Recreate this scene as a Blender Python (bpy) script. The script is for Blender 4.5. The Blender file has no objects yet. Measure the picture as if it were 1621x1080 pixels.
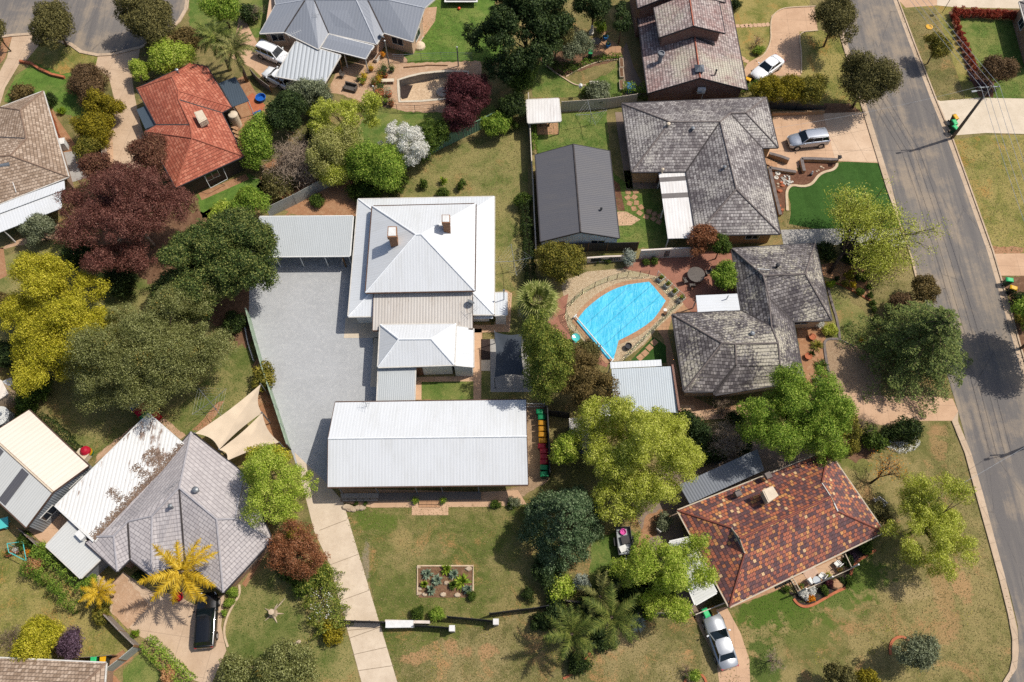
import bpy, math, random
import numpy as np
from mathutils import Vector, Matrix
rng = np.random.default_rng(7)
random.seed(7)
R = math.radians
SC = bpy.context.scene
COL = SC.collection
# ---------------------------------------------------------------- camera model (a drone 75 m up, looking 25.7 deg off straight down)
CAM_H = 75.0; FPX = 1265.0; TILT = math.atan(610/1265.0)
_c, _s = math.cos(TILT), math.sin(TILT)
def P(px, py, z=0.0):
    """world point at height z that stands at this place of the survey photo (1621x1080)"""
    x = (px-810.5)/FPX; v = (py-540)/FPX
    dy = -_c*v+_s; dz = -_s*v-_c
    t = (CAM_H-z)/-dz
    return Vector((x*t, dy*t, z))
def mpp(px, py, z=0.0):                       # metres per photo pixel there
    v = (py-540)/FPX
    return (CAM_H-z)/(_s*v+_c)/FPX
TILES = {}
for j, row in enumerate(('ABCD', 'EFGH', 'IJKL', 'MNOQ')):
    for i, ch in enumerate(row): TILES[ch] = (i*400, (0, 270, 540, 780)[j], 3.6)
TILES.update(V1=(500,300,4.5), V2=(960,120,3.6), V3=(1040,360,3.6), V4=(1040,690,3.6), V5=(60,640,3.375),
             W1=(980,0,6.235), W2=(1160,180,8.105), W3=(560,40,8.105), W4=(870,420,7.048), W5=(760,500,6.75), W6=(1040,580,8.105), X=(0,0,1.0))
def pp(tile, x, y):
    a = TILES[tile]; return a[0]+x/a[2], a[1]+y/a[2]
def t(tile, s, z=0.0):
    out = []
    for w in s.split():
        q = [float(k) for k in w.split(',')]
        out.append(P(*pp(tile, q[0], q[1]), q[2] if len(q) > 2 else z))
    return out
# ---------------------------------------------------------------- mesh builder
def wloc(o):
    v = Vector((0,0,0))
    while o: v += o.location; o = o.parent
    return v
class MB:
    def __init__(s): s.v=[]; s.f=[]
    def face(s, pts):
        n=len(s.v); s.v += [Vector(p) for p in pts]; s.f.append(list(range(n,n+len(pts)))); return s
    def add(s, vs, fs):
        n=len(s.v); s.v += [Vector(p) for p in vs]; s.f += [[i+n for i in f] for f in fs]; return s
    def prism(s, poly, z0, z1):
        """closed upright prism over a plan polygon; z0/z1 numbers or lists"""
        n=len(poly); a = sum(poly[i].x*poly[(i+1)%n].y-poly[(i+1)%n].x*poly[i].y for i in range(n))
        if a<0:
            poly=poly[::-1]
            if not isinstance(z0,(int,float)): z0=z0[::-1]
            if not isinstance(z1,(int,float)): z1=z1[::-1]
        Z0=[z0]*n if isinstance(z0,(int,float)) else z0; Z1=[z1]*n if isinstance(z1,(int,float)) else z1
        vs=[(p.x,p.y,Z0[i]) for i,p in enumerate(poly)]+[(p.x,p.y,Z1[i]) for i,p in enumerate(poly)]
        fs=[list(range(n))[::-1], list(range(n,2*n))]+[[i,(i+1)%n,n+(i+1)%n,n+i] for i in range(n)]
        return s.add(vs,fs)
    def box(s, c, size, rz=0.0, M=None):
        x,y,z=[k/2 for k in size]
        vs=[Vector(q) for q in ((-x,-y,-z),(x,-y,-z),(x,y,-z),(-x,y,-z),(-x,-y,z),(x,-y,z),(x,y,z),(-x,y,z))]
        m = M if M is not None else Matrix.Rotation(rz,3,'Z')
        vs=[m@q+Vector(c) for q in vs]
        return s.add(vs,[[0,3,2,1],[4,5,6,7],[0,1,5,4],[1,2,6,5],[2,3,7,6],[3,0,4,7]])
    def bar(s, a, b, w, h):
        """rectangular bar from a to b, w wide (horizontal) and h high"""
        a=Vector(a); b=Vector(b); d=b-a; L=d.length
        if L<1e-6: return s
        X=d/L; Y=Vector((0,0,1)).cross(X)
        if Y.length<1e-4: Y=Vector((0,1,0))
        Y.normalize(); Z=X.cross(Y)
        m=Matrix((X,Y,Z)).transposed()
        return s.box((a+b)/2,(L,w,h),M=m)
    def tube(s, path, rad, n=6, cap=True):
        path=[Vector(p) for p in path]; m=len(path)
        rads=[rad]*m if isinstance(rad,(int,float)) else rad
        vs=[]; fs=[]; ref=None
        for i,p in enumerate(path):
            d=(path[min(i+1,m-1)]-path[max(i-1,0)]).normalized()
            if ref is None:
                ref=Vector((1,0,0)) if abs(d.x)<.8 else Vector((0,1,0))
            u=(ref-d*ref.dot(d)).normalized(); w=d.cross(u); ref=u
            for k in range(n):
                a=2*math.pi*k/n; vs.append(p+(u*math.cos(a)+w*math.sin(a))*rads[i])
        for i in range(m-1):
            for k in range(n):
                fs.append([i*n+k,i*n+(k+1)%n,(i+1)*n+(k+1)%n,(i+1)*n+k])
        if cap: fs.append(list(range(n))[::-1]); fs.append([(m-1)*n+k for k in range(n)])
        return s.add(vs,fs)
    def lathe(s, c, prof, n=16):
        """profile [(r,z)...] spun round a vertical axis at c"""
        c=Vector(c); vs=[]; fs=[]; m=len(prof)
        for r,z in prof:
            for k in range(n):
                a=2*math.pi*k/n; vs.append(c+Vector((r*math.cos(a),r*math.sin(a),z)))
        for i in range(m-1):
            for k in range(n): fs.append([i*n+k,i*n+(k+1)%n,(i+1)*n+(k+1)%n,(i+1)*n+k])
        fs.append(list(range(n))[::-1]); fs.append([(m-1)*n+k for k in range(n)])
        return s.add(vs,fs)
    def build(s, name, mat, parent=None, smooth=False, org=None):
        o0 = Vector(org) if org is not None else (wloc(parent) if parent else Vector((0,0,0)))
        me=bpy.data.meshes.new(name)
        me.from_pydata([v-o0 for v in s.v],[],s.f)
        uv=me.uv_layers.new(name='UVMap'); data=[0.0]*(2*len(me.loops))
        Zv=Vector((0,0,1))
        for p,f in zip(me.polygons,s.f):
            nrm=p.normal.copy()
            if abs(nrm.z)>.9995: U=Vector((1,0,0)); W=Vector((0,1,0))
            else:
                if nrm.z<0: nrm=-nrm
                U=Zv.cross(nrm).normalized(); W=nrm.cross(U)
            for li,vi in zip(p.loop_indices,f):
                q=s.v[vi]; data[2*li]=q.dot(U); data[2*li+1]=q.dot(W)
        uv.data.foreach_set('uv',data)
        if smooth: me.polygons.foreach_set('use_smooth',[True]*len(me.polygons))
        if mat is not None: me.materials.append(mat)
        ob=bpy.data.objects.new(name,me); COL.objects.link(ob)
        if parent: ob.parent=parent
        elif org is not None: ob.location=o0
        return ob
def quads_obj(name, V, mat, parent=None, org=(0,0,0), smooth=False):
    """V: (n,k,3) array, one k-gon per leaf"""
    n,k=V.shape[:2]; me=bpy.data.meshes.new(name)
    me.vertices.add(n*k); me.loops.add(n*k); me.polygons.add(n)
    me.vertices.foreach_set('co',(V-np.array(org)).astype(np.float32).ravel())
    me.loops.foreach_set('vertex_index',np.arange(n*k,dtype=np.int32))
    me.polygons.foreach_set('loop_start',np.arange(0,n*k,k,dtype=np.int32))
    me.polygons.foreach_set('loop_total',np.full(n,k,dtype=np.int32))
    me.update(calc_edges=True)
    me.materials.append(mat)
    ob=bpy.data.objects.new(name,me); COL.objects.link(ob)
    if parent: ob.parent=parent
    return ob
def tag(o,label=None,cat=None,group=None,kind=None):
    if label: o['label']=label
    if cat: o['category']=cat
    if group: o['group']=group
    if kind: o['kind']=kind
    return o
def thing(name,label,cat,loc=(0,0,0),group=None,rz=0):
    o=bpy.data.objects.new(name,None); COL.objects.link(o); o.empty_display_size=.3
    o.location=loc; o.rotation_euler=(0,0,rz)
    return tag(o,label,cat,group)
def dup(root,loc,rz,label=None,group=None):
    r=root.copy(); COL.objects.link(r); r.location=loc; r.rotation_euler=(0,0,rz)
    if label: r['label']=label
    if group: r['group']=group
    def rec(src,dst):
        for ch in src.children:
            c=ch.copy(); COL.objects.link(c); c.parent=dst; rec(ch,c)
    rec(root,r); return r
# ---------------------------------------------------------------- materials
def hexc(h,k=1.0):
    o=[]
    for i in (0,2,4):
        c=int(h[i:i+2],16)/255; o.append((c/12.92 if c<=.04045 else ((c+.055)/1.055)**2.4)*k)
    return (*o,1)
class NT:
    def __init__(s,name):
        s.m=bpy.data.materials.new(name); s.m.use_nodes=True; s.t=s.m.node_tree; s.t.nodes.clear()
        s.out=s.n('ShaderNodeOutputMaterial')
    def n(s,ty,**kw):
        nd=s.t.nodes.new(ty)
        for k,v in kw.items():
            if k.startswith('_'): setattr(nd,k[1:],v)
            else:
                sock=nd.inputs[int(k[1:])] if k[0]=='i' and k[1:].isdigit() else nd.inputs[k.replace('_',' ')]
                if hasattr(v,'is_output'): s.t.links.new(v,sock)
                else: sock.default_value=v
        return nd
    def pos(s): return s.n('ShaderNodeNewGeometry').outputs['Position']
    def uv(s): return s.n('ShaderNodeTexCoord').outputs['UV']
    def noise(s,vec,scale,detail=3,rough=.55,dist=0): return s.n('ShaderNodeTexNoise',Vector=vec,Scale=scale,Detail=detail,Roughness=rough,Distortion=dist).outputs['Fac']
    def map(s,vec,sc): return s.n('ShaderNodeMapping',Vector=vec,Scale=sc).outputs[0]
    def rng(s,v,a,b,c=0.0,d=1.0,clamp=True):
        nd=s.n('ShaderNodeMapRange',i0=v,i1=a,i2=b,i3=c,i4=d); nd.clamp=clamp; return nd.outputs[0]
    def mix(s,f,a,b,mode='MIX'):
        nd=s.t.nodes.new('ShaderNodeMix'); nd.data_type='RGBA'; nd.blend_type=mode; nd.clamp_factor=True
        for k,v in ((0,f),(6,a),(7,b)):
            if hasattr(v,'is_output'): s.t.links.new(v,nd.inputs[k])
            else: nd.inputs[k].default_value=v
        return nd.outputs[2]
    def ramp(s,f,stops,interp='LINEAR'):
        nd=s.n('ShaderNodeValToRGB',Fac=f); cr=nd.color_ramp; cr.interpolation=interp
        while len(cr.elements)>1: cr.elements.remove(cr.elements[-1])
        cr.elements[0].position=stops[0][0]; cr.elements[0].color=stops[0][1]
        for p,c in stops[1:]:
            e=cr.elements.new(p); e.color=c
        return nd.outputs[0]
    def math(s,op,a,b=0.0):
        nd=s.t.nodes.new('ShaderNodeMath'); nd.operation=op
        for k,v in ((0,a),(1,b)):
            if hasattr(v,'is_output'): s.t.links.new(v,nd.inputs[k])
            else: nd.inputs[k].default_value=v
        return nd.outputs[0]
    def sep(s,v): return s.n('ShaderNodeSeparateXYZ',Vector=v).outputs
    def bump(s,h,strength=.3,dist=.02): return s.n('ShaderNodeBump',Height=h,Strength=strength,Distance=dist).outputs[0]
    def bsdf(s,col,rough=.7,normal=None,metal=0.0,spec=.3):
        kw=dict(Base_Color=col,Roughness=rough,Metallic=metal)
        b=s.n('ShaderNodeBsdfPrincipled',**kw); b.inputs['Specular IOR Level'].default_value=spec
        if normal is not None: s.t.links.new(normal,b.inputs['Normal'])
        s.t.links.new(b.outputs[0],s.out.inputs[0]); return b
def m_plain(name,c,c2=None,scale=1.5,rough=.7,bump=.15,metal=0.0,spec=.3,fine=20):
    k=NT(name); p=k.pos(); c=hexc(c); c2=hexc(c2) if c2 else tuple([x*.72 for x in c[:3]]+[1])
    a=k.noise(p,scale,5,.6); b=k.noise(p,fine,2,.6)
    f=k.math('ADD',k.math('MULTIPLY',a,.7),k.math('MULTIPLY',b,.3))
    col=k.mix(k.rng(f,.36,.66),c,c2)
    k.bsdf(col,rough,k.bump(b,bump,.02) if bump else None,metal,spec); return k.m
def m_corr(name,c,period=.25,rough=.45,dirt='8a7d6c',dirt_amt=.25,metal=0.0,stain=None,stain_amt=0.0,depth=.5,line=.16):
    """profiled sheet metal: ribs run down the slope"""
    k=NT(name); u=k.uv(); x=k.sep(u)[0]; y=k.sep(u)[1]
    ph=k.math('MULTIPLY',x,2*math.pi/period); w=k.math('SINE',ph)
    w01=k.rng(w,-1,1,0,1)
    st=k.noise(k.map(u,(6,.35,1)),1.0,4,.6); big=k.noise(k.map(u,(.5,.25,1)),1,4,.6)
    base=hexc(c)
    col=k.mix(k.rng(w01,0,.35,line,0),base,tuple([q*.35 for q in base[:3]]+[1]))
    col=k.mix(k.math('MULTIPLY',k.rng(k.math('MULTIPLY',st,big),.2,.42),dirt_amt),col,hexc(dirt))
    # sheet overlaps
    row=k.math('FRACT',k.math('DIVIDE',x,.762)); seam=k.rng(row,.0,.04,.35,0)
    col=k.mix(seam,col,tuple([q*.6 for q in base[:3]]+[1]))
    if stain:
        sn=k.noise(k.map(u,(2.2,.55,1)),1,6,.7); sn2=k.noise(k.map(u,(.25,.25,1)),1,2,.5)
        col=k.mix(k.math('MULTIPLY',k.rng(k.math('ADD',sn,k.math('MULTIPLY',sn2,.6)),1.02-stain_amt,1.10-stain_amt),.9),col,hexc(stain))
    k.bsdf(col,rough,k.bump(w01,depth,.03),metal,.3); return k.m
def m_tile(name,stops,w=.30,h=.34,gap='201c1a',lichen=None,lichen_amt=.0,rough=.75,bias=0.0,step=.75,stain='3a3230',stain_amt=.3,lscale=6.0):
    """roof tiles: courses across the slope, colour picked tile by tile"""
    k=NT(name); u=k.uv()
    br=k.n('ShaderNodeTexBrick',Vector=u,Color1=(0,0,0,1),Color2=(1,1,1,1),Mortar=(0,0,0,1),Scale=1.0)
    br.offset=.5; br.inputs['Mortar Size'].default_value=.022; br.inputs['Mortar Smooth'].default_value=.3
    br.inputs['Bias'].default_value=bias; br.inputs['Brick Width'].default_value=w; br.inputs['Row Height'].default_value=h
    val=k.sep(br.outputs['Color'])[0]
    col=k.ramp(val,[(p,hexc(c)) for p,c in stops],'CONSTANT' if len(stops)>3 else 'LINEAR')
    big=k.noise(k.pos(),.3,6,.7); col=k.mix(k.math('MULTIPLY',k.rng(big,.44,.62),stain_amt),col,hexc(stain))
    if lichen:
        a=k.noise(k.pos(),lscale,4,.7); b=k.noise(k.pos(),.22,4,.6)
        col=k.mix(k.math('MULTIPLY',k.rng(k.math('ADD',k.math('MULTIPLY',a,.55),k.math('MULTIPLY',b,.6)),.66-lichen_amt,.74-lichen_amt),.8),col,hexc(lichen))
    saw=k.math('FRACT',k.math('DIVIDE',k.sep(u)[1],h))           # butt edge of each course, its shadow line painted into the colour
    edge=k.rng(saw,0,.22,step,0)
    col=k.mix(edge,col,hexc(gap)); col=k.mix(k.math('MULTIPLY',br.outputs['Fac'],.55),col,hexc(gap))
    pan=k.math('SINE',k.math('MULTIPLY',k.sep(u)[0],2*math.pi/(w*.5)))
    hgt=k.math('SUBTRACT',k.math('MULTIPLY',pan,.25),saw)
    k.bsdf(col,rough,k.bump(hgt,.7,.035),0,.25); return k.m
def m_brick(name,c1,c2,mortar='b0a595',w=.23,h=.086):
    k=NT(name); u=k.uv()
    br=k.n('ShaderNodeTexBrick',Vector=u,Color1=hexc(c1),Color2=hexc(c2),Mortar=hexc(mortar),Scale=1.0)
    br.inputs['Mortar Size'].default_value=.01; br.inputs['Brick Width'].default_value=w; br.inputs['Row Height'].default_value=h
    n=k.noise(k.pos(),1.2,4); col=k.mix(k.rng(n,.3,.7,0,.35),br.outputs['Color'],tuple([q*.5 for q in hexc(c1)[:3]]+[1]))
    k.bsdf(col,.85,k.bump(br.outputs['Fac'],-.4,.01)); return k.m
def m_grass(name,g1,g2,dry,dry_amt=.5,soil=None,soil_amt=.3,fine=9.0,seed=0.0,stripe=0,spots=()):
    """spots: worn or lush places (centre, radius x, radius y, colour, strength)"""
    k=NT(name); p0=k.pos(); p=k.n('ShaderNodeMapping',Vector=p0,Location=(seed*13.7,seed*7.1,0)).outputs[0]
    a=k.noise(p,.13,7,.72); b=k.noise(p,.9,5,.72,.5); c=k.noise(p,fine,4,.75); d=k.noise(p,.42,6,.72,1.0); e=k.noise(p,fine*2.6,3,.8)
    col=k.mix(k.rng(b,.40,.60),hexc(g1),hexc(g2))
    dr=k.math('ADD',k.math('MULTIPLY',a,.55),k.math('ADD',k.math('MULTIPLY',d,.35),k.math('MULTIPLY',c,.16)))
    th=.53+(.5-dry_amt)*.22
    col=k.mix(k.rng(dr,th-.05,th+.06,0,.9),col,hexc(dry))
    if soil:
        so=k.math('ADD',k.math('MULTIPLY',k.noise(p,.27,7,.74,.6),.75),k.math('MULTIPLY',c,.25)); ts=.60-soil_amt*.12
        col=k.mix(k.rng(so,ts,ts+.09,0,.8),col,hexc(soil))
    for (cx,cy,rx,ry,sc,am) in spots:
        q=k.n('ShaderNodeMapping',Vector=p0,Location=(-cx/rx,-cy/ry,0),Scale=(1/rx,1/ry,0)).outputs[0]
        ln=k.n('ShaderNodeVectorMath',_operation='LENGTH',i0=q).outputs['Value']
        f=k.math('SUBTRACT',1.35,k.math('ADD',ln,k.math('MULTIPLY',k.math('SUBTRACT',k.math('ADD',k.math('MULTIPLY',b,.6),k.math('MULTIPLY',d,.5)),.55),4.6)))
        col=k.mix(k.rng(f,.25,.62,0,am),col,hexc(sc))
    g1l=hexc(g1)
    col=k.mix(k.rng(c,.36,.62,.48,0),col,tuple([q*.5 for q in g1l[:3]]+[1]))
    col=k.mix(k.rng(e,.52,.72,0,.55),col,hexc(dry))
    if stripe:
        sx=k.sep(p)[0]; w=k.math('SINE',k.math('MULTIPLY',sx,2*math.pi/stripe)); col=k.mix(k.rng(w,-.2,.2,0,.22),col,tuple([q*.6 for q in g1l[:3]]+[1]))
    k.bsdf(col,.95,k.bump(k.math('ADD',c,k.math('MULTIPLY',e,.5)),.7,.06),0,.08); return k.m
def m_dirt(name,c1,c2,c3,scale=1.0,speck=None,rough=.95,fine=16.0,speck_thr=.66,bump=.5):
    k=NT(name); p=k.pos()
    a=k.noise(p,.5*scale,6,.7); b=k.noise(p,2.4*scale,5,.7); c=k.noise(p,fine*scale,3,.7)
    col=k.mix(k.rng(a,.35,.65),hexc(c1),hexc(c2)); col=k.mix(k.rng(b,.48,.72),col,hexc(c3))
    col=k.mix(k.rng(c,.35,.6,.35,0),col,tuple([q*.55 for q in hexc(c1)[:3]]+[1]))
    if speck:
        v=k.n('ShaderNodeTexVoronoi',Vector=p,Scale=fine*.8*scale); 
        col=k.mix(k.rng(k.sep(v.outputs['Color'])[0],speck_thr,speck_thr+.3,0,.6),col,hexc(speck))
    k.bsdf(col,rough,k.bump(c,bump,.05),0,.1); return k.m
def m_conc(name,c1,c2,stain='7d6a55',joint=0,rot=0.0,stain_amt=.35,jd=.35):
    k=NT(name); p=k.pos(); a=k.noise(p,.5,6,.65); b=k.noise(p,3,4,.6); c=k.noise(p,26,2,.6)
    col=k.mix(k.rng(a,.35,.65),hexc(c1),hexc(c2)); col=k.mix(k.rng(b,.5,.75,0,stain_amt),col,hexc(stain))
    col=k.mix(k.rng(c,.3,.6,.18,0),col,tuple([q*.6 for q in hexc(c1)[:3]]+[1]))
    if joint:
        q=k.n('ShaderNodeMapping',Vector=p,Rotation=(0,0,rot)).outputs[0]
        for ax in (0,1):
            fr=k.math('FRACT',k.math('DIVIDE',k.sep(q)[ax],joint)); ln=k.rng(fr,0,.05/joint,jd,jd); 
            m=k.math('LESS_THAN',fr,.06/joint); col=k.mix(k.math('MULTIPLY',m,jd),col,hexc('4a4038'))
    k.bsdf(col,.85,k.bump(c,.2,.01),0,.2); return k.m
def m_asph(name):
    k=NT(name); p=k.pos()
    q=k.n('ShaderNodeMapping',Vector=p,Rotation=(0,0,R(-15)),Scale=(1,.045,1)).outputs[0]
    a=k.noise(q,.75,6,.7); a2=k.noise(q,4.0,3,.6); b=k.noise(p,.2,6,.7); c=k.noise(p,24,3,.7); d=k.noise(p,1.3,6,.75,.8)
    col=k.mix(k.rng(a,.40,.60),hexc('676361'),hexc('77716b')); col=k.mix(k.rng(k.math('ADD',k.math('MULTIPLY',b,.6),k.math('MULTIPLY',a,.4)),.48,.60,0,.8),col,hexc('978876'))
    col=k.mix(k.rng(d,.56,.72,0,.2),col,hexc('4b4b50')); col=k.mix(k.rng(a2,.60,.70,0,.16),col,hexc('3a3a3f')); col=k.mix(k.rng(c,.3,.55,.3,0),col,hexc('3c3c40'))
    v=k.n('ShaderNodeTexVoronoi',Vector=k.n('ShaderNodeMapping',Vector=p,Rotation=(0,0,R(-15)),Scale=(.28,.07,1)).outputs[0],Scale=1.0); v.feature='DISTANCE_TO_EDGE'
    wob=k.math('ADD',v.outputs['Distance'],k.math('MULTIPLY',k.math('SUBTRACT',d,.5),.03)); col=k.mix(k.rng(wob,.002,.006,.3,0),col,hexc('2c2c30'))
    k.bsdf(col,.9,k.bump(c,.35,.01),0,.2); return k.m
def m_leaf(name,dark,mid,light,clump=.9,trans=.28,accent=None,acc_amt=.0):
    k=NT(name); g=k.n('ShaderNodeNewGeometry'); r=g.outputs['Random Per Island']; p=g.outputs['Position']
    n=k.noise(p,clump,3,.6); f=k.math('ADD',k.math('MULTIPLY',r,.55),k.math('MULTIPLY',n,.6))
    col=k.ramp(f,[(.22,hexc(dark)),(.55,hexc(mid)),(.85,hexc(light))])
    if accent:
        n2=k.noise(p,.55,3,.6); col=k.mix(k.rng(k.math('ADD',k.math('MULTIPLY',n2,.8),k.math('MULTIPLY',r,.3)),.78-acc_amt,.86-acc_amt),col,hexc(accent))
    d=k.n('ShaderNodeBsdfPrincipled',Base_Color=col,Roughness=.6); d.inputs['Specular IOR Level'].default_value=.18
    tr=k.n('ShaderNodeBsdfTranslucent',Color=col)
    mx=k.n('ShaderNodeMixShader',Fac=trans,i1=d.outputs[0],i2=tr.outputs[0])
    k.t.links.new(mx.outputs[0],k.out.inputs[0]); return k.m
def m_glass(name,c='1c2630',rough=.08):
    k=NT(name); k.bsdf(hexc(c),rough,None,0,.6); return k.m
def m_paint(name,c,rough=.28,metal=.0,coat=.6):
    k=NT(name); b=k.bsdf(hexc(c),rough,None,metal,.5); b.inputs['Coat Weight'].default_value=coat; b.inputs['Coat Roughness'].default_value=.06; return k.m
# ================================================================ vegetation
def unit(a): return a/np.maximum(np.linalg.norm(a,axis=1,keepdims=True),1e-9)
def leaves(C,N,size,g,asp=.62,jit=.52):
    n=len(C); N=unit(N+g.normal(0,jit,(n,3)))
    T=unit(np.cross(N,g.normal(0,1,(n,3)))); B=np.cross(N,T)
    s=size*g.uniform(.6,1.35,(n,1))
    a=T*s*.5; b=B*s*.5*asp
    return np.stack([C-a,C+b-a*.1,C+a,C-b-a*.1],1)
def clumps(R,n_cl,g,low=-.35,cr=.42,shape='round',rough=.16):
    """clump centres and radii spread over an uneven crown; R=(rx,ry,rz). 'round' crowns are lobes of smaller clumps"""
    def sph(n,lo):
        i=np.arange(n)+.5; z=np.clip(lo+(1-lo)*(i/n)+g.normal(0,.07,n),-1,1); ph=i*2.39996+g.normal(0,.4,n)+g.uniform(0,6)
        return z,ph,np.sqrt(np.maximum(0,1-z*z))
    m=min(R[0],R[1])
    if shape!='round' or m<3.3:
        if shape=='round': rough=.13+.02*m; n_cl=int(n_cl*(1.25 if m>1.5 else 1)); cr=cr*.92
        z,ph,r=sph(n_cl,low)
        if shape=='cone': r=(1-(z-low)/(1-low))**.85+.06
        lob=1+rough*np.sin(2*ph+g.uniform(0,6))+rough*.8*np.sin(3*ph+g.uniform(0,6))+g.normal(0,rough*.5,n_cl); rc=cr*g.uniform(.65,1.25,n_cl)
        if shape=='cone': rc=rc*(.35+.65*r)
        f=np.maximum(.2,lob*.97-rc*.95); D=np.stack([r*np.cos(ph)*f,r*np.sin(ph)*f,z*(1 if shape=='cone' else f)],1)
        return D*np.array(R),rc*m
    nl=max(12,int(n_cl/2.6)); z,ph,r=sph(nl,low); lr=g.uniform(.30,.46,nl)
    lob=1.04+rough*np.sin(2*ph+g.uniform(0,6))+rough*.8*np.sin(3*ph+g.uniform(0,6))+g.normal(0,rough*.5,nl)
    f=np.maximum(.1,lob*1.02-lr*.85)*np.where(g.random(nl)<.18,.78,1); L=np.stack([r*np.cos(ph)*f,r*np.sin(ph)*f,z*f],1); Cs=[];Rc=[]
    for c,q in zip(L,lr):
        ns=int(np.clip(5+q*m*2.6,5,13)); z2,p2,r2=sph(ns,-.3); d=np.stack([r2*np.cos(p2),r2*np.sin(p2),z2],1); d=unit(d+c*.55+np.array([0,0,.15])); k=q*g.uniform(.55,1.0,(ns,1))
        Cs.append(c+d*k*.82); Rc.append(q*m*g.uniform(.27,.48,ns)); Cs.append(c[None]*.92); Rc.append(np.array([q*m*.6]))
    return np.concatenate(Cs)*np.array(R),np.concatenate(Rc)
def cloud(CC,RC,size,g,cov=1.5,squash=.8,upb=.35,inner=.08,hollow=.72):
    Cs=[];Ns=[]
    for c,r in zip(CC,RC):
        k=max(10,int(cov*2*math.pi*r*r/(size*size*.42)))
        d=g.normal(0,1,(k,3)); d[:,2]+=upb; d=unit(d)
        rr=r*np.clip(g.normal((hollow+1.0)*.5,.15 if hollow<.85 else .07,(k,1)),.3,1.4)*(1+.17*np.sin(7*d[:,:1]+c[0])*np.cos(6*d[:,1:2]+c[1])+.1*np.sin(13*d[:,2:]+c[0]*3))
        q=c+d*rr*np.array([1,1,squash]); Cs.append(q); Ns.append(d)
        k2=int(k*inner); d2=g.normal(0,1,(k2,3))*.35*r; Cs.append(c-np.array([0,0,.25*r])+d2); Ns.append(unit(d2+np.array([0,0,.3*r])))
    return np.concatenate(Cs),np.concatenate(Ns)
def limb_mesh(mb,base,top,r0,ends,g,fork=.45):
    base=Vector(base); top=Vector(top); mid=base.lerp(top,.5)+Vector((g.normal(0,.12),g.normal(0,.12),0))
    fk=base.lerp(top,fork)
    mb.tube([base,base.lerp(mid,.5),mid,top],[r0,r0*.85,r0*.7,r0*.25],7)
    for e in ends:
        e=Vector(e); st=base.lerp(top,fork*g.uniform(.75,1.3)); m=st.lerp(e,.5)+Vector((g.normal(0,.1),g.normal(0,.1),.08*(e-st).length))
        mb.tube([st,m,e],[r0*.42,r0*.26,r0*.07],5)
def tree(label,px,py,rx,ry,zc,mat,bark='bark',name='leafy_tree',cat='tree',group=None,leaf=.2,cov=1.3,ncl=26,rz=None,seed=0,shape=None,cr=.42,
         low=-.4,lean=(0,0),limbs=7,squash=.8,hollow=.72,inner=.12,rough=.16,upb=.35,lobes=None,part='crown',asp=.72):
    """a crown centred at photo (px,py) and height zc; rx, ry in photo pixels"""
    g=np.random.default_rng(int(px*31+py*17+seed)); k=mpp(px,py,zc); c=P(px,py,zc)
    RX,RY=rx*k,ry*k*1.04; RZ=rz if rz else min(zc*.8,.72*(RX+RY)/2)
    base=Vector((c.x+lean[0],c.y+lean[1],0)); o=thing(name,label,cat,base,group)
    if shape is None: shape='ball' if hollow>=.85 else 'round'
    CC,RC=clumps((RX,RY,RZ),ncl,g,low,cr,shape,rough)
    CC=CC+np.array([c.x,c.y,zc])
    for lb in (lobes or []):
        q=P(lb[0],lb[1],lb[3] if len(lb)>3 else zc*.8); r=lb[2]*k
        C2,R2=clumps((r,r,r*.7),max(7,int(ncl*.35)),g,low,cr*1.1,'round',rough); CC=np.concatenate([CC,C2+np.array(q)]); RC=np.concatenate([RC,R2])
    CC[:,2]=np.maximum(CC[:,2],RC*.6)
    C,N=cloud(CC,RC,leaf,g,cov,squash,upb,inner,hollow); C[:,2]=np.maximum(C[:,2],.05)
    if mat: quads_obj(part,leaves(C,N,leaf,g,asp),M[mat],o,base)
    mb=MB(); idx=g.permutation(len(CC))[:limbs]
    limb_mesh(mb,base,(c.x,c.y,zc+RZ*.3),max(.05,.035*(RX+RY)*.5+.04),[CC[i] for i in idx],g)
    mb.build('trunk',M[bark],o,smooth=True)
    return o
def shrub(label,px,py,rx,mat,h=None,ry=None,**kw):
    k=mpp(px,py,.5); r=rx*k; h=h or r*1.5
    d=dict(name='shrub',cat='shrub',ncl=max(9,int(10+r*3)),leaf=max(.09,min(.17,r*.13)),low=-.6,cr=.5,limbs=4,rz=h*.5,cov=1.3,part='foliage')
    d.update(kw)
    return tree(label,px,py,rx,ry or rx,h*.52,mat,**d)
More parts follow.
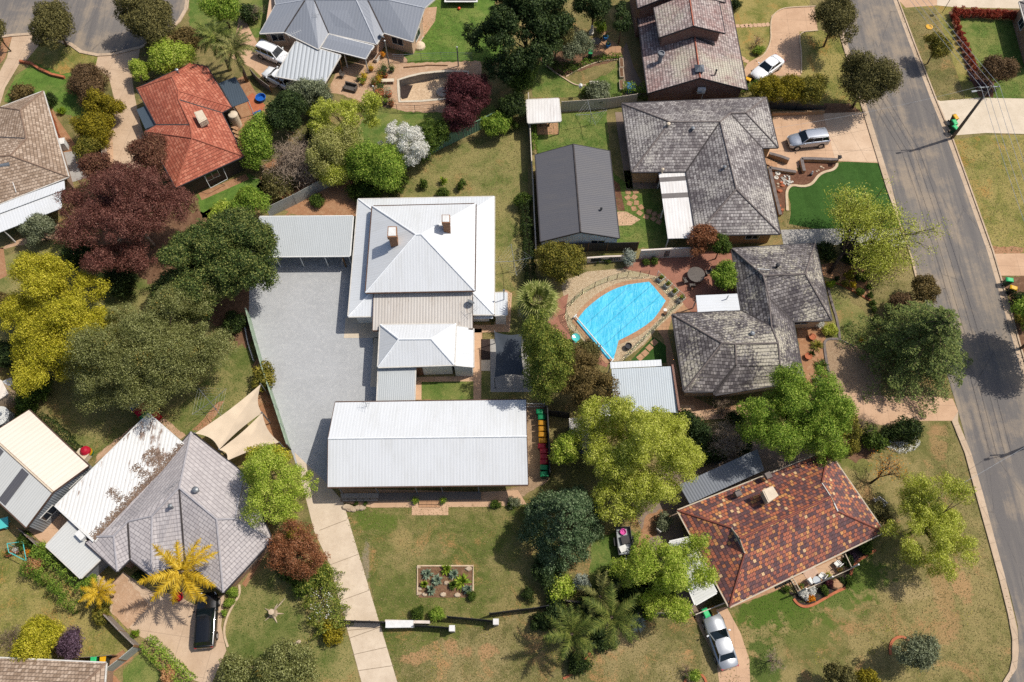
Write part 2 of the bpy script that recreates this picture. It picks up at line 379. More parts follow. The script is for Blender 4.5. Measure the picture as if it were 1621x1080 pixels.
def hedge(label,pts,width,h,mat,name='hedge',leaf=.14,cov=1.5,group=None,cat='hedge',lump=.16,z0=0.0):
    g=np.random.default_rng(int(abs(pts[0].x*91+pts[0].y*37))); Cs=[];Ns=[]
    for a,b in zip(pts[:-1],pts[1:]):
        d=b-a; L=max(.2,math.hypot(d.x,d.y)); X=np.array([d.x/L,d.y/L,0]); Y=np.array([-X[1],X[0],0])
        k=int(cov*L*(width+2*h*.8)/(leaf*leaf*.5)); s=g.uniform(-.15,L+.15,k); a0=np.array([a.x,a.y,0])
        ph=g.uniform(-.25,math.pi+.25,k); cx=np.cos(ph); cz=np.sin(ph)
        ex=np.sign(cx)*np.abs(cx)**.55; ez=np.sign(cz)*np.abs(cz)**.55
        lum=1+lump*np.sin(s*2.3+a.x)+lump*.7*np.sin(s*5.1+ph*2)+lump*.5*np.sin(s*9.7-ph*5)
        rr=g.uniform(.78,1.04,k)*lum
        C=a0+X*s[:,None]+Y*(ex*width*.5*rr)[:,None]; C[:,2]=z0+np.maximum(.04,h*(.12+.88*np.maximum(0,ez)*rr)*np.where(np.abs(ex)>.97,g.uniform(.1,1,k),1))
        Cs.append(C); Ns.append(Y*cx[:,None]+np.array([0,0,1])*cz[:,None])
    C=np.concatenate(Cs);N=np.concatenate(Ns); b=pts[0]
    o=quads_obj(name,leaves(C,N,leaf,g),M[mat],None,(b.x,b.y,0)); o.location=(b.x,b.y,0)
    return tag(o,label,cat,group)
def frond_np(base,az,L,el,droop,wid,g,n=46,leaf_w=.03,twist=.5):
    """one feather frond: returns leaflets (n*2,4,3) and the midrib points"""
    az=az+g.normal(0,.06); s=np.linspace(0,1,n); e=el-droop*s**1.3
    ds=L/n; x=np.cumsum(np.cos(e))*ds; z=np.cumsum(np.sin(e))*ds
    H=np.array([math.cos(az),math.sin(az),0]); S=np.array([-H[1],H[0],0])
    p=np.array(base)+H*x[:,None]+np.array([0,0,1])*z[:,None]
    out=[]
    w=wid*np.sin(np.pi*np.clip(s*.92+.1,0,1))**.7
    Tn=np.stack([np.cos(e)*H[0],np.cos(e)*H[1],np.sin(e)],1); Up=np.stack([-np.sin(e)*H[0],-np.sin(e)*H[1],np.cos(e)],1)
    for sd in (-1,1):
        d=unit(S*sd*1.0+Tn*.75+Up*(g.uniform(-.55,.25,(n,1)))-np.array([0,0,.25]))
        tip=p+d*(w*g.uniform(.65,1.25,n))[:,None]+g.normal(0,.04,(n,3)); a=Tn*leaf_w
        out.append(np.stack([p-a,p+a,tip+a*.25,tip-a*.25],1)[3:])
    return np.concatenate(out),p
def palm(label,px,py,zt,Lf,nf,mat,trunk_r=.2,wid=.55,el=(.2,1.1),droop=(1.0,1.9),group=None,deadmat=None,ndead=0,base=None,name='palm_tree',azs=None,bark='palmbark',leaf_w=.032):
    c=P(px,py,zt); g=np.random.default_rng(int(px*7+py)); b=Vector((c.x,c.y,0)) if base is None else base
    o=thing(name,label,'palm tree',b,group)
    MB().tube([b,b.lerp(c,.3)+Vector((.05,0,0)),b.lerp(c,.7),c],[trunk_r*1.25,trunk_r,trunk_r*.9,trunk_r*.8],9).build('trunk',M[bark],o,smooth=True)
    for i in range(nf):
        az=(azs[i] if azs else i*2.39996+g.normal(0,.2)); f=(i+.5)/nf
        e=el[0]+(el[1]-el[0])*f if not azs else g.uniform(*el)
        V,p=frond_np(c,az,Lf*g.uniform(.85,1.1),e,droop[0]+(droop[1]-droop[0])*(1-f),wid,g,leaf_w=leaf_w)
        rb=[]
        for a_,b_ in zip(p[:-1:4],p[4::4]): 
            w=np.array([0,0,.025]); rb.append([a_-w,b_-w,b_+w,a_+w])
        quads_obj('frond',np.concatenate([V,np.array(rb)]),M[mat],o,b)
    for i in range(ndead):
        V,p=frond_np(c-Vector((0,0,.3)),i*2.1+g.uniform(0,1),Lf*.8,-.3,1.1,wid*.5,g); quads_obj('dead_frond',V,M[deadmat],o,b)
    return o
def fan_palm(label,px,py,zt,r,nf,mat,trunk_r=.22,deadmat=None):
    c=P(px,py,zt); g=np.random.default_rng(int(px*7+py)); b=Vector((c.x,c.y,0)); o=thing('fan_palm',label,'palm tree',b)
    MB().tube([b,b.lerp(c,.5),c],[trunk_r*1.3,trunk_r,trunk_r],9).build('trunk',M['palmbark'],o,smooth=True)
    for i in range(nf):
        az=i*2.39996; el=1.35-1.9*((i+.5)/nf)+g.normal(0,.1); d=np.array([math.cos(az)*math.cos(el),math.sin(az)*math.cos(el),math.sin(el)])
        hub=np.array(c)+d*r*.48*g.uniform(.85,1.1); S=np.array([-math.sin(az),math.cos(az),0]); U=np.cross(d,S); q=[]
        for a in np.linspace(-1.9,1.9,19):
            t_=d*math.cos(a)+S*math.sin(a); t_=t_/np.linalg.norm(t_); w=np.cross(t_,U); w=w/np.linalg.norm(w)*.035*r/1.4
            L=r*.55*g.uniform(.85,1.1); m=hub+t_*L*.55+U*.04; tip=hub+t_*L-np.array([0,0,.18*L])
            q.append([hub-w*.3,m-w,m+w,hub+w*.3]); q.append([m-w,tip,tip+.001,m+w])
        w=S*.02; q.append([np.array(c)-w,np.array(c)+w,hub+w,hub-w])
        quads_obj('frond',np.array(q),M[deadmat if (deadmat and el<-.35) else mat],o,b)
    return o
def spiky(label,px,py,r,mat,h=.6,nb=40,name='spiky_plant',group=None,wid=.05,z=0.0,droop=.3,cat='plant'):
    k=mpp(px,py,.3); c=P(px,py,z); R_=r*k; g=np.random.default_rng(int(px*3+py*5)); q=[]
    for i in range(nb):
        az=i*2.39996+g.normal(0,.2); el=g.uniform(.15,1.35); L=R_*g.uniform(.85,1.15)
        d=np.array([math.cos(az)*math.cos(el),math.sin(az)*math.cos(el),math.sin(el)*h/max(R_,.2)]); S=np.array([-math.sin(az),math.cos(az),0])*wid
        b=np.array(c)+np.array([0,0,.05]); m=b+d*L*.6; tip=b+d*L-np.array([0,0,droop*L*math.cos(el)])
        tip[2]=max(tip[2],z+.03); q.append([b-S*.6,m-S,m+S,b+S*.6]); q.append([m-S,tip-S*.05,tip+S*.05,m+S])
    o=quads_obj(name,np.array(q),M[mat],None,tuple(c)); o.location=c
    return tag(o,label,cat,group)
def branches(mb,p,d,L,r,depth,g,tips,spread=.55,nch=3,up=.1):
    q=p+d*L; mid=p+d*L*.5+Vector(g.normal(0,.05*L,3)); mb.tube([p,mid,q],[r,r*.8,r*.62],5 if depth>1 else 3,cap=False); tips.append((q,d,L,depth))
    if depth<=0: return
    for i in range(nch):
        nd=(d+Vector(g.normal(0,spread,3))+Vector((0,0,up))).normalized()
        branches(mb,p+d*L*g.uniform(.55,1.0),nd,L*g.uniform(.6,.85),r*.58,depth-1,g,tips,spread,nch,up)
def bare_tree(label,px,py,rpx,h,mat='bark',twigs=900,twigmat='twig',base=None,leafmat=None,nleaf=0,leaf=.13,name='bare_tree',spread=.6,depth=3,nch=3,group=None,zc=None,lobes=None,cat='tree',tw=.022,r0=None,start=.25,tsc=1.0,leafspread=.3):
    """a tree whose branches show: crown centre px,py at height zc; optional sparse leaves"""
    zc=zc or h*.65; c=P(px,py,zc); k=mpp(px,py,zc); Rr=rpx*k; g=np.random.default_rng(int(px*13+py*29))
    b=base if base is not None else Vector((c.x,c.y,0)); o=thing(name,label,cat,b,group)
    mb=MB(); tips=[]; fork=b.lerp(c,start/ max(.3,1)) if base is None else b.lerp(c,.35); r0=r0 or .05+.03*Rr
    mb.tube([b,b.lerp(fork,.5),fork],[r0*1.2,r0,r0*.85],7)
    goals=[(c,Rr)]+[(P(l[0],l[1],l[3]),l[2]*k) for l in (lobes or [])]
    for gc,gr in goals:
        ns=6 if gr>1.5 else 4
        for i in range(ns):
            az=i*2*math.pi/ns+g.normal(0,.3); tgt=gc+Vector((math.cos(az)*gr*.55,math.sin(az)*gr*.55,g.uniform(-.2,.5)*gr*.6))
            d=(tgt-fork); L=d.length*.47; branches(mb,fork,d.normalized(),L,r0*.5,depth,g,tips,spread,nch)
    mb.build('trunk',M[mat],o,smooth=True)
    T=[x for x in tips if x[3]<=1]; 
    if twigs:
        A=np.array([tuple(T[i][0]) for i in g.integers(0,len(T),twigs)])+g.normal(0,.12*Rr,(twigs,3)); D=unit(g.normal(0,1,(twigs,3))+np.array([0,0,.2])); L=g.uniform(.25,.7,(twigs,1))*min(1.2,.35*Rr+.2)*tsc
        S=unit(np.cross(D,g.normal(0,1,(twigs,3))))*tw*.5; A[:,2]=np.maximum(A[:,2],.1)
        E=A+D*L; E[:,2]=np.maximum(E[:,2],.05)
        quads_obj('twigs',np.stack([A-S,A+S,E+S*.3,E-S*.3],1),M[twigmat],o,b)['kind']='stuff'
    if nleaf:
        A=np.array([tuple(T[i][0]) for i in g.integers(0,len(T),nleaf)])+g.normal(0,leafspread,(nleaf,3))*np.array([1,1,.7]); A[:,2]=np.maximum(A[:,2],.1)
        quads_obj('crown',leaves(A,unit(g.normal(0,1,(nleaf,3))+np.array([0,0,.8])),leaf,g),M[leafmat],o,b)
    return o
def cedar(label,px,py,rpx,h,mat,bark='bark',tiers=13,leaf=.2,zc=None,nbr=11,droop=.28,top=.12,name='conifer_tree',n_per=150,wf=.19):
    """conifer with tiers of drooping, spreading boughs"""
    zc=zc or h*.55; c=P(px,py,zc); R_=rpx*mpp(px,py,zc); g=np.random.default_rng(int(px+py*3)); b=Vector((c.x,c.y,0)); o=thing(name,label,'tree',b)
    mb=MB().tube([b,b+Vector((0,0,h*.5)),b+Vector((0,0,h*.97))],[.09+.035*R_,.06+.02*R_,.03],8); Cs=[];Ns=[]
    for ti in range(tiers):
        f=ti/(tiers-1); z=h*(.16+.8*f); Lr=R_*((1-f)**.75*(1-top)+top)
        nb=max(4,int(nbr*(1-.5*f)))
        for j in range(nb):
            az=j*2*math.pi/nb+ti*.7+g.normal(0,.15); L=Lr*g.uniform(.72,1.12); H=np.array([math.cos(az),math.sin(az),0]); S=np.array([-H[1],H[0],0])
            b0=np.array([b.x,b.y,z]); tip=b0+H*L+np.array([0,0,L*(.12-droop)]); mid=b0+H*L*.5+np.array([0,0,L*.06])
            mb.tube([b0,mid,tip],[.05,.035,.012],4,cap=False)
            k=int(n_per*(L/R_+.15)); s=g.uniform(.12,1.03,k)**.8; wdt=wf*L*np.sin(np.pi*np.clip(s*.8+.12,0,1))+.12
            y=g.normal(0,.55,k)*wdt; q=b0+H*(s*L)[:,None]+S*y[:,None]
            q[:,2]+= L*(.24*s-(.12+droop)*s*s)*1.0 - .22*np.abs(y)+g.normal(0,.06,k)
            Cs.append(q); Ns.append(np.tile(np.array([H[0]*.3,H[1]*.3,1.0]),(k,1)))
    C=np.concatenate(Cs); C[:,2]=np.maximum(C[:,2],.08)
    quads_obj('crown',leaves(C,np.concatenate(Ns),leaf,g,.42,.42),M[mat],o,b)
    mb.build('trunk',M[bark],o,smooth=True); return o
# ================================================================ palette
M={}
def mk(k,v): M[k]=v
def sp(tile,x,y,rx,ry,c,am=.9):
    q=t(tile,'%f,%f'%(x,y))[0]; k=mpp(*pp(tile,x,y))/TILES[tile][2]; return (q.x,q.y,rx*k,ry*k,c,am)
RS='aa8560'
mk('ground',m_grass('ground_grass','565832','6f6d40','918158',.56,'ad8359',.5,7,1))
mk('lawn_dry',m_grass('lawn_dry','565930','736f42','988860',.54,'b4865c',.62,8,2,spots=[sp('N',940,930,90,45,RS),sp('N',1135,880,50,45,RS),sp('N',1230,905,40,30,RS),sp('N',1335,910,55,45,RS),sp('O',640,860,120,60,'a4906a',.7)]))
mk('lawn_front',m_grass('lawn_front','505c29','6a6e3a','918257',.42,'ad8056',.42,8,8,spots=[sp('N',640,420,25,110,'8f8270',.8),sp('N',850,270,60,60,'9d8a5c',.7),sp('N',700,160,140,60,'566a28',.7)]))
mk('lawn_corner',m_grass('lawn_corner','5a5c30','747244','98885c',.52,'ab805a',.5,8,9,spots=[sp('Q',1060,600,60,190,RS,.6),sp('Q',1160,520,60,120,'b08a64',.8),sp('L',1020,590,45,110,RS,.6),sp('L',1040,520,40,40,RS,.55),sp('Q',840,560,160,60,'a8936c',.7),sp('Q',1060,810,50,60,RS,.55),sp('Q',40,650,240,110,'46631f',.95),sp('Q',200,680,200,100,'46631f',.85),sp('Q',420,580,170,110,'4d6828',.75),sp('Q',600,470,150,120,'46631f',.85),sp('Q',300,800,160,90,'5c6a30',.6),sp('Q',20,1000,100,150,'435c24',.9),sp('L',560,700,120,60,'6b7238',.7)]))
mk('lawn_mid',m_grass('lawn_mid','50602b','6c713f','95895a',.56,'a47d54',.36,9,3))
mk('lawn_green',m_grass('lawn_green','4a632a','5f7437','89874f',.42,None,0,9,4))
mk('lawn_lush',m_grass('lawn_lush','4b672a','5f7c35','81894a',.36,None,0,9,5))
mk('lawn_olive',m_grass('lawn_olive','5f672f','7b7a40','a0905a',.55,'b08048',.5,7,6))
mk('turf',m_grass('artificial_turf','365424','3e5e2a','4a6634',.2,None,0,14,7,stripe=3.4))
mk('asphalt',m_asph('asphalt'))
mk('conc_warm',m_conc('concrete_warm','c0a88f','b1987f','957d68',3.0,R(8),.3,.25))
mk('conc_apron',m_conc('concrete_apron','cbb197','bda288','a0876f',2.6,R(-14),.3,.3))
mk('conc_pale',m_conc('concrete_pale','cdbfab','bfb19c','a8977f',0,0,.3))
mk('conc_drive',m_conc('concrete_drive','cbbba6','b9a893','a08c74',0,0,.3))
mk('conc_grey',m_conc('concrete_grey','a3a09c','979490','85807a',2.2,0,.25,.2))
mk('conc_tan',m_conc('concrete_tan','c2a184','b39276','997b60',2.4,R(3),.3,.22))
mk('conc_dark',m_conc('concrete_dark','8b7a6c','7c6b5e','6b5a4e',0,0,.3))
mk('kerb',m_conc('kerb_concrete','bda891','ac9780','927d68',1.6,R(-17),.3,.3))
mk('gravel_grey',m_dirt('gravel_grey','abadaf','a1a3a5','b7b8b8',1.0,'95979a',.95,40,.6,.5))
mk('gravel_tan',m_dirt('gravel_tan','ad9678','9a8468','bda98c',1.0,'d3c3a8',.95,26,.5,1.0))
mk('gravel_pink',m_dirt('gravel_brown','947c62','88705a','a38a70',1.0,'b09a80',.95,26,.6,.6))
mk('soil',m_dirt('soil','755a46','654a38','8a6c56',1.0))
mk('soil_red',m_dirt('soil_red','a07a5c','93694c','b08d6e',1.0))
mk('soil_sand',m_dirt('soil_sand','b4957a','a8886c','c2a68c',1.0))
mk('mulch',m_dirt('mulch','6b4a3a','5b3d30','7d5c4a',1.0,'8a6c58',.95,34,.7))
mk('mulch_dark',m_dirt('mulch_dark','3c3230','322a28','4a403c',1.5,'5c504a',.95,20,.75))
mk('brick_pave',m_brick('brick_paving','9a6552','8a5746','a0806c',.22,.11))
mk('paver_tan',m_conc('paver_tan','b28c6c','a27c5e','8a6a50',.45,0,.3,.25))
mk('deck_grey',m_corr('deck_boards','9a9590',.14,.7,'7a746c',.3,0,None,0,.3,.3))
mk('edging_red',m_plain('edging_brick','b06a48','96543a',2,.85))
mk('edging_pale',m_plain('edging_concrete','c2ad92','ab957a',2,.85))
mk('rock',m_plain('rock','bfae98','97836c',1.5,.9,.5))
def chaikin(p,n=2,closed=True):
    for _ in range(n):
        q=[]; m=len(p)
        for i in range(m if closed else m-1):
            a,b=p[i],p[(i+1)%m]; q+=[a.lerp(b,.25),a.lerp(b,.75)]
        if not closed: q=[p[0]]+q+[p[-1]]
        p=q
    return p
def ragged(p,amp,step=.35):
    q=[]; m=len(p); g=np.random.default_rng(int(abs(p[0].x*71+p[0].y*13)))
    for i in range(m):
        a,b=p[i],p[(i+1)%m]; d=b-a; L=d.length; k=max(1,int(L/step)); nrm=Vector((-d.y,d.x,0)).normalized() if L>0 else Vector((0,0,0))
        for j in range(k): q.append(a+d*(j/k)+nrm*g.normal(0,amp))
    return q
from mathutils.geometry import tessellate_polygon
def sheet(name,pts,layer,mat,rag=0,round_=0,holes=(),kind='structure',z0=0.0):
    if round_: pts=chaikin(pts,round_)
    if rag: pts=ragged(pts,rag)
    z=z0+.004*layer; loops=[[Vector((p.x,p.y,0)) for p in pts]]+[[Vector((p.x,p.y,0)) for p in h] for h in holes]
    allp=[p for l in loops for p in l]; tri=tessellate_polygon(loops); mb=MB()
    fs=[]
    for a,b,c in tri:
        A,B,C=allp[a],allp[b],allp[c]
        fs.append([a,b,c] if (B-A).cross(C-A).z>0 else [a,c,b])
    mb.add([(p.x,p.y,z) for p in allp],fs)
    o=mb.build(name,M[mat],None,org=(pts[0].x,pts[0].y,z))
    if kind: o['kind']=kind
    return o
def strip(name,pts,w,h,mat,z0=0.0,closed=False,structure=True,label=None,cat=None,parent=None,group=None):
    """a kerb / edging / low wall of width w and height h along a line"""
    mb=MB(); m=len(pts); L=[];Rr=[]
    for i in range(m):
        a=pts[(i-1)%m] if (closed or i>0) else pts[i]; b=pts[(i+1)%m] if (closed or i<m-1) else pts[i]
        d=Vector((b.x-a.x,b.y-a.y,0)).normalized(); nn=Vector((-d.y,d.x,0))*w*.5; L.append(pts[i]+nn); Rr.append(pts[i]-nn)
    vs=[];fs=[]
    for i in range(m):
        for q,z in ((L[i],z0),(L[i],z0+h),(Rr[i],z0+h),(Rr[i],z0)): vs.append((q.x,q.y,z))
    for i in range(m if closed else m-1):
        j=(i+1)%m
        for k in range(4): fs.append([i*4+k,j*4+k,j*4+(k+1)%4,i*4+(k+1)%4])
    if not closed: fs+= [[0,1,2,3],[(m-1)*4+k for k in (3,2,1,0)]]
    mb.add(vs,fs); o=mb.build(name,M[mat],parent,org=None if parent else (pts[0].x,pts[0].y,z0))
    if structure and not parent: o['kind']='structure'
    if label: tag(o,label,cat,group)
    return o
X='X'
# ---------------------------------------------------------------- the empty swimming pool is a real pit: hole in the ground sheets
PIT=t('W3','570,705 700,662 870,622 1050,602 1180,592 1465,597 1490,800 1380,930 1110,955 850,978 585,985 575,850')
big=[Vector(p) for p in ((-420,-330,0),(420,-330,0),(420,520,0),(-420,520,0))]
sheet('ground',big,0,'ground',holes=[PIT])
# ---------------------------------------------------------------- lawns
sheet('lawn_back',t(X,'455,330 520,300 700,240 835,190 838,600 790,640 782,500 782,312 566,315 558,345'),1,'lawn_mid')
sheet('lawn_front',t(X,'543,800 850,790 900,900 870,1085 632,1085'),1,'lawn_front',.15)
sheet('verge_front',t(X,'625,1040 850,960 1110,975 1180,1085 640,1090'),2,'lawn_dry',.25)
sheet('lawn_corner',t(X,'1155,968 1265,918 1350,880 1330,730 1400,690 1500,660 1600,960 1605,1085 1180,1085'),1,'lawn_corner',.1)
sheet('verge_far',t(X,'1424,14 1480,12 1530,162 1621,172 1800,180 1800,-60 1430,-40'),1,'lawn_olive')
sheet('verge_far_low',t(X,'1507,222 1560,214 1800,214 1800,400 1566,400'),1,'lawn_olive')
sheet('lawn_corner_house',t(X,'1520,30 1800,40 1800,155 1545,158'),2,'lawn_green')
sheet('lawn_left',t(X,'-40,420 110,375 140,370 250,400 240,520 60,540 -60,540'),1,'lawn_mid')
sheet('lawn_play',t(X,'60,600 290,590 400,540 440,640 400,700 300,690 230,660 150,720 90,690'),1,'lawn_mid')
sheet('lawn_cul_de_sac',t(X,'25,120 60,95 113,93 155,88 148,160 180,200 170,210 120,185 60,170 5,160'),2,'lawn_lush',.06)
sheet('verge_cul_de_sac',t(X,'45,95 60,60 120,72 155,88 150,105 100,118'),3,'lawn_olive',.1)
sheet('lawn_top',t(X,'300,-60 440,-60 420,60 330,60 300,40'),1,'lawn_green',.1)
sheet('lawn_pool_top',t(X,'640,75 700,-30 780,-30 800,100 745,98 640,100'),2,'lawn_lush',.08)
sheet('lawn_pool_low',t(X,'585,160 640,175 690,178 780,165 800,180 760,200 700,235 600,260 560,220'),1,'lawn_green',.15)
sheet('lawn_two_storey',t(X,'843,154 842,110 858,96 888,122 922,135 965,115 984,92 984,155'),2,'lawn_green',.06)
sheet('lawn_clothesline',t(X,'850,180 960,176 968,270 990,290 1060,290 1055,392 970,395 860,240 850,300'),1,'lawn_green',.05)
sheet('lawn_driveway_house',t(X,'1160,-40 1290,-40 1280,12 1225,30 1220,75 1200,100 1178,104 1160,40'),1,'lawn_olive')
sheet('verge_driveway_house',t(X,'1266,50 1300,48 1332,60 1345,100 1370,178 1300,168 1265,118'),1,'lawn_olive',.05)
sheet('lawn_cottage',t(X,'1310,445 1340,470 1380,505 1395,520 1350,550 1320,540 1318,480'),2,'lawn_mid',.1)
sheet('verge_cottage',t(X,'1365,420 1442,410 1455,448 1500,640 1340,590 1390,510'),1,'lawn_dry',.1)
sheet('lawn_bottom_left',t(X,'-80,860 60,880 180,975 226,1025 170,1045 -80,1045'),1,'lawn_olive',.1)
sheet('lawn_bottom_gate',t(X,'195,1060 226,1030 250,1060 290,1090 195,1100'),1,'lawn_green',.05)
sheet('lawn_grey_house',t(X,'375,935 420,900 500,890 545,980 570,1085 400,1085 352,1020 358,990'),1,'lawn_mid',.05)
sheet('lawn_red_house',t(X,'310,310 395,275 430,300 360,350 320,345'),2,'lawn_lush',.08)
sheet('lawn_rear_court',t(X,'666,604 750,602 749,634 668,633'),2,'lawn_green',.05)
sheet('lawn_sail',t(X,'761,588 835,588 842,636 762,636'),2,'lawn_mid',.05)
sheet('artificial_turf',chaikin(t('H','170,335 192,215 165,120 180,88 230,95')+t('W2','870,935 960,930 1030,890 1090,800 1170,750 1270,730 1330,690 1340,612')+t('D','670,925 690,940')+t('H','720,60 830,290 835,335'),1),3,'turf')
sheet('pool_turf',t('W4','1150,805 1180,810 1300,900 1300,1090 905,1062'),3,'turf')
sheet('path_verge_pit',t(X,'1000,880 1040,830 1060,790 1090,800 1060,860 1010,960'),1,'soil_sand',.2)
# ---------------------------------------------------------------- roads
def ext(p,q,L): d=(p-q).normalized(); return p+d*L
LE=t('D','500,215 630,640 760,1060')+t('H','915,620')+t('L','1140,400 1325,1080')+t('Q','1440,590 1480,760 1487,900 1475,1000 1420,1085')
RE=t('D','770,0 870,270 985,570 1080,800 1180,1080')+t('H','1305,460 1395,770 1470,1040')
LE=[ext(LE[0],LE[2],90)]+LE; RE=[ext(RE[0],RE[3],90)]+RE+[ext(RE[-1],RE[-3],140)]
side=[P(1480,1180),P(1300,1330),Vector((30,-130,0)),Vector((120,-130,0))]
sheet('road',LE+side+RE[::-1],5,'asphalt')
LK=t('D','470,215 600,640 735,1080')+t('H','815,330 870,490 905,640')
LK2=t('L','1105,455 1180,640 1240,864')+t('Q','1310,250 1370,470 1425,690 1450,830 1450,950 1435,1020 1395,1085')
def kerb(a,b,name='kerb'):
    """gutter strip between the outer line a and road edge b plus a raised lip"""
    sheet(name,a+b[::-1],6,'kerb')
    strip('kerb_lip',a,.16,.12,'kerb')
kerb([ext(LK[0],LK[2],90)]+LK,[LE[0],LE[1],LE[2],LE[3]]+t('H','838,400 890,520 915,640'))
kerb(LK2,t('L','1140,400 1140,460 1215,640 1280,864')+t('Q','1345,250 1405,470 1448,650 1478,780 1486,900 1475,1000 1420,1085'),'kerb')
def off(pts,d):
    o=[]
    for i,p in enumerate(pts):
        a=pts[max(0,i-1)]; b=pts[min(len(pts)-1,i+1)]; v=(b-a).normalized(); o.append(p+Vector((-v.y,v.x,0))*d)
    return o
kerb(off(RE,.62),RE)
CD=t('A','-300,180 -40,210 60,195 190,185 330,220 410,245 470,288 560,306 650,300 800,262 930,190 1010,120 1050,50 1060,-40 1070,-200')
sheet('road_court',CD+[P(300,-260),P(-400,-260),P(-400,40)],5,'asphalt')
kerb(off(CD,-.45),CD,'kerb')
# ---------------------------------------------------------------- drives, paths, yards
sheet('gravel_yard',t(X,'398,350 440,343 560,343 556,420 552,528 590,535 597,640 560,700 520,770 505,800 484,780 462,716 440,650 405,545 394,495'),4,'gravel_grey')
sheet('driveway',t(X,'466,716 520,768 543,794 632,1090 575,1090 522,894 497,840'),5,'conc_drive')
mb=MB()
for a,b in (('380,215','535,155'),('440,412','605,350'),('490,620','665,556'),('550,830','740,762'),('565,925','765,880'),('600,1015','805,985'),('540,785','735,768')):
    mb.bar(t('N',a,.0245)[0],t('N',b,.0245)[0],.05,.006)
tag(mb.build('driveway_joint',m_plain('joint','8d7d6a',None,2,.9,0),None,org=t('N','540,620')[0]),kind='structure')
sheet('path_hall',t('J','500,840 1310,860 1512,850 1560,930 1350,945 680,950 500,915'),6,'conc_tan')
sheet('path_hall_side',t('K','100,360 235,360 250,790 160,850 10,930 5,850 110,820'),5,'gravel_pink',.06)
sheet('steps_pad',t('J','907,932 1115,932 1115,993 907,993'),7,'conc_tan')
sheet('path_house',t('F','520,955 530,840 700,840 720,920 715,955'),6,'conc_pale')
sheet('path_house_side',t('J','690,-20 715,-20 715,260 670,262'),6,'conc_pale')
sheet('path_court',t('J','930,205 1260,200 1260,-70 1310,-70 1300,335 925,335 965,330 962,232 1258,230 1258,332 1270,332 1262,205 '),1,'soil_red')
sheet('path_court_edge',t('J','930,205 1258,200 1258,230 962,233 962,335 930,335'),3,'conc_tan')
sheet('path_sail',t('J','1258,-70 1306,-70 1302,335 1258,332'),3,'conc_tan')
sheet('path_lean_to',t('F','1260,880 1376,880 1440,680 1478,700 1465,920 1262,925'),3,'conc_tan')
sheet('sail_paving',t('W5','108,250 500,245 560,815 112,815'),4,'conc_grey')
sheet('sail_step',t('W5','10,475 108,472 108,590 12,590'),4,'conc_pale')
sheet('dirt_strip',t('W5','10,250 108,250 108,470 10,470'),3,'mulch_dark')
sheet('yard_pool_top',t('B','480,410 690,300 860,310 880,360 1300,350 1310,470 1180,640 900,640 720,605 640,590 560,560 430,520'),3,'soil_sand',.08,holes=[PIT])
sheet('drive_top',t('B','-70,60 30,255 180,270 260,230 500,320 420,480 330,480 110,500 0,390 -120,330'),3,'conc_tan')
sheet('path_top_house',t('B','980,45 1050,40 1040,120 960,235 920,300 905,250'),4,'soil_sand')
sheet('drive_court',t('A','150,0 560,310 800,265 760,420 640,480 660,640 690,760 720,900 780,960 620,980 600,800 660,700 640,450 545,380 560,310')[1:],4,'conc_tan')
sheet('drive_court_low',t('A','560,312 800,268 790,330 750,430 770,560 800,700 830,800 800,960 650,960 640,760 660,600 620,440 548,385'),5,'conc_warm')
sheet('drive_left',t('A','70,205 200,190 260,215 150,345 120,350 30,500 0,600 -80,700 -80,560 40,330'),4,'conc_warm')
sheet('bed_left',t('A','-100,215 70,207 30,330 -100,480'),3,'soil_red')
sheet('yard_red_house',t('A','1300,470 1400,430 1512,620 1512,740 1380,860 1320,700'),3,'soil_red')
sheet('path_red_house',t('E','1130,130 1400,20 1420,50 1150,170'),3,'soil_red')
sheet('deck_timber',t('A','1395,560 1440,530 1512,600 1490,640 1440,660'),4,'edging_red')
sheet('yard_left_house',t('A','290,600 330,680 440,840 460,980 400,1010 380,960'),3,'soil_red')
sheet('slab_left_house',t('A','355,870 440,860 530,1000 380,1050'),4,'conc_grey')
sheet('path_left_house',t('E','-40,440 20,440 40,600 0,620 -60,640'),2,'soil_red')
sheet('path_awning',t('E','-20,450 340,300 350,380 60,440 '),2,'soil_sand',.08)
sheet('understory_left',t(X,'130,370 300,330 430,330 425,500 385,560 330,500 250,450 160,420'),2,'soil',.25,1)
sheet('understory_mid',t(X,'440,240 560,240 640,290 560,310 440,345 400,290'),2,'soil_red',.2,1)
sheet('bed_fence_main',t('F','180,250 420,100 600,160 590,260 390,255'),3,'soil_red',.1)
sheet('path_two_storey',t('C','480,330 670,280 690,240 730,380 800,520 740,560 680,540 665,340 500,325'),3,'conc_dark')
sheet('patio_two_storey',t('C','480,290 590,180 500,160 560,200 675,280 668,320 500,330'),4,'paver_tan')
sheet('bed_two_storey',t('C','220,290 420,290 650,315 660,340 500,380 330,440 260,390 200,350'),3,'soil',.06)
sheet('path_shed_house',t('C','625,640 665,640 730,1080 690,1080 640,760'),4,'conc_dark')
sheet('path_shed_house_low',t('G','670,0 720,0 720,40 880,60 890,105 700,105 690,100'),4,'conc_dark')
sheet('shelter_slab',t('C','180,690 300,690 303,768 183,768'),4,'paver_tan')
sheet('shed_slab',t('G','635,235 690,235 770,280 720,312 640,315'),4,'conc_tan')
sheet('bed_shed',t('G','600,40 650,80 682,230 640,230'),3,'mulch')
sheet('pool_gravel',t(X,'888,446 930,430 1000,424 1022,418 1050,440 1084,480 1040,520 1020,545 985,572 960,572 890,510 894,480'),3,'gravel_tan')
sheet('pool_brick_yard',t(X,'870,480 900,465 894,500 905,540 965,572 960,582 905,560 880,545 868,510'),4,'brick_pave')
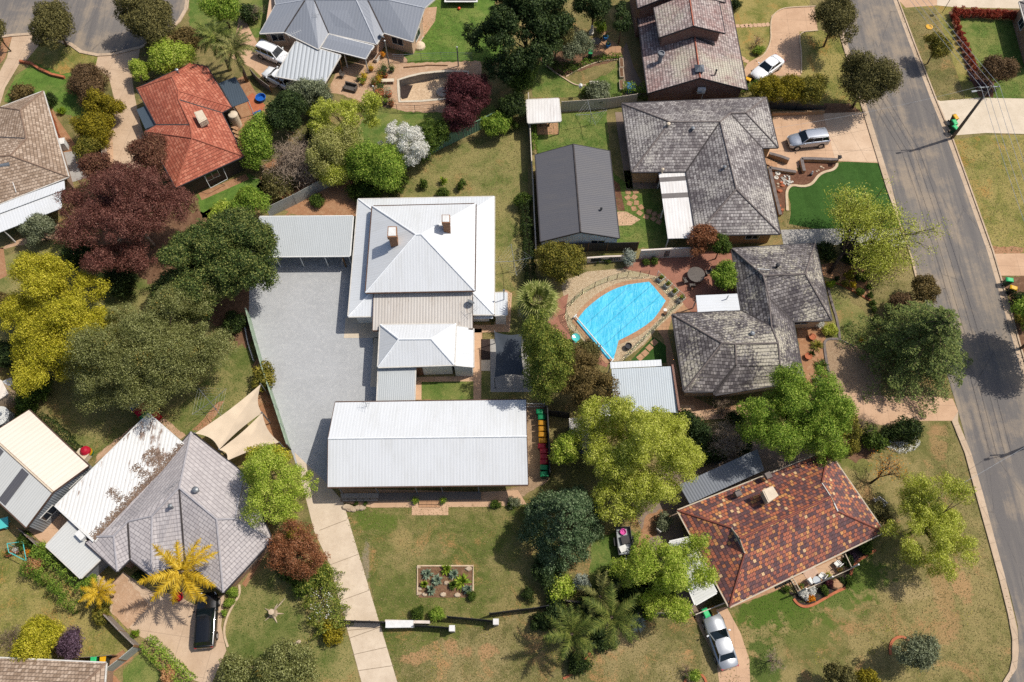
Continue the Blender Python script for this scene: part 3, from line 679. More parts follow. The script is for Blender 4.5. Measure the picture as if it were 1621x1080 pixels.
sheet('patio_brick',t(X,'985,425 1010,410 1105,405 1150,470 1170,395 1172,470 1100,500 1085,485 1050,440'),4,'brick_pave')
sheet('patio_brick_side',t(X,'1096,400 1160,396 1166,470 1100,480'),3,'brick_pave')
sheet('path_pool_house',t('V3','100,420 225,420 225,485 90,500 60,600 150,940 340,1030 560,1000 560,1080 110,1080 60,790 40,640 0,580'),2,'paver_tan')
sheet('path_behind_house',t('W6','240,680 290,495 480,500 480,560 1300,560 1300,660 700,680 400,700'),5,'conc_tan')
sheet('drive_suv',t('D','90,660 370,650 600,640 690,930 240,910 230,960 40,900 45,860'),4,'conc_tan')
sheet('drive_suv_apron',t('D','370,648 600,638 700,925 440,915'),5,'conc_apron')

sheet('mulch_driveway',t('D','375,590 520,590 590,640 372,648'),3,'soil')
sheet('step_landing',t('W2','415,585 470,600 640,645 800,650 830,740 760,750 600,720 450,700'),6,'conc_tan')
sheet('bed_front',t('W2','480,720 780,755 900,700 880,600 1330,610 1335,690 1270,730 1170,750 1090,800 1030,890 960,930 870,935 760,915 700,950 700,1100 640,1300 560,1320'),5,'mulch')
sheet('drive_top_right',t('D','70,150 75,90 130,50 320,36 340,170 235,182 245,280 245,430 -100,440 -60,360 30,310 75,240'),4,'conc_tan')
sheet('drive_far',t('D','1000,565 1040,577 1260,558 1620,565 2000,570 2000,780 1540,765 1300,758 1150,770 1085,775'),4,'conc_pale')
sheet('drive_far_top',t('D','800,0 840,45 1020,32 1030,-60 780,-120'),4,'conc_tan')
sheet('drive_far_top_pale',t('D','1020,32 1120,42 1500,50 2000,60 2000,-150 1020,-150'),5,'conc_pale')
sheet('bed_far',t('D','1085,70 1110,60 1250,390 1345,470 1340,555 1260,555 1200,430'),3,'mulch')
sheet('bed_far_top',t('D','1100,50 1520,55 1900,60 1900,115 1120,100'),3,'mulch')
sheet('path_grey_drive',t(X,'1236,364 1326,362 1420,362 1445,392 1400,390 1330,388 1240,387'),4,'conc_grey')
sheet('soil_far',t('H','1320,430 1516,440 1516,470 1330,475'),2,'soil_red',.08)
sheet('drive_far_low',t('H','1325,475 1800,470 1800,600 1385,600'),4,'conc_tan')
sheet('bed_far_low',t('H','1390,602 1800,600 1800,1300 1560,1300 1500,1000'),2,'soil',.1)
sheet('bed_cottage',t('H','360,530 480,520 610,560 640,740 560,690 450,630 365,600'),3,'soil_red',.06)
sheet('bed_cottage_side',t('V3','790,540 930,545 960,640 950,700 1000,900 900,930 830,830'),3,'soil_red',.05)
sheet('gravel_cottage',t('H','380,965 470,965 560,1000 700,1080 700,1300 430,1300'),3,'gravel_pink')
sheet('drive_cottage',t('L','420,285 800,320 960,310 1110,330 1140,400 1120,455 940,455 700,480 560,440 480,330'),4,'conc_tan')
sheet('soil_corner',t('L','440,560 620,560 740,600 560,690 480,660'),3,'soil',.12)
sheet('yard_terracotta',t(X,'1000,800 1080,700 1180,690 1330,690 1320,720 1085,800 1070,810 1120,950 1100,980 1040,900'),2,'conc_dark')
sheet('yard_trailer',t(X,'940,850 1000,840 1060,880 1110,980 1000,985 930,930'),1,'lawn_green',.1)
sheet('soil_trailer',t('O','800,130 920,90 950,180 870,230 800,300 760,400 740,330'),3,'soil_red',.08)
sheet('path_terracotta',t('V4','412,985 425,962 760,815 1050,675 1065,690 760,850'),5,'paver_tan')
sheet('drive_sedan',t('O','1080,700 1100,690 1260,650 1340,800 1390,950 1395,1090 1220,1090 1200,950 1110,780'),5,'conc_tan')
sheet('bed_porch',t('V4','740,880 800,905 1090,760 1110,790 1070,865 950,930 840,975 785,935'),4,'mulch_dark')
sheet('bed_porch_side',t('V4','1055,680 1130,630 1245,650 1150,710 1108,760 1090,755'),4,'mulch_dark')
sheet('soil_left_fence',t('J','0,140 30,90 150,330 200,620 130,600 60,560'),3,'soil_red')
sheet('drive_grey_house',t('M','530,440 640,520 700,450 860,560 1000,580 1110,640 1280,580 1260,760 1290,900 1200,1100 1080,1060 960,930 880,860 800,820 640,690 560,600'),2,'conc_warm')
sheet('litter_grey_house',t('M','640,500 700,460 860,650 800,700 730,780 640,690 '),3,'soil_sand',.06)
sheet('path_grey_house_edge',t('M','1380,520 1500,330 1520,340 1400,540'),4,'soil_red')
sheet('slab_sheds',t('M','160,210 330,110 400,170 270,310 220,270'),3,'conc_tan')
sheet('path_play',t('I','560,640 780,470 940,440 1060,540 1030,560 900,470 700,560 540,700'),3,'soil_sand',.05)
sheet('path_sails',t('I','1100,510 1240,350 1280,340 1180,500'),2,'soil_red',.06)
sheet('yard_side_gate',t('M','600,960 700,900 760,940 640,1030 700,1090 590,1090'),2,'soil_red',.05)
# stepping stones and pavers set in lawn
for nm,tl,pts_,r_ in (('stepping_stone','G','700,125 742,122 697,155 735,153 708,188 747,185 732,218 773,210 765,243 803,265 820,235 848,248 880,260 845,275 875,293',.31),
                      ('stepping_stone','W1','1165,258 1220,258 1258,255 1298,255 1342,252 1385,250 1428,248 1468,244 1218,578 1255,606',.3),
                      ('stepping_stone','W4','1168,862 1115,922 1065,982 1012,1030',.33)):
    for i,p in enumerate(t(tl,pts_)):
        rz=.3*i if tl!='W4' else .75; mb=MB().box((p.x,p.y,.022),(2*r_,2*r_*.9,.03),rz)
        o=mb.build(nm,M['paver_tan' if tl!='W1' else 'conc_tan'],None,org=(p.x,p.y,.007)); o['kind']='structure'
# pool: tan coping, blue bubble cover
CV=t('W4','302,625 330,575 400,490 480,420 570,350 680,285 760,250 870,215 990,198 1110,183 1165,240 1230,320 1297,395 1270,440 1220,520 1160,600 1080,665 980,730 880,785 770,840 745,940 715,1045 640,1045 540,925 440,800',.06)
cen=sum(CV,Vector((0,0,0)))/len(CV)
cop=[cen+(p-cen)*(1+.52/(p-cen).length) for p in CV]
sheet('pool_coping',cop,6,'paver_tan',z0=.02)
# ================================================================ buildings
mk('white_roof',m_corr('roof_sheet_white','cacdd0',.30,.4,'a9a8a2',.3,0,None,0,.22,.08))
mk('white_lap',m_corr('roof_sheet_pale','c8ccd0',.30,.4,'a9a8a2',.3,0,None,0,.22,.07))
mk('tin_grey',m_corr('roof_sheet_grey','a9aeb0',.20,.5,'8f9290',.2,0,None,0,.4,.1))
mk('tin_old',m_corr('roof_sheet_old','bbb6b0',.30,.6,'958a7e',.4,0,'92857a',.10,.6,.4))
mk('tin_blue',m_corr('roof_sheet_blue_grey','aab3ba',.22,.5,'8c8f8f',.3,0,None,0,.4,.15))
mk('tin_stained',m_corr('roof_sheet_stained','dadad8',.36,.5,'b0a698',.2,0,'7a6252',.13,.6,.35))
mk('tin_dark',m_corr('roof_sheet_charcoal','55555a',.25,.55,'6a655f',.25,0,None,0,.4,.12))
mk('tin_slate',m_corr('roof_sheet_slate','6b7078',.28,.5,'5b5d60',.2,0,None,0,.6,.4))
mk('tin_metal',m_corr('roof_sheet_mid_grey','848992',.40,.45,'74777c',.2,0,None,0,.25,.12))
mk('tin_metal_light',m_corr('roof_sheet_stripe','b4b9bd',.5,.5,'8c8f92',.2,0,None,0,.9,.75))
mk('tin_cream',m_corr('roof_sheet_cream','d8cdc0',.45,.5,'b5a48f',.2,0,None,0,.3,.15))
mk('tin_shed',m_corr('roof_sheet_shed','bfc0bd',.25,.5,'9f9f9a',.25,0,None,0,.4,.15))
mk('awning_white',m_corr('awning_white','d3d1cf',.35,.5,'a39a92',.45,0,'9d8d7e',.03,.3,.12))
mk('solar',m_corr('awning_dark','45505a',.2,.4,'38414a',.2,0,None,0,.5,.35))
mk('wall_sheet',m_corr('wall_sheet_grey','8b9095',.22,.5,'74777a',.2,0,None,0,.9,.6))
mk('tile_grey',m_tile('tile_grey',[(0,'615a5a'),(.5,'8a8483'),(1,'aaa5a2')],.30,.34,'1c191b','b8b3ab',.06,.75,0,.95,'4b4549',.7,5))
mk('tile_grey_pale',m_tile('tile_grey_pale',[(0,'7d7675'),(1,'a19a98')],.30,.34,'3a3436','b5b3a0',.02,.7,0,.7,'5a5254',.4,7))
mk('tile_dark',m_tile('tile_dark',[(0,'4f4949'),(.5,'736d6c'),(1,'928c8a')],.30,.34,'191718','bdb6a4',.07,.75,0,.95,'3a353c',.72,4))
mk('tile_rose',m_tile('tile_rose',[(0,'7a6c6a'),(.5,'9a8b87'),(1,'b3a7a2')],.30,.34,'2c2526','b9b5a2',.06,.7,0,.95,'92584f',.35,8))
mk('tile_red',m_tile('tile_red',[(0,'96503c'),(.5,'a8604a'),(1,'bd7a62')],.30,.36,'5c2c20',None,0,.7,0,.85,'86483a',.4))
mk('tile_brown',m_tile('tile_brown',[(0,'84705e'),(.5,'9a8674'),(1,'b3a08e')],.30,.34,'40332b','b0a08c',.0,.75,0,.85,'746050',.35))
mk('tile_multi',m_tile('tile_multi',[(0,'624646'),(.16,'9c5e4a'),(.30,'584446'),(.40,'aa664c'),(.52,'7c524e'),(.62,'b06e48'),(.70,'644c4e'),(.79,'bc8454'),(.86,'8a5a4c'),(.92,'c08c58'),(.97,'ccaa80')],.30,.34,'2e2020',None,0,.45,0,.55,'4a3a40',.35))
mk('tile_slate',m_tile('tile_slate',[(0,'a39d9d'),(1,'b2acab')],.60,.36,'635e60',None,0,.55,0,.4,'968f90',.25))
mk('cap_grey',m_plain('ridge_grey','7a716d','58504e',2,.85)); mk('cap_dark',m_plain('ridge_dark','4a4444','33302f',2,.85))
mk('cap_red',m_plain('ridge_red','a8644e','8a4c3c',2,.8)); mk('cap_multi',m_plain('ridge_russet','8a4c3c','5c3834',1.2,.7)); mk('cap_brown',m_plain('ridge_brown','8a7464','6a5648',2,.85))
mk('cap_slate',m_plain('ridge_slate','a5a2a5','918e92',2,.6)); mk('cap_white',m_plain('ridge_white','e2e5e8','cfd2d5',2,.4)); mk('cap_metal',m_plain('ridge_metal','b9bdc4','a2a6ad',2,.45))
mk('fascia_white',m_plain('fascia_white','c9c6c0','b2ada5',2,.6)); mk('fascia_brown',m_plain('fascia_brown','5a4438','463329',2,.7)); mk('fascia_cream',m_plain('fascia_cream','b8ab98','a2947f',2,.6)); mk('fascia_dark',m_plain('fascia_dark','39363a','2b282b',2,.6))
mk('wall_white',m_plain('wall_white','d9d8d5','c6c3be',1,.8)); mk('wall_grey',m_plain('wall_grey','7d8085','6d7075',1,.75)); mk('wall_cream',m_plain('wall_cream','c2ab90','b09a80',1,.8)); mk('wall_pink',m_plain('wall_pink','c9ab92','b99a82',1,.8)); mk('wall_blue',m_plain('wall_blue_grey','b4bac0','a2a8ae',1,.7)); mk('wall_dark',m_plain('wall_dark','4c443e','3d3732',1,.8))
mk('brick_red',m_brick('brick_red','6f3428','5c2a22')); mk('brick_tan',m_brick('brick_tan','b0834f','9c7040')); mk('brick_brown',m_brick('brick_brown','8a6248','74503a')); mk('brick_chimney',m_brick('brick_chimney','9a6c4c','845a40','8f7e6c',.23,.09))
mk('glass',m_glass('window_glass')); mk('frame',m_plain('window_frame_white','c9c7c2','b5b2ac',3,.5,0)); mk('door',m_plain('door_paint','6a4c3a','5a3f30',3,.6))
mk('steel',m_plain('steel_grey','8c9094','74787c',6,.4,.02,.5)); mk('white_metal',m_plain('white_painted_metal','d6d6d4','c2c2bf',3,.45,.02)); mk('black_metal',m_plain('black_metal','222327','2e2f33',3,.5,.02)); mk('timber',m_plain('timber_post','8a6a4c','6f5238',5,.8)); mk('plastic_beige',m_plain('plastic_beige','cdbfaa','b9aa94',2,.6,.05)); mk('dark_brown',m_plain('dark_brown_plain','2a2725','201d1c',2,.9))  # last material: plain very dark brown, for the porch steps
mk('translucent',m_plain('skylight_sheet','6f6a68','5e5957',1.2,.4))

def ccw(pl):
    a=sum(pl[i].x*pl[(i+1)%len(pl)].y-pl[(i+1)%len(pl)].x*pl[i].y for i in range(len(pl)))
    return list(pl) if a>0 else list(pl)[::-1]
def inset(pl,d):
    """inset plan outline, keeps each vertex's z"""
    pl=ccw(pl); n=len(pl); o=[]
    for i in range(n):
        a,b,c=pl[i-1],pl[i],pl[(i+1)%n]
        d1=Vector((b.x-a.x,b.y-a.y)).normalized(); d2=Vector((c.x-b.x,c.y-b.y)).normalized()
        n1=Vector((-d1.y,d1.x)); n2=Vector((-d2.y,d2.x)); m=(n1+n2); L=m.length
        m=m/L if L>1e-4 else n1; k=d/max(.35,m.dot(n1)); o.append(Vector((b.x+m.x*k,b.y+m.y*k,b.z)))
    return o
def roof(parent,V,faces,mat,cap=None,gut='fascia_white',th=.12,name='roof',valley='cap_dark',mats=None,capr=.1):
    """solid roof from named vertices; ridge caps, valley gutters and eave gutters follow from its edges"""
    mb=MB(); names=list(V); top=[]; 
    if isinstance(faces,str): faces=[f.split() for f in faces.split('/')]
    edges={}
    for f in faces:
        pts=[V[k] for k in f]; nz=sum((pts[i].x*pts[(i+1)%len(pts)].y-pts[(i+1)%len(pts)].x*pts[i].y) for i in range(len(pts)))
        if nz<0: f=f[::-1]
        top.append(f)
    dn=Vector((0,0,-th))
    for f in top:
        mb.face([V[k] for k in f]); mb.face([V[k]+dn for k in f][::-1])
        for a,b in zip(f,f[1:]+f[:1]): edges.setdefault(frozenset((a,b)),[]).append((a,b,f))
    caps=[]; vals=[]; gut_=MB()
    def nrm(f):
        p=[V[k] for k in f]; n=Vector((0,0,0))
        for i in range(len(p)):
            a,b=p[i],p[(i+1)%len(p)]; n+=a.cross(b)
        return n.normalized()
    for e,l in edges.items():
        a,b,f=l[0]
        if len(l)==1:
            mb.face([V[a],V[a]+dn,V[b]+dn,V[b]])
            d=V[b]-V[a]; out=Vector((d.y,-d.x,0)).normalized()
            if abs(V[a].z-V[b].z)<.25: gut_.bar(V[a]+out*.06+Vector((0,0,-.06)),V[b]+out*.06+Vector((0,0,-.06)),.11,.13)
            else: gut_.bar(V[a]+out*.02+Vector((0,0,-.07)),V[b]+out*.02+Vector((0,0,-.07)),.05,.2)
        else:
            f2=l[1][2]; n1,n2=nrm(f),nrm(f2)
            c1=sum((V[k] for k in f),Vector())/len(f); c2=sum((V[k] for k in f2),Vector())/len(f2)
            conv=(c2-V[a]).dot(n1)
            if n1.angle(n2,0)<.07: continue
            if conv<0:
                if cap: caps.append(MB().tube([V[a],V[b]],capr,6))
            else:
                m=(n1+n2).normalized(); d=(V[b]-V[a]).normalized(); s=d.cross(m)*.09
                up=m*.03; vals.append(MB().face([V[a]+s+up,V[b]+s+up,V[b]-s+up,V[a]-s+up]))
    r=mb.build(name,M[mat],parent)
    for q in caps: q.build('ridge_cap',M[cap],r)
    for q in vals: q.build('valley_gutter',M[valley],r)
    if gut and gut_.f: gut_.build('gutter',M[gut],parent)
    return r
def walls(parent,outline,mat,ins=.45,drop=.17,z0=0.0,name='wall',win=True,door=True,wmat='frame',skip=(),minlen=2.4,lower=None):
    pl=inset(outline,ins) if ins else ccw(outline)
    mb=MB(); z1=[(lower if lower else p.z)-drop for p in pl]; mb.prism(pl,z0,z1); w=mb.build(name,M[mat],parent)
    n=len(pl); did=False
    for i in range(n):
        a,b=pl[i],pl[(i+1)%n]; d=Vector((b.x-a.x,b.y-a.y,0)); L=d.length
        if L<minlen or not win or i in skip: continue
        d/=L; out=Vector((d.y,-d.x,0)); k=max(1,int(L/3.6))
        for j in range(k):
            c=Vector((a.x,a.y,0))+d*(L*(j+.5)/k)
            if door and not did and L>3:
                did=True; dc=c+Vector((0,0,1.03+z0))+out*.03
                o=MB().box(dc,(.9,.07,2.04),math.atan2(d.y,d.x)).build('door',M['door'],parent)
                MB().box(dc+d*.34+out*.06,(.05,.06,.12),math.atan2(d.y,d.x)).build('handle',M['steel'],o)
                continue
            wc=c+Vector((0,0,1.5+z0)); az=math.atan2(d.y,d.x); ww,hh=1.5,1.1; fr=MB()
            if wc.z+hh/2 > min(z1[i],z1[(i+1)%n])-.05: wc.z=min(z1[i],z1[(i+1)%n])-hh/2-.08
            for s in (-1,1):
                fr.box(wc+d*(s*ww/2)+out*.02,(.07,.08,hh+.07),az); fr.box(wc+Vector((0,0,s*hh/2))+out*.021,(ww-.07,.08,.07),az)
            fr.box(wc+out*.021,(.05,.06,hh-.07),az)
            fo=fr.build('window',M[wmat],parent); MB().box(wc+out*.012,(ww-.05,.03,hh-.05),az).build('pane',M['glass'],fo)
    return w
def posts(parent,pts,r=.05,mat='steel',z0=0.0,sq=True):
    for p in pts:
        mb=MB()
        if sq: mb.box((p.x,p.y,(p.z+z0)/2),(2*r,2*r,p.z-z0))
        else: mb.tube([(p.x,p.y,z0),(p.x,p.y,p.z)],r,8)
        mb.build('post',M[mat],parent)
def slab_roof(parent,pts,mat,th=.1,name='roof',gut=None):
    V={str(i):p for i,p in enumerate(pts)}; return roof(parent,V,[list(V)],mat,None,gut,th,name)
def cent(pts): 
    c=sum(pts,Vector())/len(pts); return Vector((c.x,c.y,0))
def VV(tile,s):
    d={}
    for w in s.split():
        k,r=w.split(':'); d[k]=t(tile,r)[0]
    return d
def vent(label,tile,x,y,z,h=.5,r=.12,mat='steel',cowl=True,parent=None,name='vent_pipe'):
    """flue standing on a roof: its foot seen at x,y (height z)"""
    c=t(tile,'%f,%f,%f'%(x,y,z))[0]; mb=MB().lathe(c-Vector((0,0,.35)),[(r,0),(r,h+.35)],10)
    if cowl: mb.lathe(c+Vector((0,0,h+.004)),[(r*.5,-.0),(r*1.7,.02),(r*1.7,.12),(r*.6,.2)],10)
    return mb.build(name,M[mat],parent)
def cooler(label,tile,quad,z,h,parent,mat='plastic_beige'):
    """evaporative cooler: louvred box with a raised lid on a duct; quad = top corners"""
    q=ccw(t(tile,quad,z)); c=sum(q,Vector())/4; lo=[Vector((p.x,p.y,0)) for p in q]; mb=MB()
    mb.prism([c+(p-c)*.97 for p in q],z-h,z-.1); mb.prism(q,z-.1,z-.02); mb.prism([c+(p-c)*.8 for p in q],z-.02,z+.02)
    o=mb.build('evaporative_cooler',M[mat],parent); lv=MB()
    for a,b in zip(q,q[1:]+q[:1]):
        d=(b-a)
        for i in range(4):
            zz=z-h+.14+i*(h-.3)/4; out=Vector((d.y,-d.x,0)).normalized()*.01
            lv.bar(a.lerp(b,.12)+Vector((0,0,zz-z))+out-(a-c)*.03,b.lerp(a,.12)+Vector((0,0,zz-z))+out-(b-c)*.03,.03,.04)
    lv.build('louvre',M['fascia_cream'],o); MB().prism([c+(p-c)*.6 for p in q],z-h-1.0,z-h).build('duct',M['cap_grey'],o); return o

# ---------------------------------------------------------------- white villa: raised hip roof over a wrap-round verandah
b=VV('V1','NW:303,70,2.6 NE:1270,52,2.6 SE:1268,890,2.6 SW:232,905,2.6 uNW:403,120,3.95 uNE:1138,103,3.95 uSE:1130,720,3.95 uSW:355,735,3.95 r1:712,322,6.4 r2:752,320,6.4')
h=thing('villa','large white villa with raised hip roof, two brick chimneys and wrap-round verandah','house',cent([b[k] for k in ('NW','NE','SE','SW')]))
roof(h,b,'uNW uNE r2 r1/uNE uSE r2/uSE uSW r1 r2/uSW uNW r1','white_roof','cap_white','fascia_brown',.14,'upper_roof')
inn=inset([b['uNW'],b['uNE'],b['uSE'],b['uSW']],.3); W=dict(zip(('a','b','c','d'),inn))
# match inset corners back to names
def near(p,L): return min(L,key=lambda q:(q.xy-p.xy).length)
V=dict(NW=b['NW'],NE=b['NE'],SE=b['SE'],SW=b['SW'])
for k,z in (('uNW',3.2),('uNE',3.2),('uSE',3.2),('uSW',3.2)):
    q=near(b[k],inn); V['i'+k[1:]]=Vector((q.x,q.y,z))
s1=t('V1','405,903,2.6')[0]; V['sw2']=Vector((s1.x,V['SW'].y+(V['SE'].y-V['SW'].y)*.17,2.6)); V['sw3']=Vector((s1.x,V['iSW'].y-.02,3.2))
s2=t('V1','1118,893,2.6')[0]; V['se2']=Vector((s2.x,V['SE'].y,2.6)); V['se3']=Vector((s2.x,V['iSE'].y,3.2))
roof(h,V,'NW NE iNE iNW/NE SE iSE iNE/SW NW iNW iSW/SW iSW sw3 sw2/SE se2 se3 iSE','white_lap','cap_white','fascia_white',.1,'verandah_roof')
MB().prism(inn,0,[3.8]*4).build('wall',M['wall_white'],h)
walls(h,[b['NW'],b['NE'],b['SE'],b['SW']],'wall_white',.55,.15)
# rear skillion, rear wing and lean-tos
K=VV('V1','a:412,738,3.35 b:1114,730,3.35 c:1118,990,2.65 d:405,1003,2.65')
roof(h,K,'a b c d','tin_old',None,'fascia_brown',.08,'skillion_roof'); walls(h,[K[k] for k in 'abcd'],'wall_white',.3,.1,win=False,name='wall')
K={}; K.update(VV('F','nw:728,880,3.05 ne:1158,875,3.05 r1:832,962,4.35 r2:1018,960,4.35')); K.update(VV('J','sw:715,148,3.05 se:1148,135,3.05'))
roof(h,K,'nw ne r2 r1/ne se r2/se sw r1 r2/sw nw r1','white_roof','cap_white','fascia_white',.12,'wing_roof')
walls(h,[K[k] for k in ('nw','ne','se','sw')],'wall_white',.35,.15)
K2=VV('F','a:1150,884,2.95 b:1257,900,2.55'); K2.update(VV('J','c:1257,150,2.55 d:1140,138,2.95'))
roof(h,K2,'a b c d','white_lap',None,'fascia_white',.08,'lean_to_roof'); walls(h,[K2[k] for k in 'abcd'],'wall_white',.12,.1,win=False)
K3=VV('J','a:718,152,2.5 b:926,150,2.5 c:920,345,2.35 d:710,345,2.35')
roof(h,K3,'a b c d','tin_grey',None,'fascia_white',.08,'lean_to_roof'); walls(h,[K3[k] for k in 'abcd'],'wall_white',.15,.1)
K4=VV('V1','a:1272,738,2.35 b:1360,735,2.35 c:1360,893,2.3 d:1272,896,2.3')
roof(h,K4,'a b c d','white_lap',None,'fascia_white',.08,'lean_to_roof'); walls(h,[K4[k] for k in 'abcd'],'wall_white',.1,.1,win=False)
K5=VV('V1','a:1125,906,2.1 b:1262,903,2.1 c:1262,920,2.0 d:1125,922,2.0'); slab_roof(h,[K5[k] for k in 'abcd'],'white_lap',.06,'window_hood')
for q,zt,zb in (('512,263 576,263 578,338 508,340',7.3,4.2),('896,180 956,180 957,238 896,238',7.2,4.2)):
    p=ccw(t('V1',q,zt)); c=sum(p,Vector())/4; c0=Vector((c.x,c.y,0)); body=[c+(k-c)*.8 for k in p]
    o=MB().prism(body,zb,zt-.45).prism(p,zt-.45,zt).build('chimney',M['brick_chimney'],h)
    MB().prism([c+(k-c)*.8 for k in p],zt,zt+.05).build('chimney_cap',M['white_metal'],o)
mb=MB(); c=t('V1','1340,785,2.35')[0]; mb.tube([c,c+Vector((0,0,1.9))],.05,8); mb.lathe(c+Vector((0,0,1.9)),[(.05,0),(.1,.03),(.1,.12),(.03,.18)],8); mb.build('flue_pipe',M['steel'],h)
def dish(tile,x,y,z,parent,r=.42,faz=.9):
    c=t(tile,'%f,%f,%f'%(x,y,z))[0]; d=Vector((math.cos(faz)*.75,math.sin(faz)*.75,.66)).normalized(); u=d.orthogonal().normalized(); w=d.cross(u); mb=MB(); n=14; vs=[c-d*.1]; fs=[]
    for r_,e in ((r*.55,.03),(r,.12)):
        for k in range(n): a=2*math.pi*k/n; vs.append(c+(u*math.cos(a)+w*math.sin(a))*r_+d*(e-.1))
    for k in range(n): fs+= [[0,1+k,1+(k+1)%n],[1+k,1+n+k,1+n+(k+1)%n,1+(k+1)%n]]
    mb.add(vs,fs); mb.tube([c-d*.1,c-Vector((0,0,.7))],.03,6); mb.tube([c-d*.05-w*r*.8,c+d*.45],.012,4); mb.box(c+d*.47,(.08,.08,.1)); mb.build('satellite_dish',M['steel'],parent)
dish('V1',1105,800,3.6,h)
def antenna(tile,x,y,z,h,parent,L=1.3,az=.3,n=6,mat='steel'):
    c=t(tile,'%f,%f,%f'%(x,y,z))[0]; mb=MB().tube([c-Vector((0,0,.4)),c+Vector((0,0,h))],.02,6); d=Vector((math.cos(az),math.sin(az),0)); s=Vector((-d.y,d.x,0)); tp=c+Vector((0,0,h))
    mb.tube([tp-d*L*.5,tp+d*L*.5],.014,5)
    for i in range(n):
        q=tp+d*L*(-.45+.9*i/(n-1)); l=.55*(1-.45*i/(n-1)); mb.tube([q-s*l,q+s*l],.009,4)
    mb.build('tv_antenna',M[mat],parent)
antenna('V1',1112,880,2.9,1.2,h,1.2,2.4)
# ---------------------------------------------------------------- white hall with long gable roof
b={}; b.update(VV('J','nw:470,350,3.0 r1:430,556,4.55 sw:427,832,3.0')); b.update(VV('K','ne:118,335,3.0 r2:122,543,4.55 se:130,818,3.0'))
mk('deck_brown',m_corr('deck_boards_dark','6d655e',.14,.7,'57504a',.3,0,None,0,.3,.3))
h=thing('hall','long white gable-roofed building with a front verandah between gravel yard and front lawn','house',cent([b[k] for k in ('nw','ne','se','sw')]))
roof(h,b,'nw ne r2 r1/r1 r2 se sw','white_roof','cap_white','fascia_brown',.12)
wl=VV('J','a:500,835,3.0'); fr=[b['nw'],b['ne'],b['r2'],Vector((b['se'].x,b['se'].y+1.7,b['se'].z+.45)),Vector((b['sw'].x,b['sw'].y+1.7,b['sw'].z+.45)),b['r1']]
walls(h,fr,'wall_white',.2,.16)
dk=t('J','500,868 1300,858 1303,903 512,912',.35); MB().prism(dk,0,.35).build('verandah_deck',M['deck_brown'],h); rp=t('J','500,870 716,866 717,911 512,913',.37); MB().prism(rp,.351,.40).build('ramp',M['deck_grey'],h)
posts(h,[Vector((p.x,p.y,2.85)) for p in t('J','516,872 720,870 940,868 1085,866 1290,862',.35)],.04,'wall_grey',.35)
rl=MB()
for a_,b_ in (('512,911','716,908'),):
    A,B=t('J',a_,.35)[0],t('J',b_,.35)[0]
    for zz in (.45,.75,1.0): rl.bar(A+Vector((0,0,zz)),B+Vector((0,0,zz)),.05,.05)
    for i in range(6): q=A.lerp(B,i/5); rl.bar(q,q+Vector((0,0,1.0)),.04,.04)
rl.build('railing',M['black_metal'],h)
for k,(z0_,y0,y1) in enumerate(((.30,907,915),(.2,915,930),(.1,930,947))):
    p=t('J','%d,%d %d,%d %d,%d %d,%d'%(948,y0,1066,y0,1068,y1,948,y1),z0_); MB().prism(p,0,z0_).build('step',M['paver_tan'],h)
antenna('J',652,372,3.2,.9,h,.8,2.9,5)
# ---------------------------------------------------------------- carport, flat grey roof on posts
b=VV('F','a:40,264,2.45 b:571,260,2.45 c:553,486,2.35 d:80,489,2.35')
h=thing('carport','flat grey carport on white posts at the head of the gravel yard','carport',cent(list(b.values())))
roof(h,b,'a b c d','tin_grey',None,'white_metal',.08); posts(h,[p+Vector((0,0,-.1)) for p in t('F','128,487,2.35 266,487,2.35 408,487,2.35 545,484,2.35')],.045,'white_metal'); posts(h,[p+Vector((0,0,-.1)) for p in t('F','130,275,2.45 340,273,2.45 550,270,2.45')],.045,'white_metal')
p=t('F','510,488,2.2')[0]; MB().box((p.x,p.y,1.1),(.14,.14,2.2)).build('timber_post',M['timber'],h)
# ---------------------------------------------------------------- charcoal shed
b={}; b.update(VV('C','nw:172,882,2.7 r1:387,822,3.7 ne:592,860,2.7')); b.update(VV('G','se:648,385,2.7 r2:428,350,3.7 sw:203,405,2.7'))
h=thing('shed','charcoal gable-roofed shed with pale blue-grey walls beside a green lawn','shed',cent(list(b.values())))
roof(h,b,'nw r1 r2 sw/r1 ne se r2','tin_dark','cap_dark','fascia_dark',.1)
walls(h,[b[k] for k in ('nw','r1','ne','se','r2','sw')],'wall_blue',.12,.14)
vent('','G',545,228,3.05,.3,.08,'black_metal',True,h)
# ---------------------------------------------------------------- small square shelter
b=VV('C','a:120,570,2.4 b:303,562,2.45 c:316,690,2.45 d:130,700,2.4')
h=thing('garden_shelter','small square white-roofed shelter over a tan slab in the fence corner','shelter',cent(list(b.values())))
roof(h,b,'a b c d','awning_white',None,'fascia_white',.08); posts(h,[Vector((p.x,p.y,2.3)) for p in inset(list(b.values()),.12)],.05,'steel')
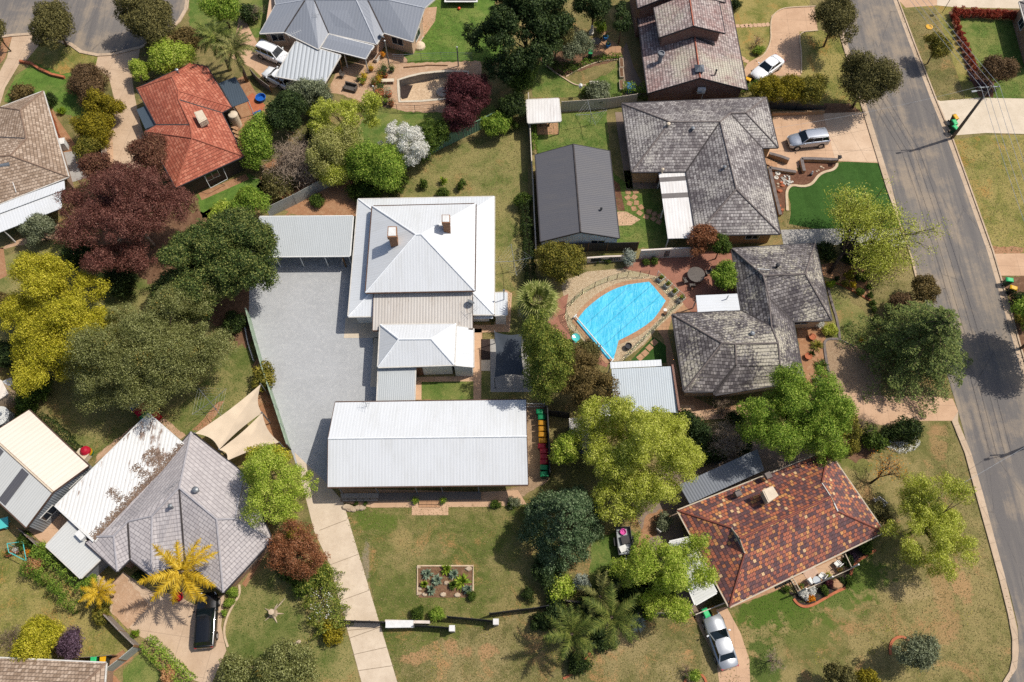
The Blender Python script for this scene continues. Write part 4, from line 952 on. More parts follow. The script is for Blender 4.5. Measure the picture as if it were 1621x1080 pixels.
# ---------------------------------------------------------------- grey tiled house with silver SUV
b=VV('V2','NW:90,158,2.7 NE:910,123,2.7 a:795,212,3.75 bb:705,214,3.75 c:648,262,4.8 d:362,264,4.8 E1:978,408,2.7 E2:885,410,2.7 SE:990,900,2.7 s:740,645,4.8 SW:512,908,2.7 W:455,545,2.7 SW1:145,548,2.7')
h=thing('tiled_house','grey lichen-spotted tiled house with L-shaped hip roof beside the silver car','house',cent(list(b.values())))
roof(h,b,'NW NE a bb c d/NE E1 a/a E1 E2 bb/bb E2 SE s c/s SE SW/c s SW W/d c W SW1/NW d SW1','tile_grey','cap_grey','fascia_dark',.14)
walls(h,[b[k] for k in ('NW','NE','E1','E2','SE','SW','W','SW1')],'brick_tan',.55,.16)
aw=VV('V2','a:298,556,2.55 b:448,546,2.6 c:506,924,2.6 d:350,928,2.55'); slab_roof(h,[aw[k] for k in 'abcd'],'awning_white',.08,'awning')
for y0,y1 in ((582,608),(676,704)):
    f0=(y0-556)/372; f1=(y1-556)/372; q=[aw['a'].lerp(aw['d'],f0),aw['b'].lerp(aw['c'],f0),aw['b'].lerp(aw['c'],f1),aw['a'].lerp(aw['d'],f1)]
    MB().face([p+Vector((0,0,.012)) for p in q]).build('skylight_panel',M['translucent'],h)
posts(h,[p+Vector((0,0,-.1)) for p in t('V2','312,565,2.5 330,740,2.5 358,915,2.5')],.05,'white_metal')
vent('','V2',488,315,4.25,.45,.13,'steel',True,h); vent('','V2',668,535,4.25,.45,.12,'steel',True,h); vent('','V2',350,290,4.5,.4,.12,'plastic_beige',True,h); vent('','V2',318,545,2.85,.3,.1,'plastic_beige',True,h); vent('','V2',942,352,3.0,.35,.05,'black_metal',False,h)
# ---------------------------------------------------------------- lower grey tiled house by the pool
b=VV('V3','n1:428,122,2.7 n2:900,92,2.7 n3:995,528,2.7 i1:775,536,2.7 e2:838,872,2.7 s1:330,955,2.7 s2:325,934,2.7 w2:155,936,2.7 w1:88,497,2.7 i2:480,475,2.7 p:605,275,4.7 q:845,266,4.7 m:638,404,4.55 j:652,565,4.5 k:690,660,4.75 l:702,785,4.1 g:370,660,4.75 f:446,664,4.78 o:450,786,3.95')
h=thing('tiled_house','dark weathered tiled house with two hip wings between pool and conifer','house',cent(list(b.values())))
roof(h,b,'n1 n2 q p/n2 n3 q/p q n3 i1 m/n1 p m j i2/m i1 e2 l k j/w1 i2 j k f g/w1 g w2/g f o s2 w2/f k l e2 s1 o/o s1 s2','tile_dark','cap_grey','fascia_dark',.14)
walls(h,[b[k] for k in ('n1','n2','n3','i1','e2','s1','s2','w2','w1','i2')],'wall_cream',.55,.16)
aw=VV('V3','a:222,388,2.6 b:458,378,2.75 c:474,472,2.75 d:232,484,2.6'); slab_roof(h,[aw[k] for k in 'abcd'],'white_lap',.08,'awning'); posts(h,[p+Vector((0,0,-.1)) for p in t('V3','232,395,2.55 240,478,2.55')],.05,'white_metal')
vent('','V3',536,618,4.2,.5,.14,'steel',True,h); vent('','V3',680,230,4.1,.45,.13,'black_metal',True,h); vent('','V3',395,412,2.6,.9,.05,'steel',False,h)
mb=MB(); A,B=t('V3','575,236,4.75 642,242,4.9'); mb.tube([A-Vector((0,0,.9)),A,B],.04,6); mb.build('roof_pipe',M['white_metal'],h)
# ---------------------------------------------------------------- tin garage with brick parapet
b=VV('K','a:605,160,2.7 b:945,144,2.7 c:985,408,2.55 d:620,402,2.55')
h=thing('garage','blue-grey tin-roofed garage with red brick parapet south of the pool','garage',cent(list(b.values())))
roof(h,b,'a b c d','tin_blue',None,None,.08); walls(h,list(b.values()),'wall_grey',.08,.1)
strip('parapet',[p for p in t('K','948,142,2.45 986,408,2.3')],.2,.5,'brick_red',2.35,structure=False,parent=h)
k=VV('K','a:597,120,2.5 b:888,106,2.5 c:891,142,2.5 d:600,157,2.5'); slab_roof(h,list(k.values()),'white_lap',.06,'porch_roof'); posts(h,[p+Vector((0,0,-.08)) for p in t('K','602,124,2.5 884,110,2.5')],.05,'white_metal')
# ---------------------------------------------------------------- garden sheds under the lime tree
for nm,lab,s,z,m in (('shed','low garden shed with rusty pale iron roof half under the lime-green tree','a:362,440 b:540,430 c:543,610 d:450,612 e:372,560',2.2,'tin_old'),('shed','tiny white-roofed shed squeezed against the tin garage','a:530,375 b:598,342 c:604,426 d:526,430',2.1,'white_lap')):
    pts=[t('K',w.split(':')[1],z)[0] for w in s.split()]; h=thing(nm,lab,'shed',cent(pts)); slab_roof(h,pts,m,.07); walls(h,pts,'wall_white' if m!='tin_old' else 'wall_grey',.08,.08,win=False); 
    c=inset(pts,.06); d=(c[1]-c[0]); MB().box((c[0].lerp(c[1],.5).x,c[0].lerp(c[1],.5).y,.95),(.8,.06,1.8),math.atan2(d.y,d.x)).build('door',M['wall_grey'],h)
# ---------------------------------------------------------------- mottled terracotta house
b=VV('V4','W:118,426,2.7 gW:425,525,4.25 rW:472,585,5.05 rE:990,346,5.05 gE:940,270,4.25 N:975,85,2.7 gE2:1030,430,4.25 E:1295,548,2.7 gW2:500,668,4.25 S:412,975,2.7')
h=thing('tiled_house','house with mottled orange and dark terracotta hip roof on the street corner','house',cent(list(b.values())))
roof(h,b,'W gW rW rE gE N/N gE gE2 E/E gE2 rE rW gW2 S/S gW2 gW W','tile_multi','cap_multi','fascia_cream',.14)
MB().face([b['gW'],b['rW'],b['gW2']]).face([b['gW']+Vector((.05,0,-.02)),b['gW2']+Vector((.05,0,-.02)),b['rW']+Vector((.05,0,-.02))]).build('gablet',M['tin_slate'],h); MB().face([b['gE'],b['gE2'],b['rE']]).build('gablet',M['fascia_white'],h)
for a_,c_ in (('gW','gW2'),): MB().bar(b[a_],b[c_],.12,.1).build('gablet_sill',M['wall_blue'],h)
MB().bar(b['gE'],b['rE'],.08,.1).build('gablet_trim',M['fascia_white'],h); MB().bar(b['gE2'],b['rE'].lerp(b['gE2'],.45),.1,.14).build('gablet_trim',M['white_metal'],h)
walls(h,[b[k] for k in ('W','N','E','S')],'brick_brown',.6,.16)
cooler('','V4','600,310 660,285 694,340 634,380',5.3,.95,h)
for x,y in ((460,330),(632,228)): MB().box(t('V4','%d,%d,3.7'%(x,y))[0],(.55,.55,.5),.4).build('roof_vent',M['cap_grey'],h)
vent('','V4',470,312,3.7,1.0,.04,'white_metal',True,h)
dk=VV('V4','a:125,280,2.55 b:572,76,2.55 c:612,196,2.75 d:186,388,2.75'); slab_roof(h,[dk[k] for k in 'abcd'],'tin_slate',.07,'awning',None); posts(h,[p+Vector((0,0,-.1)) for p in t('V4','132,284,2.55 340,190,2.55 560,86,2.55')],.05,'white_metal')
rb=MB(); pr=t('V4','1050,685,0 1088,765,0 800,898,0 755,820,0'); 
MB().prism(t('V4','760,822 1048,684 1088,762 800,896'),0,.16).build('porch_slab',M['conc_tan'],h)
for A,B in zip(pr[:-1],pr[1:]):
    for zz in (.32,1.0): rb.bar(A+Vector((0,0,zz)),B+Vector((0,0,zz)),.07,.07)
    k=max(3,int((B-A).length/.2))
    for i in range(k+1): q=A.lerp(B,i/k); rb.bar(q+Vector((0,0,.1)),q+Vector((0,0,1.0)),.03,.03)
rb.build('railing',M['fascia_cream'],h)
posts(h,[Vector((p.x,p.y,2.55)) for p in t('V4','1088,762 800,896 944,829')],.06,'white_metal',.16)
for i,(x,y) in enumerate(((684,862),(705,852),(728,842),(748,832))): p=t('V4','%d,%d'%(x,y))[0]; MB().box((p.x,p.y,.08+.0*i),(.35,.22,.16),.42).build('step',M['dark_brown'],h)
b=VV('X','a:1060,858,2.45 b:1096,850,2.5 c:1134,938,2.5 d:1101,957,2.4')
h=thing('patio_roof','light corrugated iron patio roof under the bright green tree beside the terracotta house','patio roof',cent(list(b.values())))
roof(h,b,'a b c d','tin_shed',None,'white_metal',.07); posts(h,[Vector((p.x,p.y,2.38)) for p in inset(list(b.values()),.1)],.05,'white_metal')
# ---------------------------------------------------------------- two-storey brick house
b=VV('W1','r1:700,40,4.5 r2:800,768,4.5 SW:287,920,2.8 SE:1265,885,2.8 NW:185,180,2.8 NE:1070,-120,2.8'); b['r1']=t('W1','690,-60,4.5')[0]
h=thing('two_storey_house','two-storey dark brick house with gabled pinkish grey tile roofs and round flue','house',cent([b['SW'],b['SE'],b['NE'],b['NW']]))
roof(h,b,'NW r1 r2 SW/r1 NE SE r2','tile_rose','cap_red','fascia_dark',.14); walls(h,[b[k] for k in ('NW','r1','NE','SE','r2','SW')],'brick_red',.5,.16,win=False)
u=VV('W1','sw:400,370,5.3 rs:735,255,6.7 se:1043,328,5.3 nw:345,76,5.3 rn:690,-60,6.7 ne:985,18,5.3')
roof(h,u,'nw rn rs sw/rn ne se rs','tile_rose','cap_red','fascia_dark',.12,'upper_roof'); walls(h,[u[k] for k in ('nw','rn','ne','se','rs','sw')],'brick_red',.45,.16,z0=2.6,name='upper_wall',win=False)
u=VV('W1','sw:188,80,5.0 rs:620,-88,6.9 se:1045,26,5.0 nw:120,-330,5.0 rn:560,-470,6.9 ne:960,-360,5.0')
roof(h,u,'nw rn rs sw/rn ne se rs','tile_rose','cap_red','fascia_dark',.12,'front_roof'); walls(h,[u[k] for k in ('nw','rn','ne','se','rs','sw')],'brick_red',.4,.16,name='front_wall',win=False)
mb=MB(); A=t('W1','430,445,3.35 735,362,4.55 940,440,3.9'); 
for p,q in zip(A[:-1],A[1:]): mb.bar(p,q,.3,.08)
mb.build('flashing',M['cap_dark'],h)
c=t('W1','405,590,3.6')[0]; mb=MB().lathe(c-Vector((0,0,.4)),[(.26,0),(.26,1.1),(.4,1.15),(.4,1.5),(.3,1.52),(.28,1.35)],16); mb.build('flue',M['wall_grey'],h)
c=t('W1','790,690,4.5')[0]; MB().box(c,(.8,.8,.5)).add([c+Vector(q) for q in ((-.55,-.55,.25),(.55,-.55,.25),(.55,.55,.25),(-.55,.55,.25),(0,0,.75))],[[3,2,1,0],[0,1,4],[1,2,4],[2,3,4],[3,0,4]]).build('roof_cowl',M['tin_slate'],h)
vent('','W1',945,745,3.9,.75,.08,'black_metal',True,h)
c=t('W1','810,880,2.3')[0]; o=MB().box(c+Vector((0,-.2,0)),(.95,.35,.7)).build('air_conditioner',M['white_metal'],h); MB().lathe(c+Vector((-.18,-.385,-.02)),[(.0,-.02),(.24,-.02),(.24,.02)],12).build('fan_grille',M['steel'],o); MB().tube([c+Vector((.35,-.1,-.35)),c+Vector((.35,-.1,-1.6))],.04,6).build('duct',M['white_metal'],h)
# ---------------------------------------------------------------- grey metal-roofed house with carport
b=VV('B','a:40,190,2.7 b:182,184,2.7 c:375,280,2.7 d:432,190,2.75 e:350,0,4.4 f:300,0,4.5 g:130,28,3.6 hh:705,252,2.7 i:590,0,4.5 j:745,186,2.8 k:655,0,4.3 l:915,238,2.7 m:980,46,4.1 n:770,0,4.5 o:1045,-10,3.2 q:960,-190,2.7 r:100,-190,2.7')
h=thing('metal_roof_house','mid-grey metal-roofed house with several hips behind the drained pool','house',cent([b['a'],b['l'],b['q'],b['r']]))
roof(h,b,'a b f g/b c d e f/d hh i e/hh j k i/j l m n k/r g f e i k n/r n m o q','tin_metal','cap_metal','fascia_white',.12,capr=.08)
o_=[b[k] for k in ('a','b','c','d','hh','j','l','m','q','r')]
walls(h,[Vector((p.x,p.y,2.75 if k!='m' else 3.9)) for p,k in zip(o_,('a','b','c','d','hh','j','l','m','q','r'))],'wall_pink',.5,.2)
v=VV('B','a:432,196,2.72 b:690,262,2.72 c:645,334,2.45 d:388,268,2.45'); m1=v['a'].lerp(v['d'],.35)+Vector((0,0,.08)); m2=v['b'].lerp(v['c'],.35)+Vector((0,0,.08)); v['e']=m1; v['f']=m2
roof(h,v,'a b f e/e f c d','tin_metal',None,'white_metal',.06,'verandah_roof'); posts(h,[p+Vector((0,0,-.08)) for p in t('B','640,330,2.45 520,300,2.45')],.06,'white_metal')
dish('B',735,205,3.0,h,.4,.7); antenna('B',250,225,3.0,1.0,h,1.8,.5,7,'white_metal'); antenna('B',365,104,3.6,.5,h,.8,.2,3)
b=VV('B','a:245,238,2.5 b:500,316,2.5 c:402,486,2.4 d:130,434,2.4')
h=thing('carport','carport with light striped corrugated roof attached beside the grey metal-roofed house','carport',cent(list(b.values()))); roof(h,b,'a b c d','tin_metal_light',None,'fascia_white',.08); posts(h,[Vector((p.x,p.y,2.35)) for p in inset(list(b.values()),.15)],.06,'timber')
# ---------------------------------------------------------------- red tiled house
b=VV('A','w1:780,505,2.7 n1:1085,362,2.7 n2:1178,380,2.7 e1:1320,612,2.7 i1:1262,642,2.7 e2:1388,890,2.7 s1:1003,1068,2.7 w2:828,750,2.7 wi:892,712,2.7 r1:982,440,4.35 r2:1017,520,4.4 r3:1017,568,4.4 r4:1085,712,4.55 r5:1095,788,4.75')
h=thing('tiled_house','house with bright red tiled hip roof and beige rooftop cooler','house',cent(list(b.values())))
roof(h,b,'w1 n1 r1/w1 r1 r2 r3 r4 wi/n1 n2 e1 r2 r1/r2 e1 i1 r3/r3 i1 e2 r5 r4/wi r4 r5 w2/w2 r5 s1/r5 e2 s1','tile_red','cap_red','fascia_dark',.14)
walls(h,[b[k] for k in ('w1','n1','n2','e1','i1','e2','s1','w2','wi')],'wall_dark',.5,.16)
cooler('','A','1105,640 1150,625 1180,678 1135,703',4.9,.8,h); vent('','A',1015,415,3.9,.4,.12,'steel',True,h)
for s in ('a:1248,475,2.5 b:1340,437,2.5 c:1420,575,2.45 d:1325,610,2.45','a:778,625,2.3 b:830,603,2.4 c:890,710,2.4 d:828,736,2.3'):
    k=VV('A',s); slab_roof(h,list(k.values()),'solar',.06,'awning'); posts(h,[Vector((p.x,p.y,2.25)) for p in inset(list(k.values()),.1)],.04,'white_metal')
A,B,C_=t('E','1175,40 1290,0 1300,45',1.6); mb=MB(); 
for p,q in zip(t('E','1162,30,2.2 1200,100,.9 1297,48,.9'),t('E','1200,100,.9 1297,48,.9 1268,-20,2.2')): mb.tube([p,q],.03,5)
mb.build('awning_frame',M['white_metal'],h)
# ---------------------------------------------------------------- brown tiled house at the left edge
b=VV('A','a:0,612,3.4 n:245,520,2.7 r1:115,628,4.3 r2:150,790,4.4 r3:60,887,4.6 e:390,1008,2.7 w:-60,780,3.6 sw:-260,1262,2.7 rw:-300,910,4.6 wn:-200,690,2.7')
h=thing('tiled_house','brown tiled house with hip roof and long white awning at the left edge','house',cent([b['n'],b['e'],b['sw'],b['wn']]))
roof(h,b,'n r1 a wn/n e r3 r2 r1/a r1 r2 w/w r2 r3 rw/rw r3 e sw/wn a w rw','tile_brown','cap_brown','fascia_white',.14)
walls(h,[b[k] for k in ('n','e','sw','wn')],'brick_brown',.5,.16)
for s in ('a:-60,214,2.65 b:366,58,2.65 c:370,106,2.62 d:-60,266,2.62','a:-60,272,2.45 b:352,116,2.45 c:352,214,2.35 d:-60,376,2.35'):
    k=VV('E',s); slab_roof(h,list(k.values()),'white_roof',.07,'awning')
posts(h,[p+Vector((0,0,-.1)) for p in t('E','20,342,2.35 190,276,2.35 345,215,2.35')],.05,'white_metal')
c=t('A','40,975,3.7')[0]; o=MB().tube([c+Vector((-.55,.3,.45)),c+Vector((.45,.55,.45))],.26,10).build('solar_tank',M['steel'],h); k=t('A','0,985,3.95 62,962,3.95 78,1000,3.5 8,1022,3.5'); slab_roof(o,k,'solar',.06,'solar_collector')
A,B=t('A','65,1010,3.5 95,1100,2.9'); MB().tube([A+Vector((0,0,.1)),B+Vector((0,0,.1))],.04,6).build('roof_pipe',M['white_metal'],h)
# ---------------------------------------------------------------- grey-lilac tiled house with stained patio roof
b=VV('V5','N:818,150,2.7 E0:1100,370,2.7 E:1250,725,2.7 S:990,1005,2.7 a:755,447,4.9 bb:955,615,4.7 i1:785,835,2.7 cc:610,597,4.0 t2:606,918,2.7 i2:492,825,2.7 d:480,627,3.55 t3:425,893,2.7 e:405,705,3.3 w:255,740,2.7 f:315,708,2.9 v1:775,745,3.1 x:1055,612,4.3')
h=thing('tiled_house','smooth lilac-grey tiled house with three pointed hips behind the golden palm','house',cent([b['N'],b['E'],b['S'],b['w']]))
roof(h,b,'N E0 x bb a/E0 E x/bb x E S/a bb S i1/a i1 t2 cc/cc t2 i2 d/d i2 t3 e/e t3 w f/N a cc d e f','tile_slate','cap_slate','fascia_dark',.14)
walls(h,[b[k] for k in ('N','E0','E','S','i1','t2','i2','t3','w','f')],'brick_brown',.5,.18)
vent('','V5',725,555,4.1,.8,.11,'steel',True,h); c=t('V5','848,462,4.6')[0]; MB().lathe(c-Vector((0,0,.3)),[(.18,0),(.18,.5),(.3,.55),(.28,.75),(.12,.85)],14).build('whirly_vent',M['steel'],h)
antenna('V5',720,440,4.5,.25,h,1.4,.75,4)
b=VV('V5','a:95,543,2.75 b:590,52,2.75 c:790,226,2.9 d:300,732,2.9')
h=thing('patio_roof','white corrugated patio roof littered with brown leaf debris','patio roof',cent(list(b.values()))); roof(h,b,'a b c d','tin_stained',None,'white_metal',.07); posts(h,[Vector((p.x,p.y,2.68)) for p in inset(list(b.values()),.15)],.05,'white_metal')
mb=MB().bar(b['a']+Vector((0,0,.02)),b['d']+Vector((0,0,.02)),.2,.14); mb.build('gutter',M['white_metal'],h)
gl=np.random.default_rng(5); A=[]
for i in range(5200):                                   # fallen leaves lying in drifts on the sheets
    u=gl.uniform(0,1); w=1-abs(gl.normal(0,.05+.05*math.sin(u*60)**2)) if gl.random()<.8 else gl.choice([.55,.62,.78,.70])+gl.normal(0,.02)
    if w>1 or w<0: continue
    if w<.83: u=gl.choice([.36,.62,.74,.80])+gl.normal(0,.022)
    p=(b['a'].lerp(b['b'],u)).lerp(b['d'].lerp(b['c'],u),w); A.append((p.x,p.y,p.z+.02+gl.uniform(0,.03)))
A=np.array(A); mk('litter',m_leaf('leaf_litter','54443a','705c4e','8a7462',.9,.0))
o=quads_obj('leaf_litter',leaves(A,np.tile(np.array([0,0,1.0]),(len(A),1)),.11,gl,.6,.25),M['litter'],None,tuple(A[0])); o.location=A[0]; tag(o,kind='stuff',label='brown leaf litter drifted over the white patio roof',cat='leaf litter')
# ---------------------------------------------------------------- cream and grey shed
b={}; b.update(VV('I','ne:165,393,2.8 se:505,712,2.8 rs:300,862,3.7 ss:150,1062,2.8 nn:-60,535,3.7')); b['nw']=b['nn']+(b['ss']-b['rs'])
h=thing('shed','big shed with cream roof slope, grey slope with dark skylights and ribbed end wall','shed',cent([b['ne'],b['se'],b['ss'],b['nw']]))
roof(h,{k:b[k] for k in ('ne','se','rs','nn')},'ne se rs nn','tin_cream',None,'fascia_brown',.08); roof(h,{k:b[k] for k in ('nn','rs','ss','nw')},'nn rs ss nw','tin_shed',None,'fascia_brown',.08)
MB().tube([b['nn'],b['rs']],.09,6).build('ridge_cap',M['plastic_beige'],h)
walls(h,[b[k] for k in ('ne','se','rs','ss','nw','nn')],'wall_sheet',.12,.14)
for u0,u1 in ((.18,.26),(.55,.66)):
    q=[b['nn'].lerp(b['rs'],u0),b['nn'].lerp(b['rs'],u1),b['nw'].lerp(b['ss'],u1),b['nw'].lerp(b['ss'],u0)]; k=[q[0].lerp(q[3],.06),q[1].lerp(q[2],.06),q[2].lerp(q[1],.03),q[3].lerp(q[0],.03)]
    MB().face([p+Vector((0,0,.02)) for p in k]).build('skylight',M['tin_dark'],h)
b=VV('M','a:392,163,2.45 b:572,377,2.45 c:460,486,2.35 d:264,302,2.35')
h=thing('lean_to','flat light-grey tin lean-to between the big shed and the lilac-grey house','lean-to',cent(list(b.values()))); roof(h,b,'a b c d','tin_shed',None,'fascia_white',.08); walls(h,list(b.values()),'wall_grey',.15,.1,win=False)
c=t('M','462,245,2.75')[0]; MB().box(c,(.9,.5,.5),-.7).build('air_conditioner',M['white_metal'],h)
# ---------------------------------------------------------------- brown roof at the bottom edge
b=VV('M','nw:-300,930,2.7 ne:603,972,2.7 r2:395,1160,4.3 r1:-300,1130,4.3 se:575,1330,2.7 sw:-300,1330,2.7')
h=thing('tiled_house','brown tiled roof of a house cut by the bottom edge beside the yellow shrub','house',cent(list(b.values())))
roof(h,b,'nw ne r2 r1/ne se r2/se sw r1 r2','tile_brown','cap_brown','fascia_white',.14); walls(h,[b[k] for k in ('nw','ne','se','sw')],'brick_brown',.5,.16)
# ---------------------------------------------------------------- buildings cut by other edges
b=VV('D','a:1470,20,2.7 b:1700,-60,2.7 c:2000,-60,2.7 d:1900,320,2.7 e:1560,150,2.7 r:1750,60,4.3')
h=thing('tiled_house','grey house corner across the street at the top right edge','house',cent(list(b.values())))
b2=VV('D','a:1490,10,2.7 b:1900,-120,2.7 c:2000,200,2.7 d:1580,330,2.7 r:1760,110,4.2'); roof(h,b2,'a b r/b c r/c d r/d a r','tile_grey_pale','cap_grey','fascia_white',.14); walls(h,[b2[k] for k in 'abcd'],'brick_brown',.5,.16)
b=VV('I','a:-120,150,2.4 b:10,225,2.4 c:48,300,2.4 d:-80,380,2.4')
h=thing('shed','small pale shed at the left edge below the yellow tree','shed',cent(list(b.values()))); slab_roof(h,list(b.values()),'tin_cream',.08); walls(h,list(b.values()),'wall_cream',.08,.1,win=False)
c=t('I','62,262,0')[0]; h=tag(MB().box((c.x,c.y,.4),(1.1,.8,.8),.5).box((c.x,c.y,.83),(1.2,.9,.06),.5).build('storage_box',M['wall_blue'],None,org=(c.x,c.y,0)),'pale grey storage box beside the small left shed','box')
# ================================================================ loose things: vehicles, bins, fences, poles, furniture
def sharp(o,a=35):
    me=o.data; me.polygons.foreach_set('use_smooth',[True]*len(me.polygons)); me.set_sharp_from_angle(angle=R(a)); return o
mk('tyre',m_plain('tyre_rubber','1b1b1d','141416',8,.85,.1)); mk('rim',m_plain('alloy_rim','b4b6b9','8f9194',8,.35,0,.6)); mk('lamp_clear',m_glass('lamp_clear','c9ced2',.1)); mk('lamp_red',m_paint('lamp_red','8c1016')); mk('car_glass',m_glass('car_glass','10181c',.06)); mk('trim',m_plain('black_trim','1c1d1f','141416',6,.6,0))
def car(label,px,py,ang,col,kind='sedan',metal=.0,L=4.75,w=.92,name='parked_car',group=None):
    c=P(px,py,.5); o=thing(name,label,'car',(0,0,0),group); pm=m_paint('car_paint_'+kind,col,.3,metal)
    if kind=='suv': zh,zb,zr,wb,rb,wf,rf=1.08,1.16,1.76,1.05,-2.22,.42,-1.95; gr=.28
    elif kind=='wagon': zh,zb,zr,wb,rb,wf,rf=.95,1.02,1.52,.95,-2.2,.2,-1.85; gr=.22
    elif kind=='hatch': zh,zb,zr,wb,rb,wf,rf=.95,1.0,1.5,.95,-1.95,.25,-1.55; gr=.22
    else: zh,zb,zr,wb,rb,wf,rf=.90,.97,1.43,.80,-1.72,.05,-1.12; gr=.2
    h=L/2; st=[(h,.62,zh*.62,gr+.16),(h-.1,.80,zh*.78,gr+.03),(h-.4,.92,zh*.9,gr),(h-.9,.985,zh*.97,gr),(wb+.1,1,zh,gr),(wb-.25,1,zb,gr),(0,1,zb,gr),(-1.2,1,zb,gr),(rb+.25,.99,zb+.01,gr),(rb-.05,.97,zb+.0,gr)]
    if kind in('sedan',): st+=[(-h+.35,.95,zb+.0,gr),(-h+.08,.86,zb-.08,gr+.08),(-h,.74,zb-.25,gr+.16)]
    else: st+=[(-h+.06,.88,zb-.06,gr+.06),(-h,.78,zb-.2,gr+.15)]
    st=[s for i,s in enumerate(st) if i==0 or s[0]<st[i-1][0]-.02]
    vs=[];fs=[];n=11
    for x,ws,zs,zb_ in st:
        W=w*ws; cr=.035
        ring=[(-W*.9,zb_),(-W*.99,zb_+.16),(-W,(zb_+zs)*.55),(-W*.965,zs-.09),(-W*.86,zs-.005),(0,zs+cr)]
        ring=ring+[(-y,z) for y,z in ring[-2::-1]]
        vs+=[(x,y,z) for y,z in ring]
    for i in range(len(st)-1):
        for k in range(n): fs.append([i*n+k,i*n+(k+1)%n,(i+1)*n+(k+1)%n,(i+1)*n+k][::-1])
    fs.append(list(range(n))); m=len(st)-1; fs.append([m*n+k for k in range(n)][::-1])
    sharp(MB().add(vs,fs).build('body',pm,o),40)
    bw,rw=w*.87,w*.70
    A=dict(fl=(wb,bw,zb-.02),fr=(wb,-bw,zb-.02),bl=(rb,bw*.97,zb-.02),br=(rb,-bw*.97,zb-.02),FL=(wf,rw,zr-.05),FR=(wf,-rw,zr-.05),BL=(rf,rw*.97,zr-.06),BR=(rf,-rw*.97,zr-.06)); A={k:Vector(v) for k,v in A.items()}
    def pane(nm,ks,th=.02):
        p=[A[k] for k in ks]; nrm=(p[1]-p[0]).cross(p[3]-p[0]).normalized()*th; MB().add(p+[q-nrm for q in p],[[0,1,2,3],[7,6,5,4]]+[[i,4+i,4+(i+1)%4,(i+1)%4] for i in range(4)]).build(nm,M['car_glass'],o)
    pane('windscreen',('fr','fl','FL','FR')); pane('rear_window',('bl','br','BR','BL')); pane('side_window',('fl','bl','BL','FL')); pane('side_window',('br','fr','FR','BR'))
    for a,b_ in (('fl','FL'),('fr','FR'),('bl','BL'),('br','BR')): MB().bar(A[a],A[b_],.075,.06).build('pillar',pm,o)
    for f in ((.42,.46) if kind!='suv' else (.36,.34),)+(((.72,.72),) if kind!='sedan' else ()):
        for a,b_,c_,d_ in (('fl','bl','FL','BL'),('fr','br','FR','BR')): MB().bar(A[a].lerp(A[b_],f[0]),A[c_].lerp(A[d_],f[1]),.06,.05).build('pillar',pm,o)
    vs=[];fs=[];nx,ny=7,7
    for i in range(nx):
        x=wf+.06+(rf-.07-wf-.06)*i/(nx-1)
        for j in range(ny):
            y=(rw+.03)*(-1+2*j/(ny-1)); e=abs(-1+2*j/(ny-1)); q=abs(-1+2*i/(nx-1)); vs.append((x,y*(1-.06*q**4),zr-.055*e**3-.05*q**3))
    for i in range(nx-1):
        for j in range(ny-1): fs.append([i*ny+j,i*ny+j+1,(i+1)*ny+j+1,(i+1)*ny+j][::-1])
    vs2=[(x,y,z-.05) for x,y,z in vs]; k=len(vs); rim_=[j for j in range(ny)]+[i*ny+ny-1 for i in range(1,nx)]+[(nx-1)*ny+j for j in range(ny-2,-1,-1)]+[i*ny for i in range(nx-2,0,-1)]
    fs+= [[q+k for q in f[::-1]] for f in fs]+[[rim_[i],rim_[i]+k,rim_[(i+1)%len(rim_)]+k,rim_[(i+1)%len(rim_)]] for i in range(len(rim_))]
    ro=sharp(MB().add(vs+vs2,fs).build('roof',pm,o),50)
    if kind in('suv','wagon'):
        for s in (-1,1): MB().bar((wf-.1,s*rw*.94,zr+.02),(rf+.1,s*rw*.94,zr+.015),.04,.05).build('roof_rail',M['trim'] if kind=='wagon' else M['rim'],ro)
    rr=.37 if kind=='suv' else .33
    for x in (h-.9,-h+.98):
        for s in (-1,1):
            y=s*(w-.10); wh=MB().tube([(x,y-.11,rr),(x,y+.11,rr)],rr,18).build('tyre',M['tyre'],o); MB().tube([(x,y+s*.1,rr),(x,y+s*.125,rr)],rr*.66,14).build('rim',M['rim'],wh)
            MB().tube([(x,s*(w-.1),rr+.02),(x,s*(w+.003),rr+.02)],rr+.06,18).build('wheel_arch',M['trim'],o)
    for s in (-1,1):
        MB().bar((h-.30,s*w*.70,zh*.78),(h-.08,s*w*.56,zh*.69),.26,.12).build('headlight',M['lamp_clear'],o)
        MB().box((-h+.10,s*w*.70,zb-.16),(.16,.3,.16),s*.25).build('tail_light',M['lamp_red'],o)
        MB().box((wb-.22,s*(w+.09),zb+.06),(.12,.2,.13),s*.3).build('wing_mirror',pm,o)
    MB().box((h-.015,0,gr+.2),(.05,1.0,.14)).build('grille',M['trim'],o); MB().box((-h+.0,0,zb-.38),(.05,.42,.11)).build('number_plate',M['fascia_white'],o)
    for f in (.02,.5,1.0):
        x=wb-.15+(rb+.25-wb+.15)*f
        for sd in (-1,1): MB().bar((x,sd*(w+.001),gr+.2),(x,sd*(w*.975),zb-.09),.012,.02).build('door_seam',M['trim'],o)
    wp=MB(); 
    for s in (-.35,.25): wp.tube([A['fr'].lerp(A['fl'],.5+s)+Vector((.03,0,.03)),A['fr'].lerp(A['fl'],.62+s).lerp(A['FL'],.3)+Vector((.02,0,.04))],.012,4)
    wp.build('wiper',M['trim'],o)
    o.location=(c.x,c.y,.03); o.rotation_euler=(0,0,R(ang)); return o
def pxang(x0,y0,x1,y1):
    a=P(x0,y0,.6);b=P(x1,y1,.6); return math.degrees(math.atan2(b.y-a.y,b.x-a.x))
